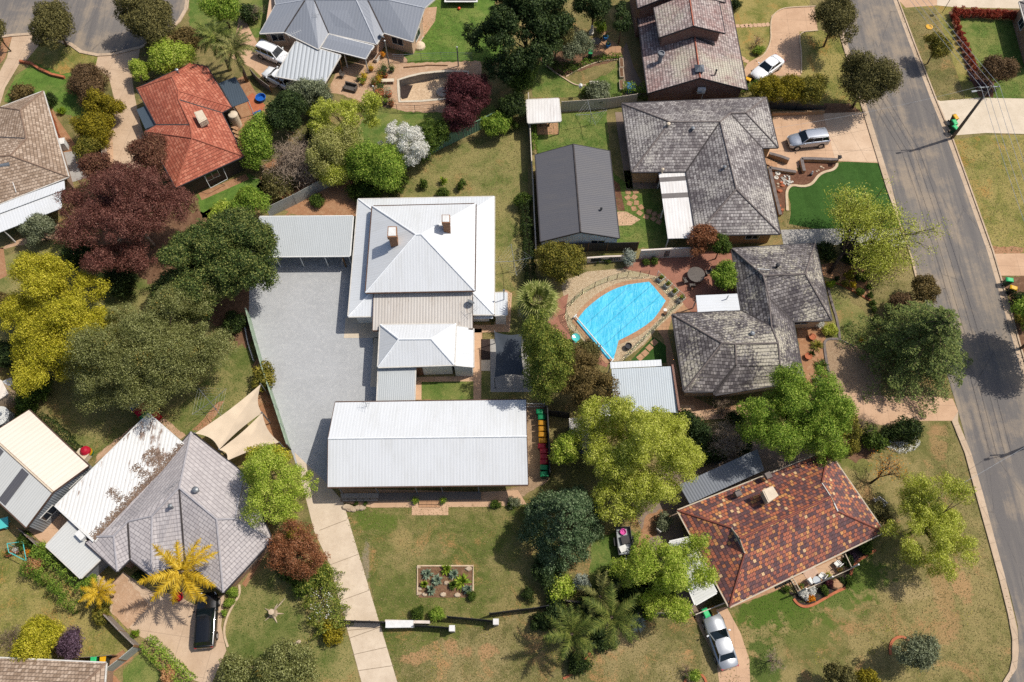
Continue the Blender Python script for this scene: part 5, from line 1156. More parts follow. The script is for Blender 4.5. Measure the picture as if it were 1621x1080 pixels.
car('silver four-wheel drive with roof rails parked on the tan driveway, nose to the house',1278,223,pxang(1310,219,1246,226),'a3a9b3','suv',.5)
car('silver sedan on the curved driveway by the terracotta-roofed house',1139,1014,pxang(1152,1049,1128,980),'a4a8ad','sedan',.5)
car('white sedan parked on the curved driveway of the two-storey house',1214,109,pxang(1234,92,1193,122),'dfe1e3','sedan')
car('black station wagon under the golden palm fronds',328,982,pxang(326,1018,331,945),'121418','wagon',.2)
car('white four-wheel drive nosing towards the striped carport',434,88,pxang(414,80,452,96),'dfe1e3','suv')
car('white hatchback half hidden at the edge of the striped carport',440,124,pxang(470,140,428,117),'dfe1e3','hatch',L=4.1)
p=P(285,946); mk('red_tub',m_plain('tub_red','a81420','8c101a',3,.4)); tag(MB().lathe(p,[(.3,0),(.42,.35),(.45,.45),(.38,.45),(.28,.1)],14).build('plastic_tub',M['red_tub'],None,org=tuple(p)),'small red tub in the shade of the golden palm','tub')
# ---------------------------------------------------------------- wheelie bins
def bin_proto(lidcol,body,label,nm='wheelie_bin'):
    o=thing(nm,label,'bin'); vs=[];B=[(.22,.26),(.245,.35)]
    mb=MB().add([(-.21,-.25,.06),(.21,-.25,.06),(.21,.22,.06),(-.21,.22,.06),(-.245,-.36,.98),(.245,-.36,.98),(.245,.34,.98),(-.245,.34,.98)],[[3,2,1,0],[4,5,6,7],[0,1,5,4],[1,2,6,5],[2,3,7,6],[3,0,4,7]]); mb.box((0,-.02,.955),(.53,.74,.05)); mb.build('body',body,o)
    lm=m_plain('bin_lid_'+lidcol,lidcol,None,3,.45,.03); 
    li=MB().add([(-.26,-.38,.985),(.26,-.38,.985),(.26,.40,.985),(-.26,.40,.985),(-.25,-.36,1.03),(.25,-.36,1.03),(.25,.34,1.05),(-.25,.34,1.05),(-.2,-.24,1.08),(.2,-.24,1.08),(.2,.22,1.10),(-.2,.22,1.10)],[[3,2,1,0],[0,1,5,4],[1,2,6,5],[2,3,7,6],[3,0,4,7],[4,5,9,8],[5,6,10,9],[6,7,11,10],[7,4,8,11],[8,9,10,11]]).build('lid',lm,o)
    MB().tube([(-.24,.44,.97),(.24,.44,.97)],.02,6).build('handle',body,o)
    for s in (-1,1): MB().tube([(s*.25,.30,.11),(s*.30,.30,.11)],.11,10).build('wheel',M['tyre'],o)
    return o
bg=m_plain('bin_body_green','1f4a35','173a2a',4,.5,.03); bk=m_plain('bin_body_dark','26312c','1c2521',4,.5,.03)
protos={k:(bin_proto(c,bg if k in 'GE' else bk,'x')) for k,c in dict(G='0f7a4c',E='34b870',Y='b07c1a',y='d8a414',R='8e1a2c',B='8a6420').items()}
used=set()
def put_bin(k,px,py,ang,label,group):
    p=P(px,py,1.05); src=protos[k]; o=src if k not in used else dup(src,(0,0,0),0); used.add(k)
    o.location=(p.x,p.y,.024); o.rotation_euler=(0,0,R(ang)); o['label']=label; o['group']=group
G1='bins lined up beside the white hall'
rowb=[('G',197,401,'dark green-lidded bin at the gate end of the bin row by the white hall'),('G',207,432,'dark green-lidded bin second from the gate, touching the first yellow lid'),
('Y',210,466,'amber-lidded bin next to the green pair at the gate end of the hall row'),('Y',211,499,'amber-lidded bin second from the gate end among the four amber lids'),('Y',211,532,'amber-lidded bin third from the gate end among the four amber lids'),('Y',213,566,'amber-lidded bin touching the first red lid in the hall row'),
('R',207,598,'red-lidded bin standing out of line, next to the last amber lid'),('R',219,627,'red-lidded bin second in the run of four red lids beside the hall'),('R',221,658,'red-lidded bin third in the run of four red lids beside the hall'),('R',220,688,'red-lidded bin touching the front green pair in the hall row'),
('G',221,720,'green-lidded bin right after the last red lid in the hall row'),('G',220,757,'green-lidded bin at the front-garden end of the hall row')]
for i,(k,x,y,l) in enumerate(rowb): put_bin(k,*pp('K',x,y),-90+(3 if i%2 else -4),l,G1)
G2='bins on the pale driveway by the power pole'
for k,x,y,a,l in (('y',1127,665,20,'bright yellow-lidded bin on the pale driveway above two green ones'),('E',1122,695,15,'bright green-lidded bin in the middle of the three by the power pole'),('E',1128,727,30,'bright green-lidded bin nearest the foot of the power pole')): put_bin(k,*pp('D',x,y),a,l,G2)
G3='bins on the far kerb at the right edge'
put_bin('E',*pp('H',1436,622),80,'bright green-lidded bin on the far verge at the right edge',G3); put_bin('y',*pp('H',1458,668),70,'bright yellow-lidded bin on the far verge at the right edge',G3)
G4='bins at the end of the sedan driveway'
put_bin('E',*pp('O',1145,686),22,'bright green-lidded bin in front of the silver sedan',G4); put_bin('B',*pp('O',1186,672),22,'tan-lidded bin in shade beside the green one at the silver sedan',G4)
G5='bins behind the brown roof at the bottom left'
put_bin('E',*pp('M',530,962),5,'green-lidded bin behind the brown roof at the bottom left',G5); put_bin('y',*pp('M',583,962),5,'yellow-lidded bin behind the brown roof at the bottom left',G5)
put_bin('y',*pp('W1',1272,780),60,'yellow-lidded bin beside the two-storey house by the white sedan','bins of the two-storey house'); put_bin('E',*pp('C',484,294),0,'green-lidded bin in the back garden of the two-storey house','bins of the two-storey house')
# ---------------------------------------------------------------- fences
mk('fence_green',m_corr('fence_green','8b9d88',.35,.6,'7d8a78',.2,0,None,0,.6,.3)); mk('fence_forest',m_corr('fence_forest','6a8a72',.35,.6,'5d7a66',.2,0,None,0,.6,.35)); mk('fence_cream',m_corr('fence_cream','b5aa9b',.35,.6,'9a8f80',.3,0,None,0,.6,.3)); mk('paling',m_corr('fence_paling_grey','a3a49d',.12,.85,'7f7f78',.4,0,None,0,.6,.5)); mk('fence_white',m_plain('fence_rendered_pale','cfc4ba','bdb2a8',1.5,.8)); mk('fence_dark',m_corr('fence_dark','4a443e',.15,.8,'3c3732',.3,0,None,0,.6,.5)); mk('fence_timber',m_corr('fence_timber','8a8078',.15,.85,'6f665e',.4,0,None,0,.6,.5))
mk('pool_glass',None)
def _pg():
    k=NT('pool_fence_glass'); a=k.n('ShaderNodeBsdfGlass',Color=(.85,.95,.92,1),Roughness=0.0,IOR=1.02); tr=k.n('ShaderNodeBsdfTransparent',Color=(.93,.97,.95,1)); mx=k.n('ShaderNodeMixShader',Fac=.85,i1=a.outputs[0],i2=tr.outputs[0]); k.t.links.new(mx.outputs[0],k.out.inputs[0]); return k.m
M['pool_glass']=_pg()
mk('mesh_wire',m_plain('fence_wire','6a6f6a','565b57',6,.5,0))
def fence(label,pts,h,mat,kind='sheet',th=.05,post='steel',step=2.4,name='fence',cat='fence',z0=0.0,cap=None,group=None):
    o=thing(name,label,cat,Vector((pts[0].x,pts[0].y,0)),group); pb=MB(); wires=MB(); ps=[]
    for a,b in zip(pts[:-1],pts[1:]):
        d=b-a; L=d.length; k=max(1,round(L/step)); ps+=[a.lerp(b,i/k) for i in range(k)]
        up=Vector((0,0,h))
        if kind in('sheet','wall'): 
            u=d.normalized(); pb.bar(a+u*.0+Vector((0,0,z0+h/2)),b+Vector((0,0,z0+h/2)),th,h)
        elif kind=='slat':
            n=int(h/.14)
            for i in range(n): zz=z0+.1+i*(h-.12)/max(1,n-1); pb.bar(a+Vector((0,0,zz)),b+Vector((0,0,zz)),.03,.10)
        elif kind=='picket':
            n=int(L/.13)
            for i in range(n+1): q=a.lerp(b,i/max(1,n)); pb.bar(q+Vector((0,0,z0+.05)),q+Vector((0,0,z0+h)),.03,.03)
            for zz in (.2,h-.1): pb.bar(a+Vector((0,0,z0+zz)),b+Vector((0,0,z0+zz)),.04,.05)
        elif kind=='wire':
            for zz in (.15,.5,.85,h-.03): wires.tube([a+Vector((0,0,z0+zz)),b+Vector((0,0,z0+zz))],.014 if zz<h-.1 else .03,4)
        elif kind=='glass':
            n=1
            for i in range(n): pb.bar(a.lerp(b,(i+.03)/n)+Vector((0,0,z0+h/2+.05)),a.lerp(b,(i+.97)/n)+Vector((0,0,z0+h/2+.05)),.012,h-.1)
            wires.tube([a+Vector((0,0,z0+h)),b+Vector((0,0,z0+h))],.011,5)
    ps.append(pts[-1])
    if pb.f: pb.build('panel',M[mat],o)
    if wires.f: wires.build('rail',M[post],o)
    if cap:
        cb=MB(); 
        for a,b in zip(pts[:-1],pts[1:]): cb.bar(a+Vector((0,0,z0+h+.02)),b+Vector((0,0,z0+h+.02)),th+.06,.05)
        cb.build('cap_rail',M[cap],o)
    if kind!='wall':
        pw=.045 if kind in('glass','wire') else .09
        for p in ps: MB().box((p.x,p.y,z0+(h+.06)/2),(pw,pw,h+.06),math.atan2((pts[-1]-pts[0]).y,(pts[-1]-pts[0]).x)).build('post',M[post],o)
    return o
fence('pale green sheet fence along the left side of the gravel yard',t(X,'396,500 408,545 421,590 441,650 461,712'),1.7,'fence_green',cap='fence_green')
fence('grey paling fence running diagonally behind the carport',t(X,'428,343 470,323 505,304 552,281'),1.75,'paling','sheet',.04,'paling')
fence('dark green sheet fence between the dry back lawn and the blossom garden',t(X,'640,268 703,233 764,204 815,178'),1.75,'fence_forest',cap='fence_forest')
fence('long cream sheet fence between the dry back lawn and the charcoal shed',t(X,'836,162 838,200 840,245 843,300 845,350 848,408'),1.7,'fence_cream',cap='fence_cream')
fence('cream sheet fence under the ivy behind the clothes hoist',t(X,'888,177 920,175 960,172 1006,165'),1.75,'fence_cream','sheet',.05,'fence_cream')
fence('dark timber fence behind the citrus tree',t(X,'849,400 900,399 960,397 1008,396'),1.6,'fence_dark','sheet',.05,'timber')
def lattice(o,a,b,z0,h):
    mb=MB(); 
    for i in range(5): mb.bar(a.lerp(b,i/4)+Vector((0,0,z0)),a.lerp(b,i/4)+Vector((0,0,z0+h)),.08,.05)
    for i in range(4): zz=z0+h*i/3; mb.bar(a+Vector((0,0,zz)),b+Vector((0,0,zz)),.08,.05)
    mb.build('lattice',M['black_metal'],o)
f_=fence('low pale rendered wall with dark lattice inserts by the citrus tree',t(X,'928,416 957,414 986,413'),1.0,'fence_white','wall',.12,cap='fence_white'); q=t(X,'935,416.5 950,415.5 964,414.5 980,413.8'); lattice(f_,q[0],q[1],.3,.5); lattice(f_,q[2],q[3],.3,.5)
f_=fence('tall pale rendered wall with one dark lattice panel above the brick patio',t(X,'1011,410 1055,407.5 1097,406'),1.75,'fence_white','wall',.12,cap='fence_white'); q=t(X,'1050,408.5 1057,408'); lattice(f_,q[0],q[1],.3,1.1)
fence('curved glass pool fence on the stone bed north of the pool',t('W4','235,450 270,410 360,330 500,250 640,190 750,155 870,128 1000,128 1100,125'),1.2,'pool_glass','glass',post='black_metal',step=2.6)
fence('glass pool fence along the lower right edge of the pool stones',t('W4','1490,395 1400,485 1290,600 1180,715 1040,850 905,985 830,1075'),1.2,'pool_glass','glass',post='steel',step=2.4)
fence('pool fence along the brick path at the left end of the pool',t('W4','175,540 200,620 290,730 400,850 520,985'),1.2,'pool_glass','glass',post='black_metal',step=2.4)
fence('pool fence beside the row of planter boxes',t('W4','1195,130 1300,225 1400,320 1490,395'),1.2,'pool_glass','glass',post='white_metal',step=2.2)
fence('dark fence behind the bins beside the white hall',t('K','222,310 236,420 243,560 247,660 250,775'),1.7,'fence_dark',cap='black_metal',post='black_metal')
fence('short white picket gate between the white hall and the dark fence',t('K','120,378 220,378'),1.1,'white_metal','picket',post='white_metal',step=3,name='gate',cat='gate')
fence('dark fence behind the small sheds under the brown-olive tree',t('K','240,425 300,432 360,440'),1.5,'fence_dark',post='black_metal')
fence('black slatted sliding gate across the concrete driveway',t('N','518,738 600,741 680,743 752,746'),1.5,'black_metal','slat',post='black_metal',name='gate',cat='gate')
fence('black slatted front fence panel right of the white letterbox wall',t('N','930,765 1030,770 1136,778'),1.4,'black_metal','slat',post='black_metal')
fence('black slatted front fence panel stepping back behind the rose bushes',t('N','1115,715 1250,727 1385,740'),1.4,'black_metal','slat',post='black_metal')
fence('black slatted front fence panel running up to the dark conifer',t('N','1352,698 1430,688 1512,677 1600,668 1680,655'),1.4,'black_metal','slat',post='black_metal')
fence('low pale plinth wall behind the letterbox',t('N','760,737 880,740 1012,743'),.7,'fence_white','wall',.25)
fence('dark fence between the hedge lawn and the dirt drive at bottom left',t(X,'176,976 200,1001 224,1024'),1.5,'fence_timber',cap='fence_timber',post='timber')
fence('grey corrugated fence at the bottom-left side gate',t(X,'224,1026 200,1046 174,1066'),1.6,'paling','sheet',.06,'timber')
fence('weathered fence between the tin lean-to and the bottom left lawn',t('M','155,225 210,275 265,325'),1.6,'fence_timber',post='timber')
fence('low timber rail fence behind the bottom left bins',t('M','470,945 570,940 670,930'),1.0,'fence_timber','slat',post='timber')
fence('thin wire pool fence along the lush lawn above the drained pool',t('W3','515,470 640,470 870,455 1125,445 1340,445 1520,450'),1.2,'mesh_wire','wire',post='steel',step=3)
fence('curved wire fence on the garden side of the drained pool',t('W3','270,1030 350,1078 560,1110 790,1118 1030,1105 1200,1060'),1.2,'mesh_wire','wire',post='black_metal',step=2.6)
fence('timber sleeper fence below the blue-green conifer',t('O','290,614 360,622 436,630'),.6,'fence_timber','wall',.12)
fence('timber sleeper edge below the silvery yucca',t('O','610,652 670,658 735,664'),.5,'fence_timber','wall',.12)
fence('low cream fence under the bright green tree by the sedan bins',t('O','840,692 940,695 1040,694'),1.1,'fence_cream',post='fence_cream')
fence('low cream gate fence in front of the sedan bins',t('O','1068,704 1160,668 1245,632'),1.2,'fence_cream','wall',.08)
fence('dark fence with brick base behind the golden hedge trees',t('D','-40,622 60,620 210,628 372,640'),1.1,'fence_dark',post='black_metal')
fence('low tan brick retaining wall above the silver car',t('D','75,660 220,655 372,648'),.55,'brick_tan','wall',.25,name='garden_wall',cat='wall')
fence('timber fence between the tan drive and the red house yard',t('B','-2,430 40,478 110,530'),1.1,'fence_timber',post='timber')
fence('dark fence along the left side of the brown-roofed house garden',t('A','600,810 612,900 625,1000'),1.5,'fence_white',post='white_metal')
fence('dark fence on the left of the fence-side play lawn',t('E','1400,900 1420,1000 1450,1090'),.4,'white_metal','wall',.1)
fence('orange timber trellis on the wall of the brown tiled house',t('A','290,625 320,700 345,780 358,850'),1.5,'edging_red','picket',post='timber')
fence('low orange brick wall curving across the lush front lawn',t('A','118,356 180,368 230,400 300,432 372,448'),.35,'edging_red','wall',.28,name='garden_wall',cat='wall')
def gwall(label,pts,h,mat,cap,w=.28): return fence(label,pts,h,mat,'wall',w,name='garden_wall',cat='wall',cap=cap)
gwall('low tan retaining wall with grey capping beside the house entrance steps',t('W2','445,560 590,600 700,640'),.75,'brick_tan','cap_grey',.3)
gwall('L-shaped tan retaining wall with grey capping along the silver car drive',t('W2','900,770 880,690 865,610 1000,610 1180,618 1335,625'),.5,'brick_tan','cap_grey',.3)
gwall('grey-capped retaining wall between the tiled house and the mulch bed',t('W2','800,770 650,750 460,715 500,900 545,1100 600,1320'),.35,'brick_tan','cap_grey',.3)
for i,(a_,b_) in enumerate((('425,590','415,660'),('455,600','450,672'),('485,612','483,684'),('515,622','515,696'),('545,632','548,706'))):
    A,B=t('W2',a_)[0],t('W2',b_)[0]; d=(B-A); s=MB().bar(A+Vector((0,0,.22-.04*i)),B+Vector((0,0,.22-.04*i)),.36,.1).build('garden_step',M['paver_tan'],None,org=(A.x,A.y,.2)); s['kind']='structure'
# kerb edgings of beds
for nm,tl,s,m,w in (('bed_edging','V4','778,930 800,960 840,977 890,965 950,930 1010,895 1072,868','edging_red',.22),('bed_edging','V4','1102,795 1108,765 1122,735 1150,708 1200,680 1246,652','edging_red',.22),('bed_edging','Q','752,925 750,870 770,835 805,820 840,828 880,865','edging_red',.22),('bed_edging','O','1020,1085 1040,1040 1085,1025 1130,1045 1145,1085','edging_red',.2),('bed_edging','O','330,1060 390,1030 450,960 485,910','edging_red',.2),
 ('turf_edging','W2','700,1250 690,1080 690,1000 720,945 770,920 870,938 960,932 1030,892 1090,802 1170,752 1270,732 1325,690 1338,640','edging_pale',.3),('bed_edging','C','205,350 260,400 330,445 400,490 460,488','edging_pale',.15),('bed_edging','C','345,440 440,385 540,350 640,342','edging_pale',.15),('drive_edging','D','340,176 238,184 236,240 246,290 246,420','edging_pale',.15),('drive_edging','D','-10,350 40,310 75,235 70,150 78,95 130,50 220,42 330,38','edging_pale',.15),('drive_edging','M','1365,525 1370,580 1330,640 1290,720 1275,800 1300,880','edging_pale',.18),('bed_edging','H','390,640 420,760 450,850 465,960','cap_grey',.25),('bed_edging','H','465,962 375,960 380,1040 410,1200','cap_grey',.25),('bed_edging','H','465,965 550,1003','cap_grey',.12),('bed_edging','H','360,640 450,640 560,700 650,750','edging_red',.12)):
    strip(nm,chaikin(t(tl,s),2,False),w,.10,m,.01)
strip('bed_edging',t('N','940,585 940,418 1257,418 1257,560'),.14,.12,'edging_pale',.01)
sheet('garden_bed',t('N','944,422 1253,422 1253,598 944,598'),4,'soil')
# ---------------------------------------------------------------- power poles and lines
def power_pole(label,base,h=8.6,az=0.06):
    o=thing('power_pole',label,'power pole',base); b=Vector(base)
    MB().tube([b,b+Vector((0,0,h*.5)),b+Vector((0,0,h))],[.19,.16,.125],12).build('pole',M['timber_pole'],o,smooth=True)
    d=Vector((math.cos(az),math.sin(az),0)); tp=b+Vector((0,0,h-.35)); MB().bar(tp-d*1.15+Vector((0,.14,0)),tp+d*1.15+Vector((0,.14,0)),.1,.12).build('crossarm',M['steel'],o); att=[]
    for s in (-1.05,-.4,.4,1.05): q=tp+d*s+Vector((0,.14,.06)); MB().lathe(q,[(.03,0),(.055,.04),(.035,.08),(.055,.12),(.03,.17)],8).build('insulator',M['white_metal'],o); att.append(q+Vector((0,0,.17)))
    MB().tube([tp+Vector((0,0,-.6)),tp+Vector((-1.0,-.2,-.1)),tp+Vector((-1.5,-.3,-.1))],.03,6).build('lamp_arm',M['steel'],o); lp=tp+Vector((-1.7,-.34,-.12)); MB().box(lp,(.55,.22,.1),.2).build('lamp_head',M['steel'],o)
    return att
mk('timber_pole',m_plain('timber_pole','6f655c','574e46',3,.85,.3)); mk('wire',m_plain('wire_aluminium','b9bcbf','9a9da0',3,.5,0))
A1=power_pole('weathered power pole with crossarm standing by the bins on the far kerb',tuple(P(1507,219)))
sp=P(1585,723)+Vector((.94,.34,0))*5.7
A2=power_pole('power pole on the far verge beyond the right edge, its shadow on the road',(sp.x,sp.y,0))
A0=[a+Vector((-14,44,-.2)) for a in A1]
def wires(label,A,B,sag=.7,r=.024):
    o=thing('power_line',label,'power line',tuple(A[0]))
    for a,b in zip(A,B):
        pts=[a.lerp(b,i/12)-Vector((0,0,sag*4*(i/12)*(1-i/12))) for i in range(13)]; MB().tube(pts,r,4).build('cable',M['wire'],o)
wires('power cables from the weathered pole towards the lower right edge',A1,A2); wires('power cables from the weathered pole towards the top edge',A1,A0)
wires('thin service cable from the pole across the street to the silver car house',[A1[0]],[t('V2','950,300,3.2')[0]],.5,.012)
wires('thin service cable from the far pole to the terracotta-roofed house',[A2[0]],[t('V4','1280,540,3.0')[0]],.5,.014)
# street garden lamp and letterbox
def lamp_post(label,p,h=1.4):
    o=thing('garden_lamp',label,'lamp',p); b=Vector(p); MB().tube([b,b+Vector((0,0,h))],.035,8).build('post',M['black_metal'],o); MB().box(b+Vector((0,0,h+.12)),(.3,.3,.26)).add([b+Vector(q)+Vector((0,0,h+.25)) for q in ((-.22,-.22,0),(.22,-.22,0),(.22,.22,0),(-.22,.22,0),(0,0,.16))],[[3,2,1,0],[0,1,4],[1,2,4],[2,3,4],[3,0,4]]).build('lantern',M['cap_dark'],o)
lamp_post('small black garden lamp at the corner of the artificial lawn',tuple(t('W2','1325,640')[0]),1.0)
lamp_post('dark lamp post at the top of the red hedge row',tuple(t('D','1050,72')[0]),2.2)
b=t('N','836,745')[0]; o=thing('letterbox_wall','white letterbox pillar with sloping top in the black front fence','letterbox',tuple(b)); A,B=t('N','758,750,1.0')[0],t('N','915,748,1.0')[0]
MB().bar(Vector((A.x,A.y,.5)),Vector((B.x,B.y,.5)),.45,1.0).build('pillar',M['wall_white'],o); MB().bar(Vector((A.x,A.y,1.03)),Vector((B.x,B.y,1.03)),.6,.07).build('coping',M['white_metal'],o); m_=A.lerp(B,.5); MB().box((m_.x,m_.y-.23,.72),(.34,.03,.12)).build('slot',M['black_metal'],o)
for i,(x,y,l) in enumerate(((1142,765,'pale fence end pillar beside the rose bushes panel'),(1388,728,'pale fence end pillar in the middle of the stepped fence'))):
    p=t('N','%d,%d'%(x,y+18))[0]; o=thing('fence_pillar',l,'pillar',tuple(p)); MB().box((p.x,p.y,.7),(.4,.4,1.4)).build('shaft',M['fence_white'],o); MB().box((p.x,p.y,1.43),(.5,.5,.07)).build('cap',M['wall_white'],o)
# ---------------------------------------------------------------- rotary clothes hoists
def hoist(label,p,r=1.8,h=1.9,az=.3):
    o=thing('clothes_hoist',label,'clothesline',tuple(p)); b=Vector(p); MB().tube([b,b+Vector((0,0,h))],.035,8).build('post',M['steel'],o); tp=b+Vector((0,0,h)); E=[]
    for i in range(4):
        a=az+i*math.pi/2; e=tp+Vector((math.cos(a)*r,math.sin(a)*r,.18)); MB().tube([tp-Vector((0,0,.15)),e],.026,6).build('arm',M['steel'],o); E.append(e)
    w=MB()
    for f in (.4,.6,.8,.98):
        for i in range(4): w.tube([tp.lerp(E[i],f),tp.lerp(E[(i+1)%4],f)],.004,3)
    w.build('line',M['wire'],o)
hoist('rotary clothes hoist on the bright green lawn by the grey tiled house',t('C','482,710')[0],1.9,1.9,.2)
hoist('rotary clothes hoist on the grass right of the white villa',t('V1','1410,575')[0],2.0,2.0,.15)
hoist('rotary clothes hoist on the leafy lawn above the cream shade sails',t('I','1235,390')[0],2.0,2.0,.75)
# ---------------------------------------------------------------- shade sails
def sail(label,cor,mat,name='shade_sail',bow=.1,sag=.25,zs=None,pole=True):
    """fabric stretched between corner posts with edges that curve in"""
    c=sum(cor,Vector())/len(cor); o=thing(name,label,'shade sail',(c.x,c.y,0)); n=10; vs=[]; fs=[]; m=len(cor); ring=[]
    for i in range(m):
        a,b=cor[i],cor[(i+1)%m]
        for k in range(n): f=k/n; q=a.lerp(b,f); w=4*f*(1-f); ring.append(q+(c-q)*bow*w)
    N=len(ring); vs=list(ring); L=6
    for l in range(1,L): vs+= [q.lerp(c,l/L)-Vector((0,0,sag*math.sin(l/L*1.57))) for q in ring]
    vs.append(c-Vector((0,0,sag)))
    for l in range(L-1):
        for k in range(N): fs.append([l*N+k,l*N+(k+1)%N,(l+1)*N+(k+1)%N,(l+1)*N+k])
    for k in range(N): fs.append([(L-1)*N+k,(L-1)*N+(k+1)%N,len(vs)-1])
    MB().add(vs,fs).build('fabric',M[mat],o,smooth=True)
    if pole:
        for p in cor: MB().tube([(p.x,p.y,0),(p.x,p.y,p.z+.15)],.05,8).build('post',M['steel'],o)
def m_fabric(name,c,tr=.25):
    k=NT(name); u=k.uv(); n=k.noise(k.pos(),.8,4); col=k.mix(k.rng(n,.35,.65),hexc(c),tuple([q*.88 for q in hexc(c)[:3]]+[1])); w=k.math('SINE',k.math('MULTIPLY',k.sep(u)[0],90)); 
    d=k.n('ShaderNodeBsdfDiffuse',Color=col,Normal=k.bump(w,.1,.005)); t_=k.n('ShaderNodeBsdfTranslucent',Color=col); x=k.n('ShaderNodeMixShader',Fac=tr,i1=d.outputs[0],i2=t_.outputs[0]); k.t.links.new(x.outputs[0],k.out.inputs[0]); return k.m
mk('sail_cream',m_fabric('sail_cream','e6d2b8')); mk('sail_navy',m_fabric('sail_navy','4a5058',.15))
sail('upper cream shade sail beside the lilac-grey house',t('I','1112,526,2.9 1486,246,2.9 1492,410,3.0 1250,617,2.8'),'sail_cream',bow=.13)
sail('lower cream shade sail overlapping the first above the yellow-green tree',t('I','1250,620,2.75 1494,408,2.95 1592,578,2.6 1295,682,2.6'),'sail_cream',bow=.13)
sail('dark grey shade sail over the paved court behind the white villa',t('W5','155,172,2.7 448,192,2.7 470,640,2.7 155,660,2.7'),'sail_navy',bow=.1)
# ---------------------------------------------------------------- pool things
def m_cover():
    k=NT('pool_cover_blue'); p=k.pos(); q=k.n('ShaderNodeMapping',Vector=p,Rotation=(0,0,R(-40)),Scale=(1,.42,1)).outputs[0]
    n=k.noise(q,1.3,2,.5,1.6); n2=k.noise(p,4.5,3,.6,1); col=k.mix(k.rng(n,.3,.7),hexc('22a6cc'),hexc('40bada')); col=k.mix(k.rng(n2,.55,.7,0,.3),col,hexc('86d2e8'))
    dt=k.n('ShaderNodeVectorMath',_operation='DOT_PRODUCT',i0=p,i1=(-.68,.73,0)).outputs['Value']; fr=k.math('FRACT',k.math('DIVIDE',dt,1.5)); ln=k.math('LESS_THAN',fr,.055); col=k.mix(k.math('MULTIPLY',ln,.6),col,hexc('17789c')); ds=k.n('ShaderNodeVectorMath',_operation='DOT_PRODUCT',i0=p,i1=(.73,.68,0)).outputs['Value']; cell=k.n('ShaderNodeCombineXYZ',X=k.math('MULTIPLY',ds,.55),Y=k.math('MULTIPLY',dt,1.1)).outputs[0]; vv=k.n('ShaderNodeTexVoronoi',Vector=cell,Scale=1.0); n=k.math('ADD',n,k.math('MULTIPLY',vv.outputs['Distance'],.7))
    k.bsdf(col,.5,k.bump(k.math('ADD',k.math('MULTIPLY',n,1.0),k.math('MULTIPLY',n2,.35)),.62,.12),0,.5); return k.m
mk('pool_cover',m_cover())
cp=sheet('pool_cover',CV,8,'pool_cover',z0=.02,kind=None); tag(cp,'bright blue bubble cover over the swimming pool','pool cover')
o=thing('cover_roller','white pool cover roller along the left end of the blue cover','roller',tuple(t('W4','500,800')[0])); A,B=t('W4','285,565,.35 705,1060,.35'); MB().tube([A,B],.07,10).build('tube',M['white_metal'],o)
for q in (A,B): MB().box((q.x,q.y,.2),(.5,.1,.4),.85).build('stand',M['white_metal'],o)
p=t('W4','875,920')[0]; MB_=MB().lathe((p.x,p.y,.02),[(.2,0),(.34,.25),(.36,.5),(.31,.5),(.28,.35)],14); tag(MB_.build('plant_pot',M['black_metal'],None,org=(p.x,p.y,.02)),'dark round pot on the stones at the lower end of the pool','pot')
p=t('W4','1285,548')[0]; tag(MB().lathe((p.x,p.y,.02),[(.12,0),(.2,.2),(.21,.32),(.17,.32)],12).build('plant_pot',M['soil'],None,org=(p.x,p.y,.02)),'small brown pot on the pool coping at the right','pot')
p=t('W4','1290,500')[0]; tag(MB().lathe((p.x,p.y,.03),[(.2,0),(.2,.03),(.12,.035)],14).build('skimmer_lid',M['white_metal'],None,org=(p.x,p.y,.03)),'round white skimmer lid on the pool coping','lid')
p=t('W4','288,845')[0]; o=thing('bird_bath','turquoise bird bath bowl beside the pool path','bird bath',tuple(p)); mk('turq',m_paint('glaze_turquoise','4fb8b4',.3,0,.4)); MB().lathe(p,[(.2,0),(.08,.12),(.08,.7)],12).build('pedestal',M['turq'],o); MB().lathe(p+Vector((0,0,.7)),[(.08,0),(.42,.14),(.45,.2),(.38,.14),(.1,.06)],18).build('bowl',M['turq'],o)
mk('planter_white',m_plain('planter_white','cfcac0','b7b1a6',3,.7))
for i,(x,y) in enumerate(((1225,150),(1300,220),(1375,300),(1450,378))):
    p=t('W4','%d,%d'%(x+15,y+12))[0]; lab=('white planter box with shrub, topmost of the four beside the pool fence','second white planter box from the top beside the pool fence','third white planter box from the top beside the pool fence','white slatted planter box at the lower end of the pool fence row')[i]
    o=thing('planter_box',lab,'planter',tuple(p),'planter boxes beside the pool'); MB().box((p.x,p.y,.25),(.55,.75,.5),-.85).build('box',M['planter_white'],o); MB().box((p.x,p.y,.5),(.45,.65,.04),-.85).build('soil',M['soil'],o)
    g=np.random.default_rng(i); C=g.normal(0,.16,(220,3))+np.array([p.x,p.y,.75]); quads_obj('foliage',leaves(C,unit(C-np.array([p.x,p.y,.6])),.11,g),m_leaf('planter_leaf','3c4a14','77821f','a3a52e') if i==0 else bpy.data.materials['planter_leaf'],o,p)
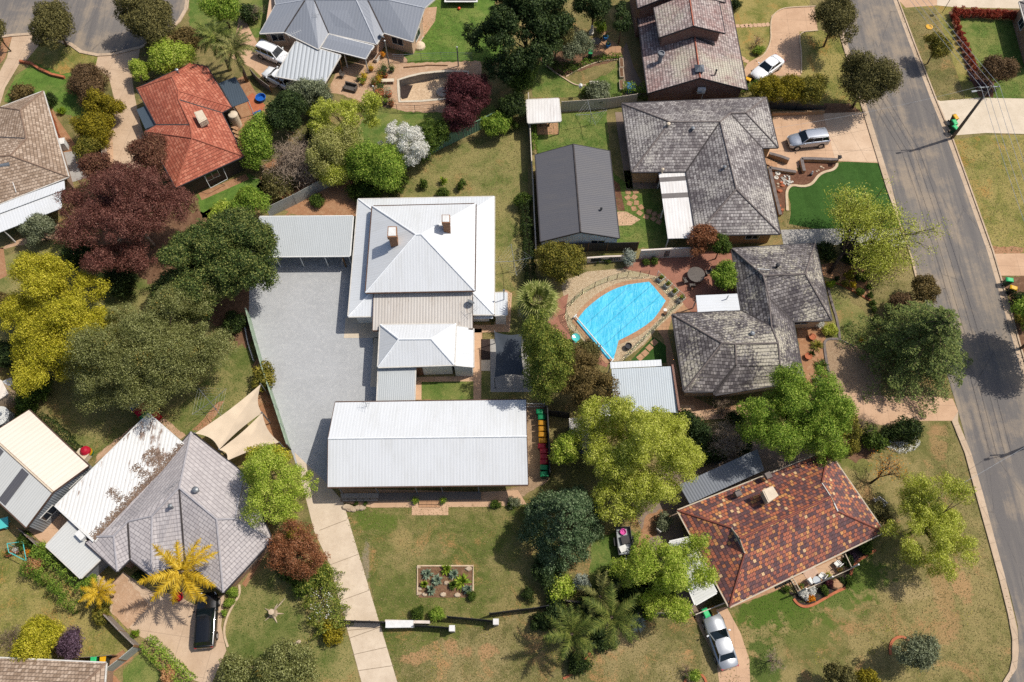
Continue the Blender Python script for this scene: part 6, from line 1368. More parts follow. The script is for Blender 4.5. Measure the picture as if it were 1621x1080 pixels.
# patio set with parasol base
def table_round(label,p,r,h,mat,name='patio_table'):
    o=thing(name,label,'table',tuple(p)); b=Vector(p); MB().lathe(b+Vector((0,0,h-.04)),[(r,0),(r,.04)],20).build('table_top',M[mat],o)
    for i in range(4): a=i*1.57+.78; MB().tube([b+Vector((math.cos(a)*r*.75,math.sin(a)*r*.75,0)),b+Vector((math.cos(a)*r*.6,math.sin(a)*r*.6,h-.04))],.025,6).build('leg',M['steel'],o)
    return o
def chair(label,p,az,mat,leg='white_metal',group=None,name='patio_chair'):
    o=thing(name,label,'chair',(0,0,0),group); MB().box((0,0,.42),(.5,.5,.05)).build('seat',M[mat],o); MB().box((-.25,0,.70),(.05,.5,.52)).build('backrest',M[mat],o)
    for x in (-.22,.22):
        for y in (-.22,.22): MB().tube([(x,y,0),(x,y,.42)],.02,5).build('leg',M[leg],o)
    for s in (-1,1): MB().bar((-.22,s*.25,.62),(.2,s*.25,.62),.04,.03).build('armrest',M[leg],o)
    o.location=(p.x,p.y,p.z); o.rotation_euler=(0,0,az); return o
mk('bronze',m_plain('bronze_table','5c5550','47413d',5,.5)); p=t('G',  '1080,612')[0]
table_round('round dark outdoor table on the shaded brick patio',p,.95,.74,'bronze')
G6='chairs round the dark patio table'
for x,y,a,l in ((1020,640,.3,'dark patio chair on the pool side of the round table'),(1060,668,1.6,'dark patio chair below the round table'),(1150,590,3.4,'dark patio chair on the house side of the round table')): chair(l,t('G','%d,%d'%(x,y))[0],a,'bronze','bronze',G6)
# porch furniture
pf=lambda x,y: t('V4','%d,%d,.16'%(x,y))[0]
mk('mat_pink',m_plain('door_mat','c2a592','ae917e',3,.9)); q=pf(878,784); tag(MB().box((q.x,q.y,.175),(1.3,.8,.02),.42).build('door_mat',M['mat_pink'],None,org=tuple(q)),'pale pink mat on the porch of the terracotta house','mat')
G7='white chairs on the porch'
for x,y,a,l in ((864,832,.6,'white porch chair nearest the pale mat'),(932,803,2.4,'white porch chair right of the small blue-grey table'),(1020,735,2.2,'white porch chair half in shade at the far end of the porch')): chair(l,pf(x,y),a,'white_metal','white_metal',G7)
o=table_round('small blue-grey table between the white porch chairs',pf(900,828),.35,.5,'wall_blue')
def pot(label,p,r,mat='edging_red',leaf=None,h=None,name='potted_plant',group=None,seed=1,lr=1.0,n=140,ls=.11):
    o=thing(name,label,'potted plant',tuple(p),group); h=h or r*1.6; MB().lathe(p,[(r*.7,0),(r,h*.8),(r*1.1,h*.82),(r*1.1,h),(r*.85,h),(r*.8,h*.9)],12).build('pot',M[mat],o)
    if leaf:
        g=np.random.default_rng(seed+int(abs(p.x*10))); C=g.normal(0,r*.55*lr,(n,3))+np.array([p.x,p.y,p.z+h+r*.55*lr]); C[:,2]=np.maximum(C[:,2],p.z+h*.9); quads_obj('foliage',leaves(C,unit(C-np.array([p.x,p.y,p.z+h*.5])),ls,g),M[leaf],o,tuple(p))
    return o
# play house, barrel, trailer, kayak, tub, tank
p=t('I','850,420')[0]; o=thing('play_house','red plastic play house with blue and green roof panels by the white patio roof','play house',tuple(p)); az=-.72
mk('pl_red',m_plain('plastic_red','b01c34','951528',3,.4,.02)); mk('pl_blue',m_plain('plastic_blue','20449c','1a3884',3,.4,.02)); mk('pl_green',m_plain('plastic_green','14784e','106440',3,.4,.02)); mk('pl_yellow',m_plain('plastic_yellow','d8a818','c09010',3,.4,.02))
rot=Matrix.Rotation(az,3,'Z'); MB().box((p.x,p.y,.75),(2.5,1.5,1.5),az).build('wall',M['pl_red'],o)
for i,(dx,c) in enumerate(((-.85,'pl_blue'),(0,'pl_red'),(.85,'pl_green'))): q=Vector(p)+rot@Vector((dx,0,1.62)); MB().box(q,(.78,1.55,.2),az).build('roof_panel',M[c],o)
for dx in (-1.25,-.42,.42,1.25): q=Vector(p)+rot@Vector((dx,0,1.6)); MB().box(q,(.1,1.7,.34),az).build('roof_rib',M['pl_red'],o)
q=Vector(p)+rot@Vector((.3,-.76,.6)); MB().box(q,(.6,.05,1.1),az).build('door',M['pl_blue'],o)
p=t('I','508,640')[0]; o=thing('play_barrel','red, yellow and green plastic play barrel on the grass by the sheds','toy',tuple(p)); MB().lathe(p,[(.45,0),(.5,.35)],18).build('base',M['pl_green'],o); MB().lathe(p+Vector((0,0,.352)),[(.5,0),(.5,.3)],18).build('band',M['pl_yellow'],o); MB().lathe(p+Vector((0,0,.655)),[(.5,0),(.47,.25),(.3,.45),(.1,.52)],18).build('dome',M['pl_red'],o)
p=t('I','485,662')[0]; tag(MB().box((p.x,p.y,.35),(1.1,.8,.7),-.5).box((p.x,p.y,.74),(1.2,.9,.08),-.5).build('sandbox',M['plastic_beige'],None,org=tuple(p)),'beige plastic box next to the play barrel','box')
p=t('O','672,285')[0]; o=thing('box_trailer','small black box trailer holding pink and white things on the lawn','trailer',tuple(p)); az=math.pi/2+.06
rt=Matrix.Rotation(az,3,'Z'); L3=lambda x,y,z: Vector(p)+rt@Vector((x,y,z))
MB().box(L3(0,0,.5),(2.5,1.35,.08),az).build('floor',M['steel'],o)
for sx,sy,dx,dy in ((0,.67,2.5,.06),(0,-.67,2.5,.06),(1.24,0,.06,1.28),(-1.24,0,.06,1.28)): MB().box(L3(sx,sy,.74),(dx,dy,.4),az).build('side_panel',M['black_metal'],o)
for s in (-1,1): MB().tube([L3(0,s*.75,.3),L3(0,s*.92,.3)],.3,14).build('wheel',M['tyre'],o); MB().box(L3(0,s*.84,.64),(.75,.22,.04),az).build('mudguard',M['black_metal'],o)
MB().bar(L3(-1.2,0,.48),L3(-2.3,0,.45),.08,.08).build('drawbar',M['steel'],o)
mk('pink',m_plain('plastic_pink','d050a0','b83c8a',3,.5)); q=L3(.85,0,.55); tag(MB().lathe(q,[(.2,0),(.28,.1),(.3,.22),(.25,.22),(.18,.08)],14).build('plastic_tub',M['pink'],None,org=tuple(q)),'pink plastic tub in the black trailer','tub'); q=L3(-.7,.2,.55); tag(MB().box(q+Vector((0,0,.15)),(.6,.5,.3),.4).box(q+Vector((0,0,.31)),(.66,.56,.03),.4).build('storage_crate',M['white_metal'],None,org=tuple(q)),'white crate in the black trailer','crate')
q=L3(.1,-.1,.55); tag(MB().box(q+Vector((0,0,.12)),(.7,.7,.24),.2).box(q+Vector((0,0,.26)),(.76,.76,.04),.2).build('storage_crate',M['pl_dark'] if 'pl_dark' in M else M['fascia_dark'],None,org=tuple(q)),'dark crate in the middle of the black trailer','crate')
def boat(label,A,B,w,mat):
    d=B-A; L=d.length; u=d/L; s=Vector((-u.y,u.x,0)); c=A.lerp(B,.5); o=thing('dinghy',label,'boat',(c.x,c.y,0)); n=13; vs=[];fs=[]
    for i in range(n):
        f=i/(n-1); ww=w*.5*math.sin(math.pi*min(1,f*.86+.14))**.7; q=A.lerp(B,f); 
        for k,(y,z) in enumerate(((-1,.5),(-.75,.15),(0,.05),(.75,.15),(1,.5),(.86,.5),(.6,.22),(0,.14),(-.6,.22),(-.86,.5))): vs.append(Vector((q.x,q.y,z))+s*ww*y)
    for i in range(n-1):
        for k in range(10): fs.append([i*10+k,i*10+(k+1)%10,(i+1)*10+(k+1)%10,(i+1)*10+k])
    fs.append(list(range(10))); fs.append([(n-1)*10+k for k in range(10)][::-1]); MB().add(vs,fs).build('hull',M[mat],o)
    for f in (.35,.65): q=A.lerp(B,f); MB().bar(Vector((q.x,q.y,.42))-s*w*.40,Vector((q.x,q.y,.42))+s*w*.40,.25,.04).build('thwart',M['steel'],o)
boat('grey aluminium dinghy among shrubs behind the terracotta house',t('K','1185,700')[0],t('K','1275,570')[0],1.25,'steel')
p=t('A','1490,568')[0]; mk('tub_blue',m_plain('tub_blue','1e5fb4','184d96',3,.4)); tag(MB().lathe(p,[(.5,0),(.62,.4),(.64,.45),(.56,.45),(.45,.1)],18).build('paddling_tub',M['tub_blue'],None,org=tuple(p)),'round blue tub on the timber deck by the red house','tub')
p=t('A','1465,645')[0]; tag(MB().box(p+Vector((0,0,.03)),(1.0,.5,.05),.5).box(p+Vector((.2,.1,.08)),(.7,.35,.05),.8).build('tarpaulin',M['tub_blue'],None,org=tuple(p)),'folded blue tarpaulin beside the deck at the red house','tarpaulin')
mk('tank',m_corr('tank_cream','cdbfa8',.1,.5,'b0a08a',.2)); p=t('A','1355,715')[0]; o=thing('water_tank','slim cream cylindrical water tank at the corner of the red-tiled house','water tank',tuple(p)); MB().lathe(p,[(.55,0),(.55,1.9)],20).build('drum',M['tank'],o); MB().lathe(p+Vector((0,0,1.9)),[(.57,0),(.5,.08),(.15,.16)],20).build('lid',M['plastic_beige'],o)
p=t('I','45,462')[0]; o=thing('water_tank','round pale grey corrugated water tank beside the cream shed','water tank',tuple(p)); MB().lathe(p,[(1.0,0),(1.0,1.7)],24).build('drum',M['wall_sheet'],o); MB().lathe(p+Vector((0,0,1.7)),[(1.04,0),(.5,.2),(.12,.28)],24).build('lid',M['tin_shed'],o); MB().lathe(p+Vector((.3,.1,1.86)),[(.2,0),(.2,.1)],10).build('hatch',M['steel'],o)
# hut items near fences, boxes, steps, AC
p=t('A','372,845')[0]; o=thing('white_cabinet','white cabinet against the wall of the brown tiled house','cabinet',tuple(p)); MB().box((p.x,p.y,.6),(.9,.8,1.2),.2).build('body',M['white_metal'],o); MB().box((p.x,p.y,1.23),(1.0,.9,.06),.2).build('lid',M['wall_white'],o)
for i,(x,y) in enumerate(((1345,745),(1352,765),(1358,785))):
    q=t('A','%d,%d'%(x,y))[0]; s=MB().box((q.x,q.y,.5-.16*i),(1.0,.4,.14),-.5).build('garden_step',M['paver_tan'],None,org=(q.x,q.y,.4)); s['kind']='structure'
# empty pool shell
o=thing('empty_pool','drained kidney-shaped swimming pool with grey walls and a sandy floor','pool',tuple(sum(PIT,Vector())/len(PIT)))
mk('pool_wall',m_plain('pool_wall','a09a92','8a847c',1.0,.85,.3)); mk('pool_rim',m_plain('pool_rim','c6bba9','b0a592',2,.8)); mk('pool_floor',m_dirt('pool_floor','cdb394','bfa486','dac2a4',1.0,'8a7058'))
wl_=MB(); n=len(PIT); cc=sum(PIT,Vector())/n; low=[cc+(q-cc)*.97-Vector((0,0,1.25)) for q in PIT]
for i in range(n): wl_.face([PIT[i],low[i],low[(i+1)%n],PIT[(i+1)%n]])
for i in range(n): 
    out=[cc+(q-cc)*1.02-Vector((0,0,1.25)) for q in PIT]
    wl_.face([PIT[i]+(out[i]-low[i])*.6,PIT[(i+1)%n]+(out[(i+1)%n]-low[(i+1)%n])*.6,out[(i+1)%n],out[i]])
wl_.build('wall',M['pool_wall'],o); strip('rim',PIT,.3,.06,'pool_rim',.015,True,False,parent=o)
fl=MB(); zz=[-1.2 if q.x<cc.x else -.95 for q in PIT]
for i in range(n): fl.face([Vector((low[i].x,low[i].y,zz[i])),Vector((low[(i+1)%n].x,low[(i+1)%n].y,zz[(i+1)%n])),Vector((cc.x,cc.y,-1.05))])
fl.build('floor',M['pool_floor'],o); q=t('W3','580,765 760,770 690,930 625,945 590,900',-1.12); MB().face(q if (q[1]-q[0]).cross(q[2]-q[0]).z>0 else q[::-1]).build('gravel_patch',M['gravel_dark'] if 'gravel_dark' in M else M['mulch_dark'],o)
p=t('W3','1145,870',-.98)[0]; MB().lathe(Vector((p.x,p.y,-1.1)),[(.8,0),(.8,.35),(.72,.36)],20).build('step_platform',M['pool_wall'],o)
for i,(x0,y0,x1,y1,l) in enumerate(((460,545,415,265,'tall grey post at the garden corner above the drained pool'),(1343,525,1332,325,'tall grey post on the lawn edge behind the plum tree'),(295,1015,248,818,'tall grey post with white cap among the potted plants'))):
    b=t('W3','%d,%d'%(x0,y0))[0]; o=thing('lamp_post',l,'post',tuple(b)); h=(y0-y1)/8.1/8.0; MB().tube([b,b+Vector((0,0,h*1.0))],.08,8).build('shaft',M['steel'],o); MB().lathe(b+Vector((0,0,h)),[(.09,0),(.11,.03),(.06,.1)],8).build('cap',M['white_metal'],o)
q=t('W3','640,540,.08 920,518,.08 1205,516,.08'); tag(MB().bar(q[0],q[1],.12,.1).bar(q[1]+Vector((.0,.08,0)),q[2],.1,.1).build('timber_beam',M['timber'],None,org=(q[0].x,q[0].y,0)),'long timber beam lying on the sand above the drained pool','beam')
p=t('W3','1010,640',0)[0]
# trampoline / dark play mat at the top
p=t('B','1190,20')[0]; o=thing('trampoline','dark rectangular trampoline on the lawn at the top edge','trampoline',tuple(p)); MB().box((p.x,p.y+1.2,.8),(3.9,3.4,.03)).build('mat',M['fascia_dark'],o)
for sx,sy in ((0,-1),(0,1),(-1,0),(1,0)): MB().box((p.x+sx*2.05,p.y+1.2+sy*1.8,.82),(.22 if sx else 4.32,.22 if sy else 3.4,.06)).build('frame',M['white_metal'],o)
for sx in (-1,1):
    for sy in (-1,1): MB().tube([(p.x+sx*1.9,p.y+1.2+sy*1.6,0),(p.x+sx*1.9,p.y+1.2+sy*1.6,.8)],.03,6).build('leg',M['steel'],o)
p=t('B','1177,55')[0]; tag(MB().lathe(p,[(.05,0),(.16,.06),(.2,.18),(.16,.3),(.05,.37)],14).build('ball',m_paint('ball_orange','d8401c',.4),None,org=tuple(p)),'small orange-red ball on the lush lawn at the top','ball')
p=t('D','975,155')[0]; tag(MB().lathe(p,[(.42,.02),(.46,.06),(.3,.10),(.2,.04)],18).build('drain_cover',m_plain('cover_yellow','d8a83c','c0902c',3,.7),None,org=tuple(p)),'round yellow cover on the far verge lawn','cover')
# garden ornaments in the front mulch bed
for x,y,r,l,m in ((575,770,.28,'white ring-shaped stone ornament in the front mulch bed','planter_white'),(555,825,.25,'white stone lump under the ring ornament','planter_white'),):
    p=t('W2','%d,%d'%(x,y))[0]; tag(MB().lathe(p,[(r,0),(r*1.05,.1),(r*.6,.14),(r*.55,.03)],14).build('stone_ornament',M[m],None,org=tuple(p)),l,'ornament')
p=t('W2','690,860')[0]; g=np.random.default_rng(3); mb=MB()
for i in range(60):
    a=g.uniform(0,6.28); r=.75*math.sqrt(g.uniform(0,1)); q=Vector((p.x+math.cos(a)*r,p.y+math.sin(a)*r,.05)); s=g.uniform(.07,.14); mb.lathe(q,[(s*.7,-.03),(s,.02),(s*.6,.09)],6)
tag(mb.build('pebble_mound',M['planter_white'],None,org=tuple(p)),'round mound of white pebbles in the front mulch bed','pebbles')
p=t('W2','1000,790')[0]; o=thing('statue','small pale garden statue on a dark base in the mulch','statue',tuple(p)); MB().lathe(p,[(.16,0),(.16,.2)],10).build('base',M['black_metal'],o); MB().lathe(p+Vector((0,0,.2)),[(.1,0),(.13,.15),(.08,.32),(.1,.42),(.05,.52)],10).build('figure',M['wall_blue'],o)
g=np.random.default_rng(9)
def rocks(group,lab,pts,r,mat='rock'):
    for i,p in enumerate(pts):
        mb=MB(); s=r*g.uniform(.7,1.25); k=8; vs=[];fs=[]
        for zf,rf in ((0,.9),(.35,1.0),(.7,.7)):
            for j in range(k): a=6.283*j/k; rr=s*rf*g.uniform(.8,1.15); vs.append((p.x+math.cos(a)*rr*1.2,p.y+math.sin(a)*rr*.85,zf*s))
        for l in range(2):
            for j in range(k): fs.append([l*k+j,l*k+(j+1)%k,(l+1)*k+(j+1)%k,(l+1)*k+j])
        fs.append(list(range(k))[::-1]); fs.append([2*k+j for j in range(k)]); tag(mb.add(vs,fs).build('rock',M[mat],None,org=tuple(p)),lab,'rock',group)
rocks('rocks edging the bed beside the hall','pale rounded rock edging the small soil bed beside the hall driveway',t('J','535,945 552,950 572,955 600,952 625,950 550,962 572,962'),.3)
rocks('rocks round the garden bed in the front lawn','pale rock at the edge of the rectangular bed in the front lawn',t('N','945,425 1230,435 948,575 978,580 1085,582 1105,515 1165,585 952,548'),.22)
rocks('rocks in the mulch bed by the artificial lawn','small pale rock in the mulch bed by the artificial lawn',t('W2','1130,685 1160,700 1100,730 1075,745 575,905 580,940 1180,620'),.16)
rocks('red rocks in the mulch bed','reddish rock in the mulch below the pebble mound',t('W2','620,890 635,930 600,1000 590,1190 630,1240'),.25,'edging_red')
rocks('pale stones by the bottom lawn','pale stone on the lawn below the flowering hedge',t('N','240,862 262,850'),.22)
rocks('flat stone in the porch bed','flat pinkish stone in the dark bed in front of the porch',t('V4','1018,850'),.5,'paver_tan')
# potted plants round the drained pool
LF={}
mk('lf_shrub',m_leaf('leaf_shrub','22300f','41561c','6d7f32')); mk('lf_bright',m_leaf('leaf_bright','3f5a10','6e8a1c','a3b53a',1.1,.35)); mk('lf_dark',m_leaf('leaf_dark','141d0d','2a3a18','4c5c2a')); mk('lf_yellow',m_leaf('leaf_yellow','8a7a10','b59a1c','d8bc3a'))
mk('lf_flower',m_leaf('flower_orange','c06a10','d88a1c','e8b03a')); mk('lf_white',m_leaf('flower_white','a9a79a','d5d4cc','f0efea',1.0,.25)); mk('lf_agave',m_leaf('leaf_agave','4a5a48','72846c','9aa890',1.2,.15)); mk('lf_spike',m_leaf('leaf_spike','3a4c12','6b8420','a3b040',1.2,.25))
GP='potted plants beside the drained pool'
for i,(x,y,r,lf) in enumerate(((395,570,.35,'lf_shrub'),(350,640,.38,'lf_shrub'),(410,650,.3,'lf_dark'),(495,575,.3,'lf_shrub'),(330,715,.3,'lf_yellow'),(265,745,.3,'lf_shrub'),(350,800,.33,'lf_shrub'),(340,900,.55,'lf_shrub'),(455,890,.4,'lf_agave'),(410,995,.28,'lf_bright'),(485,1015,.33,'lf_dark'),(340,1000,.3,'lf_shrub'),(135,670,.25,'lf_yellow'),(120,735,.25,'lf_bright'),(230,560,.25,'lf_yellow'),(380,395,.22,'lf_flower'))):
    p=t('W3','%d,%d'%(x,y+20))[0]; pot('potted plant in the crowd of pots on the sandy paving left of the drained pool',p,r,'edging_red' if i%3 else 'bronze',lf,None,'potted_plant',GP,i,1.5,int(160+400*r))
p=t('W3','440,740')[0]; o=thing('bench','low pale bench among the pots by the drained pool','bench',tuple(p)); MB().box((p.x,p.y,.42),(1.6,.5,.07),.05).build('seat',M['plastic_beige'],o); 
for s in (-.65,.65): MB().box((p.x+s,p.y,.19),(.1,.45,.38),.05).build('leg',M['plastic_beige'],o)
p=t('W3','845,275')[0]; o=thing('market_umbrella','folded cream umbrella heap beside the pink brick wall','umbrella',tuple(p)); MB().lathe(p,[(.75,.0),(.7,.25),(.35,.5),(.05,.62)],12).build('canopy',M['sail_cream'],o); MB().tube([p+Vector((-.2,.1,.3)),p+Vector((.5,.9,.75))],.04,6).build('pole',M['white_metal'],o)
p=t('W3','315,430')[0]; o=thing('planter_box','white trough planter beside the curved verandah roof','planter',tuple(p)); MB().box((p.x,p.y,.25),(.4,1.4,.5),-.4).build('box',M['planter_white'],o); MB().box((p.x,p.y,.5),(.3,1.3,.03),-.4).build('soil',M['soil'],o)
# steps pots at the hall
for x,l in ((930,'potted plant left of the timber steps of the white hall'),(1086,'potted plant right of the timber steps of the white hall')): pot(l,t('J','%d,918'%x)[0],.24,'bronze','lf_bright',.4,'potted_plant','pots flanking the hall steps',x,1.3,220,.1)
# pots on the porch and cottage bed
for x,y,lf,l in ((810,860,'lf_shrub','potted plant at the near corner of the porch railing'),(965,798,'lf_bright','potted plant on the porch between the white chairs'),(1035,765,'lf_shrub','potted plant by the porch railing near its far corner')): pot(l,pf(x,y),.22,'edging_red',lf,.35,'potted_plant','pots on the porch',x,1.3,150,.1)
for x,y,l in ((880,632,'terracotta pot nearest the corner of the dark tiled house'),(857,742,'terracotta pot lower in the bed beside the dark tiled house')): pot(l,t('V3','%d,%d'%(x,y))[0],.35,'edging_red',None,.4,'plant_pot','terracotta pots in the side bed',x)
# patio things at the two-storey house
p=t('C','712,515')[0]; mk('bin_blue',m_plain('tarp_blue','2a7ec0','2268a4',3,.5)); o=thing('storage_box','light blue plastic box on the path of the two-storey house','box',tuple(p)); MB().box((p.x,p.y,.35),(.9,1.0,.7)).build('body',M['bin_blue'],o); MB().box((p.x,p.y,.73),(1.0,1.1,.07)).build('lid',M['bin_blue'],o)
for i,(x,y,l) in enumerate(((570,225,'blue glazed pot by the patio corner of the two-storey house'),(583,268,'blue glazed pot with a plant below the patio corner'))): pot(l,t('C','%d,%d'%(x,y))[0],.3,'bin_blue','lf_shrub',.5,'potted_plant','blue pots on the paved patio',i)
o=table_round('dark round table on the two-storey house patio',t('C','515,258')[0],.6,.7,'bronze')
p=t('C','490,195')[0]; o=thing('garden_statue','white garden statue beside the olive bush','statue',tuple(p)); MB().lathe(p,[(.3,0),(.3,.3)],10).build('base',M['planter_white'],o); MB().lathe(p+Vector((0,0,.3)),[(.18,0),(.25,.3),(.15,.7),(.2,.9),(.1,1.1)],10).build('figure',M['planter_white'],o)
for i,(y,l) in enumerate(((370,'long planter trough at the upper end of the garden edge'),(425,'long planter trough in the middle of the garden edge'),(495,'long planter trough at the lower end of the garden edge'))):
    p=t('C','%d,%d'%(660,y))[0]; o=thing('planter_box',l,'planter',tuple(p),'troughs along the garden edge'); MB().box((p.x,p.y,.2),(.5,1.5,.4)).build('box',M['plastic_beige'],o); MB().box((p.x,p.y,.4),(.4,1.4,.04)).build('soil',M['soil'],o)
p=t('C','422,548')[0]; o=thing('bird_house','white bird house on a post in front of the cream fence','bird house',tuple(p)); MB().tube([p,p+Vector((0,0,1.5))],.04,6).build('post',M['timber'],o); MB().box(p+Vector((0,0,1.65)),(.3,.3,.3)).add([p+Vector(q)+Vector((0,0,1.8)) for q in ((-.22,-.2,0),(.22,-.2,0),(.22,.2,0),(-.22,.2,0),(0,-.2,.18),(0,.2,.18))],[[3,2,1,0],[0,1,4],[2,3,5],[1,2,5,4],[3,0,4,5]]).build('house',M['white_metal'],o)
p=t('C','505,478')[0]; tag(MB().box(p+Vector((0,0,.22)),(1.1,.45,.06)).box(p+Vector((-.4,0,.1)),(.1,.4,.2)).box(p+Vector((.4,0,.1)),(.1,.4,.2)).build('garden_bench',M['planter_white'],None,org=tuple(p)),'low white stone bench at the lawn edge of the two-storey house','bench')
# shelter contents, washing rack etc.
p=t('C','225,715')[0]; o=thing('barbecue','dark barbecue under the small square shelter','barbecue',tuple(p)); MB().box((p.x,p.y,.85),(1.1,.55,.25)).build('hood',M['black_metal'],o); MB().box((p.x,p.y,.68),(1.3,.5,.06)).build('shelf',M['steel'],o)
for s in (-.5,.5): MB().box((p.x+s,p.y,.33),(.07,.45,.65)).build('leg',M['black_metal'],o)
p=t('W5','375,553')[0]; o=table_round('small pale square-looking table under the dark shade sail',p,.32,.5,'conc_pale')
for i,(x,l) in enumerate(((1090,'white wall hatch'),)): pass
# open metal frame, purpose unknown, at bottom left, stump, chair by shrub
o=thing('metal_frame','pale turquoise metal frame among pots in the bottom left garden','rack',tuple(t('M','95,320')[0])); q=t('M','40,290,1.2 130,280,1.2 150,390,1.2 50,340,1.2'); 
for a,b in zip(q,q[1:]+q[:1]): MB().tube([a,b],.035,6).build('rail',M['turq'],o)
for a in q: MB().tube([Vector((a.x,a.y,0)),a],.035,6).build('leg',M['turq'],o)
GB='pots by the turquoise frame'
for i,(x,y,lf,l) in enumerate(((60,350,'lf_shrub','brown pot at the left foot of the turquoise frame'),(175,350,'lf_flower','dark pot with orange flowers right of the turquoise frame'),(110,330,'lf_white','pot with white flowers inside the turquoise frame'))): pot(l,t('M','%d,%d'%(x,y))[0],.3,'edging_red' if i!=1 else 'bronze',lf,.4,'potted_plant',GB,i)
p=t('M','20,185')[0]; o=thing('play_table','green plastic play table behind the grey shed','table',tuple(p)); MB().box((p.x,p.y,.5),(1.4,1.0,.08),.3).build('table_top',M['turq'],o)
for sx in (-.5,.5):
    for sy in (-.35,.35): MB().box((p.x+sx,p.y+sy,.23),(.08,.08,.46)).build('leg',M['turq'],o)
p=t('N','118,690')[0]; o=thing('tree_stump','sawn grey tree stump with one dead limb on the lawn','stump',tuple(p)); MB().tube([p,p+Vector((0,0,.4)),p+Vector((.05,.05,.9))],[.42,.32,.26],10).build('trunk',M['stump'],o) if 'stump' in M else MB().tube([p,p+Vector((0,0,.4)),p+Vector((.05,.05,.9))],[.42,.32,.26],10).build('trunk',M['rock'],o)
MB().tube([p+Vector((.1,.1,.6)),p+Vector((.7,.6,1.0)),p+Vector((1.2,1.2,1.1))],[.09,.06,.02],6).build('limb',M['rock'],o)
for k in range(5): a=k*1.3; MB().tube([p+Vector((0,0,.15)),p+Vector((math.cos(a)*.5,math.sin(a)*.5,.12)),p+Vector((math.cos(a)*.95,math.sin(a)*.9,.02))],[.12,.07,.02],5).build('root',M['rock'],o)
p=t('Q','685,45')[0]; A,B=t('Q','672,40,.45 722,80,.45'); o=thing('garden_bench','white slatted garden bench by the lime tree on the corner lawn','bench',tuple(p)); MB().bar(A,B,.45,.05).build('seat',M['white_metal'],o); MB().bar(A+Vector((.1,.2,.35)),B+Vector((.1,.2,.35)),.05,.4).build('backrest',M['white_metal'],o)
for q in (A,B): MB().box((q.x,q.y,.2),(.08,.4,.4),.6).build('leg',M['white_metal'],o)
p=t('O','875,215')[0]; chair('white garden chair on the red soil behind the trailer',p,.8,'white_metal')
p=t('B','560,512')[0]; o=thing('outdoor_sofa','dark wicker outdoor sofa on the tan paving by the striped carport','sofa',tuple(p)); MB().box((p.x,p.y,.22),(1.5,.8,.36),-.3).build('seat',M['bronze'],o); MB().box((p.x+.1,p.y+.38,.5),(1.5,.16,.6),-.3).build('backrest',M['bronze'],o)
for s in (-.7,.7): MB().box((p.x+s,p.y-s*.2,.4),(.14,.7,.35),-.3).build('armrest',M['bronze'],o)
chair('dark garden chair beside the striped carport',t('B','515,440')[0],-.4,'bronze','bronze')
p=t('B','480,405')[0]; o=thing('barbecue','covered dark barbecue at the corner of the striped carport','barbecue',tuple(p)); MB().box((p.x,p.y,.55),(1.0,.7,1.0),.3).build('cover',M['cap_dark'],o); MB().box((p.x,p.y,1.1),(.9,.5,.12),.3).build('hood',M['black_metal'],o)
p=t('B','640,455')[0]; pot('pot with an orange-yellow plant in the middle of the tan paving',p,.28,'bronze','lf_yellow',.35,'potted_plant','loose pots on the tan paving',3,1.4); pot('pot with a green plant left of the orange-yellow one',t('B','605,460')[0],.22,'bronze','lf_shrub',.3,'potted_plant','loose pots on the tan paving',4,1.3)
# ================================================================ plants, each where the photo shows it
mk('bark',m_plain('bark_brown','6a5848','4a3c30',3,.9,.4)); mk('bark_pale',m_plain('bark_pale','b0a598','8f8478',3,.85,.3)); mk('bark_dark',m_plain('bark_dark','40352c','2d251f',3,.9,.4)); mk('palmbark',m_plain('bark_palm','7d6d5a','5c4e40',6,.9,.6)); mk('twig',m_plain('twig_grey','8a7868','6a5a4c',3,.9,0)); mk('twig_pale',m_plain('twig_pale','a08f7e','84725f',3,.9,0))
mk('lf_olive',m_leaf('leaf_olive','3d3c20','605c34','8a824e')); mk('lf_olivebrown',m_leaf('leaf_olive_brown','4a3f24','6b5c36','8f7a4a')); mk('lf_brown',m_leaf('leaf_brown','4a3a28','6a543a','8a7050'))
mk('lf_gold',m_leaf('leaf_gold','4f4a12','7d741c','ab9a2c')); mk('lf_goldgreen',m_leaf('leaf_gold_green','44481a','6e6c28','a29440')); mk('lf_yelltree',m_leaf('leaf_yellow_green','64681a','aca624','d8cc50',.9,.33)); mk('lf_lime',m_leaf('leaf_lime','727c22','b2ba42','dcdc7c',1.0,.38)); mk('lf_lime2',m_leaf('leaf_lime_bright','647c22','a0b63c','ccd06c',1.0,.38)); mk('lf_green',m_leaf('leaf_green','44601c','7a9832','aebc54',1.0,.33))
mk('lf_oak',m_leaf('leaf_oak','42481f','72763e','a8aa72',1.0,.28,'a08434',.04)); mk('lf_burg',m_leaf('leaf_burgundy','3f241f','6c4038','976c5e')); mk('lf_burg2',m_leaf('leaf_burgundy_brown','4a2f22','70483a','8d6a50')); mk('lf_plum',m_leaf('leaf_plum','35181c','55282c','7d4c4e')); mk('lf_mag',m_leaf('leaf_dark_glossy','1f2d17','445828','868a4a',.9,.16)); mk('lf_olivetree',m_leaf('leaf_grey_green','4a5038','737a5a','9ca283'))
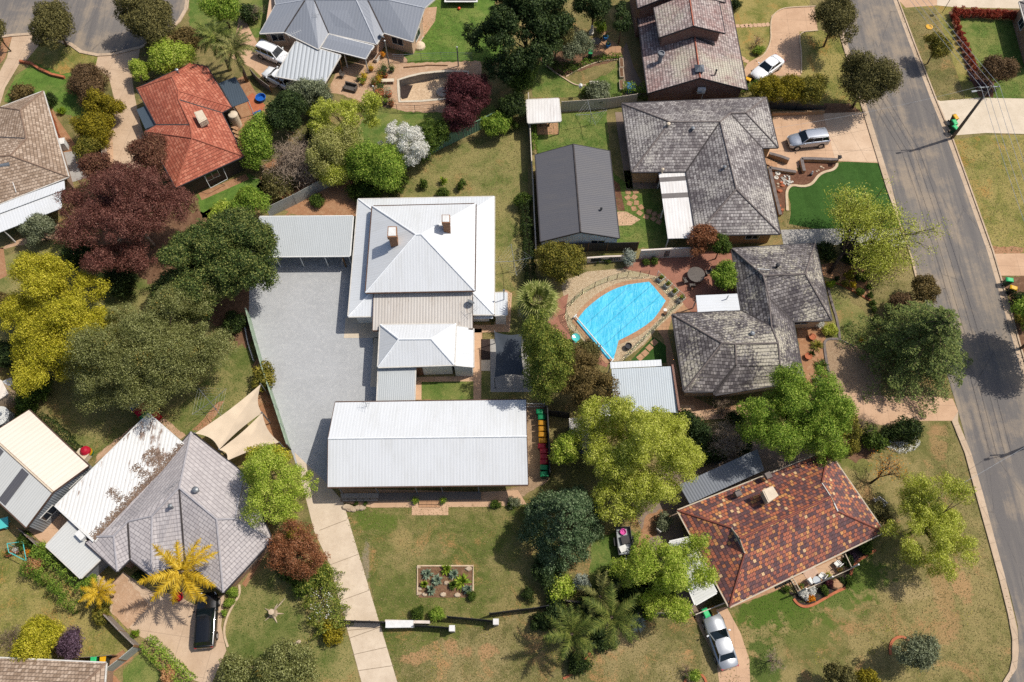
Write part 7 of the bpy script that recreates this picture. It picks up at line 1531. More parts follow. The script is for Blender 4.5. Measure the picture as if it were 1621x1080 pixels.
mk('lf_cedar',m_leaf('leaf_cedar','2f3c18','52642c','8a9250',1.0,.12)); mk('lf_blue',m_leaf('leaf_blue_green','24331c','465e3a','80906a',1.1,.12)); mk('lf_deep',m_leaf('leaf_deep_green','19260f','2f4120','586839')); mk('lf_silver',m_leaf('leaf_silver','6b7468','8f978a','b3b8a8',1.2,.2)); mk('lf_palm',m_leaf('leaf_palm','3f431c','686c38','9c965c',1.0,.2)); mk('lf_palmgold',m_leaf('leaf_palm_gold','8a6f10','bd9a1c','dcbf48',1.2,.3)); mk('lf_palmdead',m_leaf('leaf_palm_dead','6a5c50','8c7e70','a89c90',1.0,.1)); mk('lf_palmdark',m_leaf('leaf_palm_green','33401a','566428','878a44',1.0,.2))
mk('lf_midgreen',m_leaf('leaf_mid_green','3a4a1a','62742a','a4a44c')); mk('lf_red',m_leaf('leaf_red','6a2018','96382a','a85a3c')); mk('lf_rust',m_leaf('leaf_rust','55371e','8a5636','ab7c5c')); mk('lf_purple',m_leaf('leaf_purple','3a2a34','5a4450','7d6878')); mk('lf_peach',m_leaf('leaf_peach','9a6a40','b88a5c','cfa87c')); mk('lf_blossom',m_leaf('blossom_white','b8b8a8','dedcd2','f4f3ee',1.0,.3)); mk('lf_fan',m_leaf('leaf_fan','4a5522','76803c','a8a868',1.0,.2)); mk('lf_pale',m_leaf('leaf_pale_green','74783c','a0a058','c4c080',1.0,.38)); mk('lf_ivy',m_leaf('leaf_ivy','33491a','5c7a26','93a842',1.0,.3))
T=tree; S=shrub
# --- court and red house corner
T('round grey-olive tree standing on the verge of the court road',84,40,36,38,3.4,'lf_olive',leaf=.16,ncl=34,cr=.34,hollow=.85)
T('largest grey-olive round tree at the court kerb beside the driveway mouth',232,30,46,44,4.0,'lf_olive',leaf=.17,ncl=40,cr=.32,hollow=.85)
T('grey-olive tree at the left edge of the court road',-6,50,18,26,3.2,'lf_olive',leaf=.16,ncl=18)
T('dark green garden tree at the top left of the metal-roofed house',352,14,30,26,3.0,'lf_green',leaf=.17); S('dark bush beside the twiggy shrub at the top',393,22,18,'lf_deep',2.0)
bare_tree('grey twiggy shrub on the lawn left of the metal-roofed house',402,16,16,2.4,twigs=500,twigmat='twig_pale')
S('round brown bush in the middle of the lush front lawn',139,133,34,'lf_brown',3.0,leaf=.13,ncl=26,hollow=.85)
T('golden olive bush below the round brown bush',163,168,32,24,2.0,'lf_gold',name='shrub',leaf=.15,cat='shrub'); T('amber-olive bush between two others along the court driveway',152,203,36,28,2.2,'lf_gold',name='shrub',leaf=.15,cat='shrub'); T('dull green bush at the lower end of the bushes along the court driveway',140,232,24,20,2.0,'lf_goldgreen',name='shrub',leaf=.15,cat='shrub')
T('bright lime-green tree beside the red-tiled house',268,92,36,30,2.8,'lf_lime2',leaf=.16); T('small bright lime bush left of the red-tiled roof',222,112,18,20,2.0,'lf_lime2',leaf=.15,name='shrub',cat='shrub')
S('brown-olive bush behind the feather palms',292,62,24,'lf_olivebrown',2.4); S('green bush under the court round tree',248,70,20,'lf_olive',2.0)
palm('olive feather palm left of its twin behind the red-tiled house',343,62,5.0,3.0,26,'lf_palmdark',wid=.55,leaf_w=.045); palm('olive feather palm nearest the white car behind the red-tiled house',371,80,5.0,3.0,26,'lf_palm',wid=.55,leaf_w=.045)
S('brown-green shrub at the gable of the brown tiled house',33,150,20,'lf_olivebrown',1.6); S('narrow green shrub along the brown tiled house',80,158,11,'lf_dark',1.6,ry=16); S('small bright shrub at the foot of the brown tiled house',98,175,7,'lf_bright',.8)
T('tall burgundy-brown tree over the white fence',236,242,36,30,6.0,'lf_burg2',leaf=.15,ncl=24); T('burgundy-brown bush crown beside the court driveway end',155,262,28,24,4.0,'lf_burg2',leaf=.15)
T('big burgundy tree with pale limbs, widest crown on the left',205,338,98,72,6.2,'lf_burg','bark_pale',leaf=.12,ncl=56,cr=.30,cov=.75,limbs=18,rough=.28,lobes=[(178,405,28,5.0),(120,330,34,5.0),(285,318,30,5.2)],rz=3.4)
T('grey-green olive tree in front of the white awning',58,364,30,26,2.2,'lf_olivetree',leaf=.13,cov=1.0)
T('dark glossy evergreen beside the carport, densest crown on the left',347,418,88,82,5.2,'lf_mag',leaf=.16,ncl=84,cr=.24,cov=1.35,hollow=.8,rz=4.0)
T('light green bushy tree at the corner above the carport',393,320,28,28,2.6,'lf_green',leaf=.16); S('lime bush between the dark evergreen and the red-tiled house',352,338,22,'lf_lime2',2.2)
T('vivid yellow-green tree, brightest crown on the left edge',95,520,88,84,5.0,'lf_yelltree',leaf=.13,ncl=70,cr=.26,cov=.85,rough=.24,rz=4.0,lobes=[(128,460,40,5.5)])
T('broad olive-green oak with rusty leaf tips in the left back garden',262,552,97,98,5.2,'lf_oak',leaf=.115,ncl=84,cr=.25,cov=.62,rough=.3,rz=4.4)
T('brown bush at the left edge above the yellow tree',6,485,26,24,2.2,'lf_olivebrown',leaf=.15)
S('dark bluish shrub under the burgundy tree',190,442,30,'lf_deep',2.6); S('dark green shrub in the shade of the burgundy tree',125,400,26,'lf_dark',2.4); S('dark shrub at the foot of the yellow tree',18,560,36,'lf_deep',2.8,ry=30); S('mid green shrub below the yellow tree',55,615,28,'lf_shrub',2.6); S('green bush behind the cream shed',42,648,20,'lf_shrub',2.2); S('dark shrub between the dark evergreen and the oak',300,440,32,'lf_dark',3.0); S('dark shrub at the fence below the evergreen',372,510,22,'lf_dark',2.0)
hedge('low dark hedge along the cream shed wall',t('I','250,440 350,520 460,630'),.9,1.0,'lf_dark')
# --- centre top
T('grey-green olive bush beside the striped carport',488,150,38,28,3.0,'lf_olivetree',leaf=.15); T('dark round evergreen below the grey-green bush',452,178,34,34,3.6,'lf_deep',leaf=.17); S('lime shrub beside the dark round evergreen',500,168,24,'lf_lime2',2.8)
T('yellow-green spring tree with open crown above the blossom',548,190,54,46,4.6,'lf_lime',leaf=.15,cov=.85,ncl=36,limbs=14); T('olive-brown tree below the yellow-green spring tree',528,232,44,40,4.0,'lf_pale',leaf=.14,cov=.8,ncl=30,limbs=12)
T('bright green feathery tree left of the white blossom',600,262,46,40,3.6,'lf_green',leaf=.15,ncl=34); T('bright green bushy tree at the fence corner by the red house',408,220,32,36,3.0,'lf_green',leaf=.16,lobes=[(405,250,22,2.2)]); T('loose yellow-green shrub over the paling fence',528,272,34,26,2.4,'lf_lime',leaf=.12,cov=.8,name='shrub',cat='shrub')
bare_tree('wide bare twiggy shrub behind the paling fence',466,254,60,3.4,twigs=6500,twigmat='twig_pale',spread=.8,tw=.045,r0=.12)
S('green shrub behind the bare twigs',440,292,30,'lf_olive',1.8); S('red-leaved shrub at the paling fence',449,312,18,'lf_rust',1.2,ry=12); S('small green shrub in front of the paling fence',501,318,14,'lf_shrub',1.0)
T('white blossom tree beside the green metal fence',645,224,36,34,3.8,'lf_blossom',leaf=.14,ncl=30,cr=.3,cov=1.2,lobes=[(654,252,15,2.8),(622,203,14,4.0),(604,229,7,3.0)],part='blossom'); T('dark green shrub behind the white blossom',680,218,30,34,2.6,'lf_shrub',leaf=.15)
T('plum-red tree beside the drained pool',736,157,40,48,3.6,'lf_plum',leaf=.13,ncl=44,cr=.33,cov=1.5); T('bright green bush on the dry lawn side of the green fence',787,196,24,22,2.0,'lf_green',leaf=.15)
T('huge dark evergreen at the top centre',832,40,74,62,7.5,'lf_deep',leaf=.22,ncl=60,cr=.27,lobes=[(770,60,34,6.0),(800,110,30,5.0)]); T('olive-tipped dark tree right of the huge evergreen',880,48,32,40,5.5,'lf_olive',leaf=.18,lobes=[(860,80,22,4.0)]); T('dark green leafy tree at the lawn corner of the two-storey house garden',824,118,32,30,3.4,'lf_shrub',leaf=.17); T('dark tree crown behind the green fence end',812,168,24,24,3.0,'lf_dark',leaf=.17)
T('grey-green bushy tree above the garden bed',908,72,26,28,2.8,'lf_olivetree',leaf=.14); T('dark tree at the top edge left of the two-storey house',940,10,34,26,4.0,'lf_deep',leaf=.19); S('bright green shrub by the patio of the two-storey house',950,42,11,'lf_bright',1.4); T('dark tall tree in the shade gap beside the two-storey house',985,30,16,36,4.0,'lf_deep',leaf=.18)
hedge('dark clipped shrubs along the upper edge of the garden bed',t('C','225,345 280,390 350,410 400,380'),1.3,.9,'lf_shrub'); hedge('yellow-green border plants along the lawn edge',t('C','380,400 460,360 560,335 655,325'),.9,.5,'lf_ivy')
S('grey-green bushy shrub in front of the cream fence',948,146,22,'lf_olivetree',1.7); S('dark shrub at the left of the ivy fence',930,145,10,'lf_shrub',1.2)
hedge('ivy grown along the top of the fence below the two-storey house',t('X','985,152 1040,152 1100,153 1160,152 1193,150'),1.2,1.9,'lf_ivy')
hedge('narrow green climbers inside the cream fence by the small shelter',t('X','843,200 845,225 847,243'),.7,1.0,'lf_ivy',name='climber',cat='climber')
S('leafy shrub on the dry side of the cream fence',829,316,15,'lf_shrub',2.0); hedge('dark hedge on the dry side of the long cream fence',t('X','830,332 834,370 838,420 840,455'),1.2,1.5,'lf_dark'); S('shrub hanging over the green fence corner',806,196,13,'lf_shrub',1.6)
for x,y,r,l in ((670,291,9,'round dark shrub on the back lawn, left one of three'),(731,293,9,'round dark shrub on the back lawn, right one of three'),(702,306,12,'low dark shrub right behind the white villa roof')): S(l,x,y,r,'lf_shrub',1.2,leaf=.12,name='shrub',group='shrubs behind the white villa')
spiky('spiky green cordyline on the back lawn between two round shrubs',702,290,9,'lf_spike',1.2,50,wid=.05)
# --- top right
T('olive street tree beside the road at the top',1325,28,38,36,4.6,'lf_olive','bark',leaf=.17,cov=1.15,ncl=30,limbs=10); T('large olive street tree at the kerb above the tan driveway',1373,128,42,45,4.4,'lf_olive',leaf=.17,cov=1.15,ncl=36,limbs=10); T('small round olive tree on the far verge',1485,74,20,21,2.8,'lf_goldgreen',leaf=.14,hollow=.85)
T('dark reddish-green tree by the power pole',1579,110,26,26,2.6,'lf_brown',leaf=.15)
for i,(x,l) in enumerate(((1219,'golden hedge tree nearest the grey house'),(1250,'golden hedge tree in the middle of three'),(1284,'golden hedge tree nearest the street'))): T(l,x,141,25,25,2.6,'lf_gold' if i<2 else 'lf_goldgreen',leaf=.15,group='golden trees in a row')
GR='red shrubs in a clipped row'
for i in range(10):
    q=pp('D',1118+i*13.2,95+i*33); S('red photinia-like shrub in the row running down the far lawn',q[0],q[1],6.0,'lf_red',1.1,group=GR,leaf=.11,limbs=2)
for i in range(9):
    q=pp('D',1130+i*46,70+i*2.5); S('red shrub in the hedge row along the top driveway',q[0],q[1],8.5,'lf_red',1.3,group='red shrubs along the top driveway',leaf=.12,limbs=2)
bare_tree('small pinkish blossom shrub on the lawn inside the curved drive',1200,64,10,1.6,twigs=200,leafmat='lf_peach',nleaf=220,twigmat='twig_pale'); S('bright green low shrub under the pinkish one',1201,80,10,'lf_green',.9); S('dark shrub at the corner of the two-storey house lawn',1164,8,11,'lf_dark',1.4)
hedge('dark low shrubs at the foot of the red hedge row',t('D','1215,430 1280,480 1330,530'),1.4,.5,'lf_purple')
# --- pool surrounds
T('rounded golden-green citrus tree by the pool stones',888,416,38,37,2.8,'lf_goldgreen',leaf=.15,ncl=36,cr=.32,hollow=.8); S('silvery round bush between the pale walls',996,407,13,'lf_silver',1.8); T('rust-tipped tree at the patio corner of the grey tiled house',1112,372,26,20,3.4,'lf_rust',leaf=.14,lobes=[(1105,395,16,2.2)],cov=1.0); T('green half beside the rust-tipped tree',1142,388,17,17,2.8,'lf_shrub',leaf=.14); T('green tree over the brick patio by the dark tiled house',1146,437,23,24,2.6,'lf_green',leaf=.15)
fan_palm('fan palm left of the pool',850,478,3.8,2.5,40,'lf_fan',deadmat='lf_palmdead'); S('dark undergrowth beneath the fan palm',845,500,16,'lf_dark',1.5)
T('tall yellow-tipped evergreen between the sail and the pool',866,568,46,54,5.9,'lf_midgreen',leaf=.14,ncl=64,cr=.28,rz=5.0,hollow=.8); T('brown-olive tree beside the tin garage',926,606,46,50,3.8,'lf_olivebrown',leaf=.14,ncl=40,cr=.3); T('grey-olive bush between the brown-olive tree and pool',925,560,26,24,2.6,'lf_olive',leaf=.13)
for x,y in ((515,505),(550,500),(585,505),(800,520),(850,515)): S('small shrub at the foot of the pale walls',*pp('G',x,y),7,'lf_shrub',.7,group='small shrubs at the pale walls',limbs=2)
# --- right side
bare_tree('leaning open-crowned spring tree with dark trunk over the street verge',1382,338,62,7.5,'bark_dark',0,base=P(1312,432),leafmat='lf_lime',nleaf=24000,leaf=.16,zc=5.2,lobes=[(1448,372,28,4.2),(1405,412,30,3.4),(1345,322,28,5.0)],r0=.2,leafspread=.36,spread=.5)
S('dark shrub beside the cottage corner',1309,399,18,'lf_dark',1.6); S('dark spreading shrub under the leaning tree',1350,398,24,'lf_dark',1.3,ry=18)
for x,y,r,m,l in ((1345,436,9,'lf_gold','yellowish shrub in the red cottage bed'),(1363,440,9,'lf_shrub','green shrub at the right end of the cottage bed'),(1338,449,7,'lf_goldgreen','pale shrub in the middle of the cottage bed'),(1350,451,6,'lf_yellow','yellow flowering shrub in the cottage bed'),(1361,462,8,'lf_shrub','dark shrub at the lower corner of the cottage bed'),(1315,450,8,'lf_bright','bright green shrub against the cottage wall'),(1325,441,5,'lf_dark','small dark shrub near the cottage wall')): S(l,x,y,r,m,.9,limbs=2)
for i,(x,y) in enumerate(((620,590),(632,665),(640,710),(655,755),(662,790),(675,845),(680,875))): S('clipped green shrub in the line across the cottage lawn',*pp('H',x,y),6,'lf_shrub',.7,group='clipped shrubs across the cottage lawn',limbs=2)
T('brown-green bush above the conifer',1464,459,26,22,2.2,'lf_olivebrown',leaf=.14); T('reddish brown low bush left of the brown-green one',1428,480,22,18,1.6,'lf_brown',leaf=.13,name='shrub',cat='shrub')
cedar('large spreading conifer casting shade on the street',1455,545,97,10,'lf_cedar',tiers=15,leaf=.2,n_per=360,nbr=13,zc=3.6)
spiky('yellow-flowering clump at the edge of the gravel patch',1364,541,8,'lf_yellow',.6,40); S('white flowering bush at the cottage corner',1297,513,8,'lf_white',.9,limbs=2); S('yellow-green bush under the cottage eave',1314,522,12,'lf_lime',1.0,limbs=2)
for x,y,r,m,l in ((1292,548,14,'lf_goldgreen','grassy clump beside the terracotta pot'),(1300,580,15,'lf_shrub','grassy clump in the side bed nearest the street tree'),(1283,562,8,'lf_dark','dark grassy clump against the cottage wall')): spiky(l,x,y,r,m,.7,70,name='grass_clump',wid=.04)
spiky('grey-blue agave at the lower end of the side bed',1295,604,11,'lf_agave',.8,44,wid=.09); S('dark shrub at the end of the side bed',1306,618,12,'lf_dark',1.2)
T('big rounded bright-green tree beside the terracotta roof',1258,664,80,70,5.2,'lf_green',leaf=.13,ncl=84,cr=.27,rz=4.2,cov=.9,rough=.22); T('dark olive bush tree right of the big bright tree',1336,672,24,44,3.4,'lf_goldgreen',leaf=.16); S('round clipped olive shrub by the terracotta roof corner',1351,708,12,'lf_goldgreen',1.3,hollow=.9); S('leafy green shrub next to the round clipped one',1384,698,22,'lf_shrub',2.0)
bare_tree('bare brown twiggy shrub by the cottage driveway',1372,668,20,2.4,twigs=800,twigmat='twig'); S('dark green ball shrub above the white flowers',1433,680,25,'lf_dark',2.4,hollow=.88); S('dark bush left of the ball shrub',1408,686,16,'lf_dark',1.8)
hedge('bed of low white flowers under the dark ball shrub',t('L','745,590 800,610 850,600 905,570'),1.0,.25,'lf_white',name='flower_bed',cat='flowers',leaf=.12)
bare_tree('nearly bare young tree with orange-yellow leaves on the corner lawn',1415,738,26,4.2,'bark_dark',200,base=P(1378,765),leafmat='lf_flower',nleaf=420,leaf=.12,zc=3.0,r0=.1,twigmat='twig')
T('glowing yellow-lime tree on the corner lawn',1472,830,60,66,4.0,'lf_lime',leaf=.12,ncl=70,cr=.28,rz=3.2,cov=.7,rough=.26,limbs=18); T('dark olive shrub between terracotta house and lime tree',1392,812,22,20,2.0,'lf_olive',leaf=.13,cov=.9); S('green shrub at the terracotta house corner bed',1370,862,13,'lf_shrub',1.3); S('dark shrub in the porch side bed',1344,890,11,'lf_dark',1.0)
T('silvery grey-green tree in the brick-ringed bed',1452,1034,36,30,2.8,'lf_olivetree','bark_pale',leaf=.13,cov=1.0); bare_tree('bare grey twiggy tree on the green lawn at the bottom',1228,1044,18,2.6,twigs=420,twigmat='twig_pale'); T('dark olive bush at the bottom edge of the corner lawn',1332,1072,30,22,2.4,'lf_olive',leaf=.15); T('amber-olive bush next to the dark one at the bottom edge',1372,1074,18,18,2.0,'lf_gold',leaf=.14)
S('plant in the small brick-ringed bed at the bottom',1098,1070,12,'lf_green',.8,limbs=2); bare_tree('tiny bare shrub beside the small brick-ringed bed',1088,1062,12,1.4,twigs=150,twigmat='twig')
# flowers in the porch bed
for x,y,r,m,l in ((840,905,9,'lf_white','white flowering plant at the left of the dark porch bed'),(880,885,9,'lf_white','white flowering plant in the middle of the dark porch bed'),(880,925,7,'lf_flower','orange flowering plant in the dark porch bed'),(955,880,8,'lf_shrub','green plant in the dark porch bed'),(985,840,7,'lf_plum','pink flowering plant by the porch railing'),(1050,825,6,'lf_dark','dark plant at the right of the porch bed'),(1095,830,9,'lf_shrub','green bush at the right end of the porch bed'),(735,870,7,'lf_shrub','green bush at the left end of the porch'),(1100,735,6,'lf_bright','bright plant right of the porch railing'),(1120,690,8,'lf_purple','dull pink plant in the side porch bed'),(1190,640,12,'lf_shrub','green bush in the side porch bed')): S(l,*pp('V4',x,y),r,m,.6,limbs=2)
# --- lower centre
T('largest lime-green tree behind the white hall bins',1012,718,86,74,5.6,'lf_lime',leaf=.12,ncl=84,cr=.25,rz=4.4,cov=.72,rough=.24,limbs=18,lobes=[(985,795,46,4.4),(965,690,40,4.6),(1050,690,40,5.4)]); tree('blue-green conifer at the corner of the front lawn',893,824,68,74,4.6,'lf_blue',name='conifer_tree',leaf=.14,ncl=190,cr=.17,rz=4.6,shape='cone',low=-.75,rough=.1,cov=1.25,limbs=3,hollow=.75)
T('feathery bright green shrub tree beside the hall bins',896,708,30,36,3.2,'lf_lime2',leaf=.15,shape='cone',low=-.5); T('dark bush right of the lime tree',1104,686,25,26,2.4,'lf_deep',leaf=.15); bare_tree('bare pale twiggy tree behind the terracotta house',1146,690,38,4.0,twigs=2400,twigmat='twig_pale',spread=.75,tw=.03)
bare_tree('bare twiggy bush behind the dark tiled house',1146,640,26,2.0,twigs=900,twigmat='twig',leafmat='lf_olive',nleaf=200); S('dark green shrub below the dark bush',1112,718,18,'lf_dark',1.6)
T('lime-green tree over the iron patio roof',1062,910,72,60,4.8,'lf_lime2',leaf=.12,ncl=54,cr=.27,rz=3.6,cov=.8,rough=.3); S('lime shrub beside the silvery cone',885,930,25,'lf_lime2',1.8); T('silvery grey cone-shaped shrub in the garden',922,922,14,20,1.6,'lf_silver',leaf=.12,shape='cone',name='shrub',cat='shrub')
palm('green feather palm left of its taller neighbour at the bottom',905,1004,4.2,2.9,20,'lf_palmdark',wid=.5); palm('yellow-tipped feather palm beside the silvery yucca',968,978,5.2,3.3,22,'lf_palmdark',wid=.5); palm('small feather palm rising from the dark bushes under the silvery cone',950,945,3.6,2.4,14,'lf_palm',wid=.4)
spiky('silvery blue yucca between palm and cream fence',1008,986,17,'lf_silver',1.0,80,wid=.06); S('dark bush between the palms and cone',940,960,24,'lf_deep',2.0); S('dark bush under the lime tree by the sleepers',1020,952,24,'lf_dark',1.8); S('dense dark shrub under the blue-green conifer',870,905,30,'lf_deep',2.2); S('dark shrub between the cone and the lime tree',965,925,26,'lf_deep',2.2); S('dark leafy shrub behind the two feather palms',930,985,26,'lf_dark',1.8); S('deep green shrub at the left palm foot',880,965,22,'lf_deep',1.4); S('dark shrub below the lime tree trunk',990,955,26,'lf_dark',2.0); S('bright shrub at the sleeper edge',1026,975,9,'lf_bright',1.0)
hedge('green hedge running up beside the trailer',t('O','730,400 745,340 755,290 770,260'),1.2,1.6,'lf_green'); S('small dark shrub at the fence end by the conifer',836,942,12,'lf_dark',1.0); S('grey-green bush on the red soil patch',1052,826,15,'lf_olivetree',1.5); S('small grey-green shrub at the hall path corner',*pp('K',45,920),11,'lf_olivetree',.9); S('tiny shrub by the hall window well',*pp('J',1385,930),9,'lf_shrub',.6); S('low shrub at the right of the hall path',*pp('J',1480,925),9,'lf_shrub',.7)
for x,y in ((590,925),(642,925)): S('tiny green shrub in the soil bed beside the hall ramp',*pp('J',x,y),4,'lf_shrub',.5,group='tiny shrubs beside the hall ramp',limbs=2)
S('rose bush left of two behind the letterbox wall',661,970,13,'lf_shrub',1.0); S('rose bush right of two behind the letterbox wall',692,972,13,'lf_green',1.0)
for x,y,r,m,l in ((995,465,11,'lf_agave','grey-green agave at the upper left of the rectangular bed'),(1050,500,11,'lf_agave','grey-green agave in the middle of the rectangular bed'),(1105,440,11,'lf_spike','green spiky plant at the top of the rectangular bed'),(1145,468,10,'lf_agave','grey spiky plant right of the top one in the bed'),(1192,510,16,'lf_spike','largest bright green spiky plant in the rectangular bed'),(980,525,7,'lf_spike','yellow-green spiky plant at the left of the rectangular bed'),(1018,555,10,'lf_agave','grey-green agave at the lower left of the rectangular bed'),(1140,530,8,'lf_shrub','dark spiky plant left of the largest bright one'),(1225,555,10,'lf_agave','grey spiky plant at the lower right of the rectangular bed')): spiky(l,*pp('N',x,y),r,m,.8,46,wid=.07)
S('small round bush at the corner outside the rectangular bed',*pp('N',1248,590),9,'lf_shrub',.8)
# --- lower left
for x,y,r,h,m,l in ((1126,706,27,2.2,'lf_deep','dark shrub left of the grey dinghy'),(1086,664,18,1.8,'lf_dark','dark shrub at the corner of the tin garage'),(1166,662,16,1.6,'lf_dark','dark shrub behind the bare pale tree'),(1176,705,18,1.8,'lf_deep','dark shrub right of the grey dinghy'),(1066,690,16,1.6,'lf_dark','dark shrub under the right side of the largest lime tree'),(470,846,16,1.8,'lf_yelltree','golden shrub between the leaning tree and the rust-red tree'),(578,300,26,2.0,'lf_shrub','dark green shrub at the end of the paling fence'),(628,292,20,1.6,'lf_shrub','green shrub at the back lawn edge under the feathery tree'),(562,256,24,2.2,'lf_dark','dark shrub between the olive-brown and feathery trees'),(505,215,24,2.2,'lf_dark','dark shrub under the open spring tree'),(1050,930,20,1.5,'lf_dark','dark shrub below the iron patio roof tree'),(452,905,18,1.2,'lf_dark','low dark shrub in the shade of the rust-red tree'),(955,1015,22,1.3,'lf_deep','low dark shrub between the two feather palms'),(858,985,20,1.2,'lf_dark','low dark shrub left of the left feather palm'),(915,1050,20,1.2,'lf_dark','low dark shrub below the left feather palm')): S(l,x,y,r,m,h)
T('yellow-green tree leaning over the lilac-grey roof and drive',432,765,52,56,4.6,'lf_lime2',leaf=.12,ncl=60,cr=.26,rz=3.6,cov=.75,rough=.28,limbs=12,lobes=[(480,770,26,3.4),(455,812,22,3.0)]); T('golden-green crown at the top of the leaning tree',420,730,34,28,4.2,'lf_yelltree',leaf=.16,cov=1.0)
T('rust-red spring tree at the end of the concrete drive',468,872,52,40,3.6,'lf_rust',leaf=.11,cov=.75,ncl=60,cr=.26,rough=.25,limbs=14); S('green shrub under the rust-red tree',500,908,28,'lf_midgreen',2.4); S('dark green shrub between rust-red tree and flowering hedge',478,918,24,'lf_shrub',2.0); hedge('tall flowering hedge along the concrete drive',t('N','385,500 410,590 435,690 462,790'),3.3,2.1,'lf_midgreen',lump=.2); S('golden bush at the front end of the flowering hedge',524,1000,22,'lf_gold',1.7)
g=np.random.default_rng(77); q=t('N','360,560 470,740'); C=np.array([[g.uniform(q[0].x,q[1].x),g.uniform(q[1].y,q[0].y),1.95+g.normal(0,.08)] for _ in range(90)]); o=quads_obj('blossom',leaves(C,np.tile(np.array([0,0,1.]),(90,1)),.11,g),M['lf_white'],None,tuple(C[0])); o.location=C[0]; tag(o,'white blossoms dotted over the flowering hedge','blossom',kind='stuff')
T('wide olive twiggy bush at the bottom edge by the concrete drive',455,1056,74,34,2.6,'lf_oak',leaf=.14,ncl=40,cov=.85,name='leafy_tree',lobes=[(375,1062,30,2.2)]); S('yellow-flowered bush at the end of the green sheet fence',417,598,22,'lf_goldgreen',2.0)
palm('golden feather palm in front of the lilac-grey house',288,905,5.6,3.4,14,'lf_palmgold',trunk_r=.17,wid=.62,el=(.15,.7),droop=(.7,1.3),deadmat='lf_palmdead',ndead=3,leaf_w=.045)
hedge('long diagonal hedge along the tin lean-to',t('M','215,390 300,440 390,510 500,620'),2.6,2.0,'lf_ivy',leaf=.13); S('clipped bright green ball at the hedge end by the lean-to',143,916,11,'lf_green',1.4,hollow=.9); palm('small yellowing palm at the lower end of the diagonal hedge',157,938,2.6,1.7,14,'lf_palmgold',trunk_r=.12,wid=.35); S('flowering shrub with red berries below the small palm',161,970,18,'lf_goldgreen',1.8)
S('orange-leaved shrub at the upper end of the diagonal hedge',52,895,15,'lf_peach',1.6); S('green climber by the grey shed wall',40,858,16,'lf_shrub',1.4); S('green shrub between the sheds and frame',62,872,14,'lf_green',1.5)
T('round golden-yellow shrub behind the brown roof',61,1012,35,33,2.0,'lf_yelltree',name='shrub',cat='shrub',leaf=.13,ncl=34,hollow=.85); T('dusky purple shrub beside the golden-yellow one',111,1022,23,22,1.7,'lf_purple',name='shrub',cat='shrub',leaf=.13); bare_tree('grey leafless shrub at the left edge by the golden shrub',12,1010,20,1.6,twigs=700,twigmat='twig',leafmat='lf_olive',nleaf=200)
hedge('clipped dark green hedge along the dirt drive at the bottom',t('M','850,855 920,930 1000,1010 1090,1090'),1.5,1.1,'lf_green',lump=.06); S('peach-coloured shrub at the end of the clipped hedge',266,1068,14,'lf_peach',1.4)
for x,y,r,l in ((1325,565,9,'clipped green shrub nearest the lilac-grey house corner'),(1305,625,8,'clipped green shrub second from the lilac-grey house corner'),(1280,685,5,'small clipped shrub on the lawn edging')): S(l,*pp('M',x,y),r,'lf_green',.9,limbs=2,hollow=.9)
S('weedy plant by the timber fence corner',*pp('M',775,800),6,'lf_bright',.6); S('small weed tuft beside the dark fence',*pp('M',740,830),6,'lf_shrub',.6); S('dark shrub against the lilac-grey house entrance',*pp('M',790,470),9,'lf_dark',1.0)
# --- off the picture's right edge
S('dark shrub at the right edge below the far bins',1622,478,18,'lf_dark',1.8); S('golden shrub at the right edge below the dark one',1625,505,18,'lf_goldgreen',1.8); T('tree on the far verge past the right edge, shading the street',1672,510,52,58,6.0,'lf_green',leaf=.2,ncl=36)
# ---------------------------------------------------------------- grass tufts and lawn weeds
def inpoly(px,py,poly):
    ins=np.zeros(len(px),bool); n=len(poly)
    for i in range(n):
        a,b=poly[i],poly[(i+1)%n]; c=((a.y>py)!=(b.y>py)); xx=(b.x-a.x)*(py-a.y)/((b.y-a.y) if abs(b.y-a.y)>1e-9 else 1e-9)+a.x; ins^=(c&(px<xx))
    return ins
def tufts(name,label,polys,dens,h,mat,sz,seed,clus=0,cat='grass',z=.02):
    g=np.random.default_rng(seed); A=[]
    for poly in polys:
        x0,x1=min(p.x for p in poly),max(p.x for p in poly); y0,y1=min(p.y for p in poly),max(p.y for p in poly); n=int((x1-x0)*(y1-y0)*dens)
        if clus:
            m=max(2,n//clus); cx=g.uniform(x0,x1,m); cy=g.uniform(y0,y1,m); i=g.integers(0,m,n); X=cx[i]+g.normal(0,.5,n); Y=cy[i]+g.normal(0,.5,n)
        else: X=g.uniform(x0,x1,n); Y=g.uniform(y0,y1,n)
        k=inpoly(X,Y,poly); A.append(np.stack([X[k],Y[k],np.full(k.sum(),z)],1))
    A=np.concatenate(A); n=len(A); az=g.uniform(0,6.28,n); d=np.stack([np.cos(az),np.sin(az),np.zeros(n)],1)*(sz*g.uniform(.6,1.4,(n,1))); s=np.stack([-np.sin(az),np.cos(az),np.zeros(n)],1)*(sz*.4)
    up=np.array([0,0,1])*(h*g.uniform(.5,1.4,(n,1))); V=np.stack([A-s,A+s,A+d+up+s*.5,A+d+up-s*.5],1); o=quads_obj(name,V,M[mat],None,tuple(A[0])); o.location=A[0]; return tag(o,label,cat,kind='stuff')
mk('gr_dry',m_leaf('grass_blades_dry','5f6036','83794a','a5946a',.5,.2)); mk('gr_green',m_leaf('grass_blades_green','3c5420','5a7030','84884a',.5,.25))
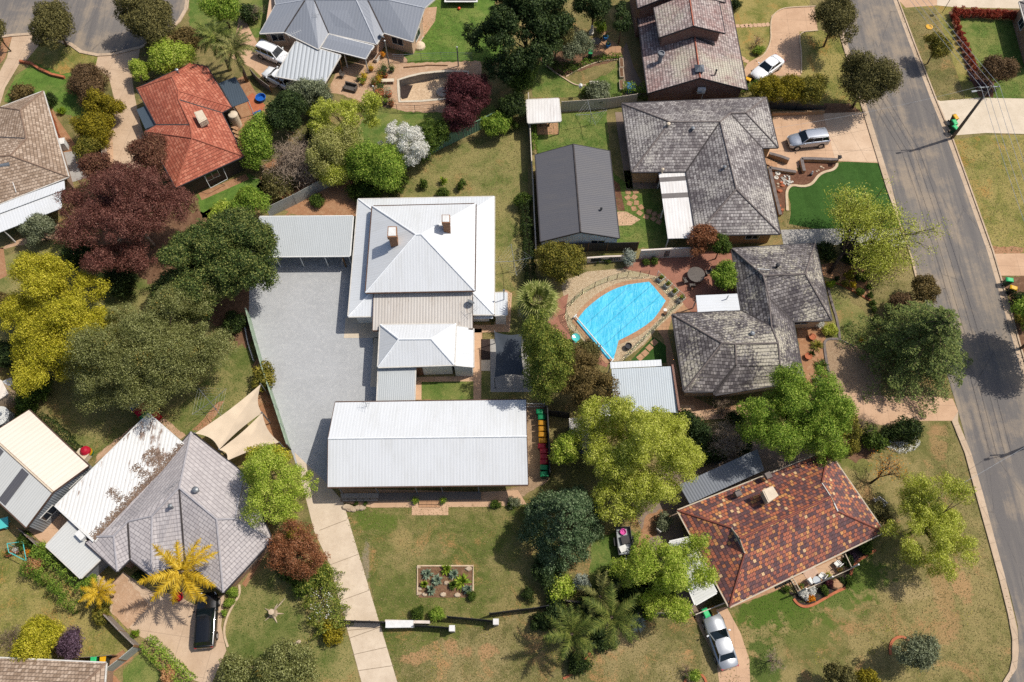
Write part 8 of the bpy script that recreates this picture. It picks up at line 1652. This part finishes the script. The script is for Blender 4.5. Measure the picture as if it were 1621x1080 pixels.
lawns_dry=[t(X,'543,806 850,795 900,900 870,1085 632,1085'),t(X,'625,1040 850,960 1110,975 1180,1085 640,1090'),t(X,'1420,905 1480,700 1500,665 1600,960 1605,1085 1300,1085 1370,960'),t(X,'560,300 700,240 835,190 836,500 785,500 782,312'),t(X,'-40,860 60,880 178,978 222,1025 170,1040 -40,1040'),t(X,'1365,420 1442,410 1455,448 1500,640 1400,600 1390,510'),t(X,'1424,20 1480,18 1530,160 1478,155'),t(X,'1512,224 1621,220 1640,400 1568,398')]
lawns_green=[t(X,'1165,970 1265,925 1370,885 1400,915 1260,1010 1190,1080'),t(X,'375,938 420,905 500,900 540,980 565,1080 405,1080 358,1018'),t(X,'644,75 700,10 760,20 795,95 745,96'),t(X,'855,182 955,180 965,262 1050,290 1050,385 980,390 862,235'),t(X,'60,600 290,590 400,545 435,640 300,685 150,715'),t(X,'850,152 850,112 890,124 925,136 980,100 980,152'),t(X,'1545,40 1640,45 1640,155 1550,156'),t(X,'1270,55 1325,62 1362,170 1300,160')]
tufts('grass','short dry grass on the lawns and verges',lawns_dry,26,.05,'gr_dry',.07,1); tufts('grass','short green grass on the watered lawns',lawns_green,26,.05,'gr_green',.07,2)
mk('weed',m_leaf('weed_yellow','a8a020','cfc830','e5dc50',.5,.2)); tufts('lawn_weeds','tiny yellow weed flowers scattered in the front verge and corner lawn',[t(X,'640,1040 850,965 1110,980 1170,1080 650,1085'),t(X,'1270,980 1420,930 1560,960 1560,1060 1300,1080')],.9,.08,'weed',.05,3,22,'weeds',.04)
# ================================================================ daylight and camera
w=bpy.data.worlds.new('World'); SC.world=w; w.use_nodes=True; nt=w.node_tree; nt.nodes.clear()
SUN_EL=56.0; SUN_DIR=Vector((.94*math.cos(R(SUN_EL)),.342*math.cos(R(SUN_EL)),math.sin(R(SUN_EL))))
sky=nt.nodes.new('ShaderNodeTexSky'); sky.sky_type='NISHITA'; sky.sun_disc=False; sky.sun_elevation=R(SUN_EL); sky.sun_rotation=R(70.0); sky.altitude=200; sky.air_density=1.0; sky.dust_density=3.0; sky.ozone_density=1.0
bg_=nt.nodes.new('ShaderNodeBackground'); bg_.inputs[1].default_value=.11; ou=nt.nodes.new('ShaderNodeOutputWorld'); nt.links.new(sky.outputs[0],bg_.inputs[0]); nt.links.new(bg_.outputs[0],ou.inputs[0])
l=bpy.data.lights.new('sun','SUN'); l.energy=4.1; l.angle=R(.5); l.color=(1.0,.94,.84); so=bpy.data.objects.new('sun',l); COL.objects.link(so); so.rotation_euler=(-SUN_DIR).to_track_quat('-Z','Y').to_euler(); so.location=(60,40,90)
cam=bpy.data.cameras.new('camera'); cam.sensor_width=36; cam.lens=36*FPX/1621; cam.clip_end=2000; cam.clip_start=1; co=bpy.data.objects.new('camera',cam); COL.objects.link(co); co.location=(0,0,CAM_H); co.rotation_euler=(TILT,0,0); SC.camera=co
vs=SC.view_settings; vs.view_transform='Standard'; vs.look='None'; vs.exposure=0.12; vs.gamma=1.0; vs.use_curve_mapping=False
SC.cycles.max_bounces=6; SC.cycles.diffuse_bounces=3; SC.cycles.transmission_bounces=4; SC.cycles.transparent_max_bounces=8; SC.cycles.use_adaptive_sampling=True
SC.cycles.use_denoising=False
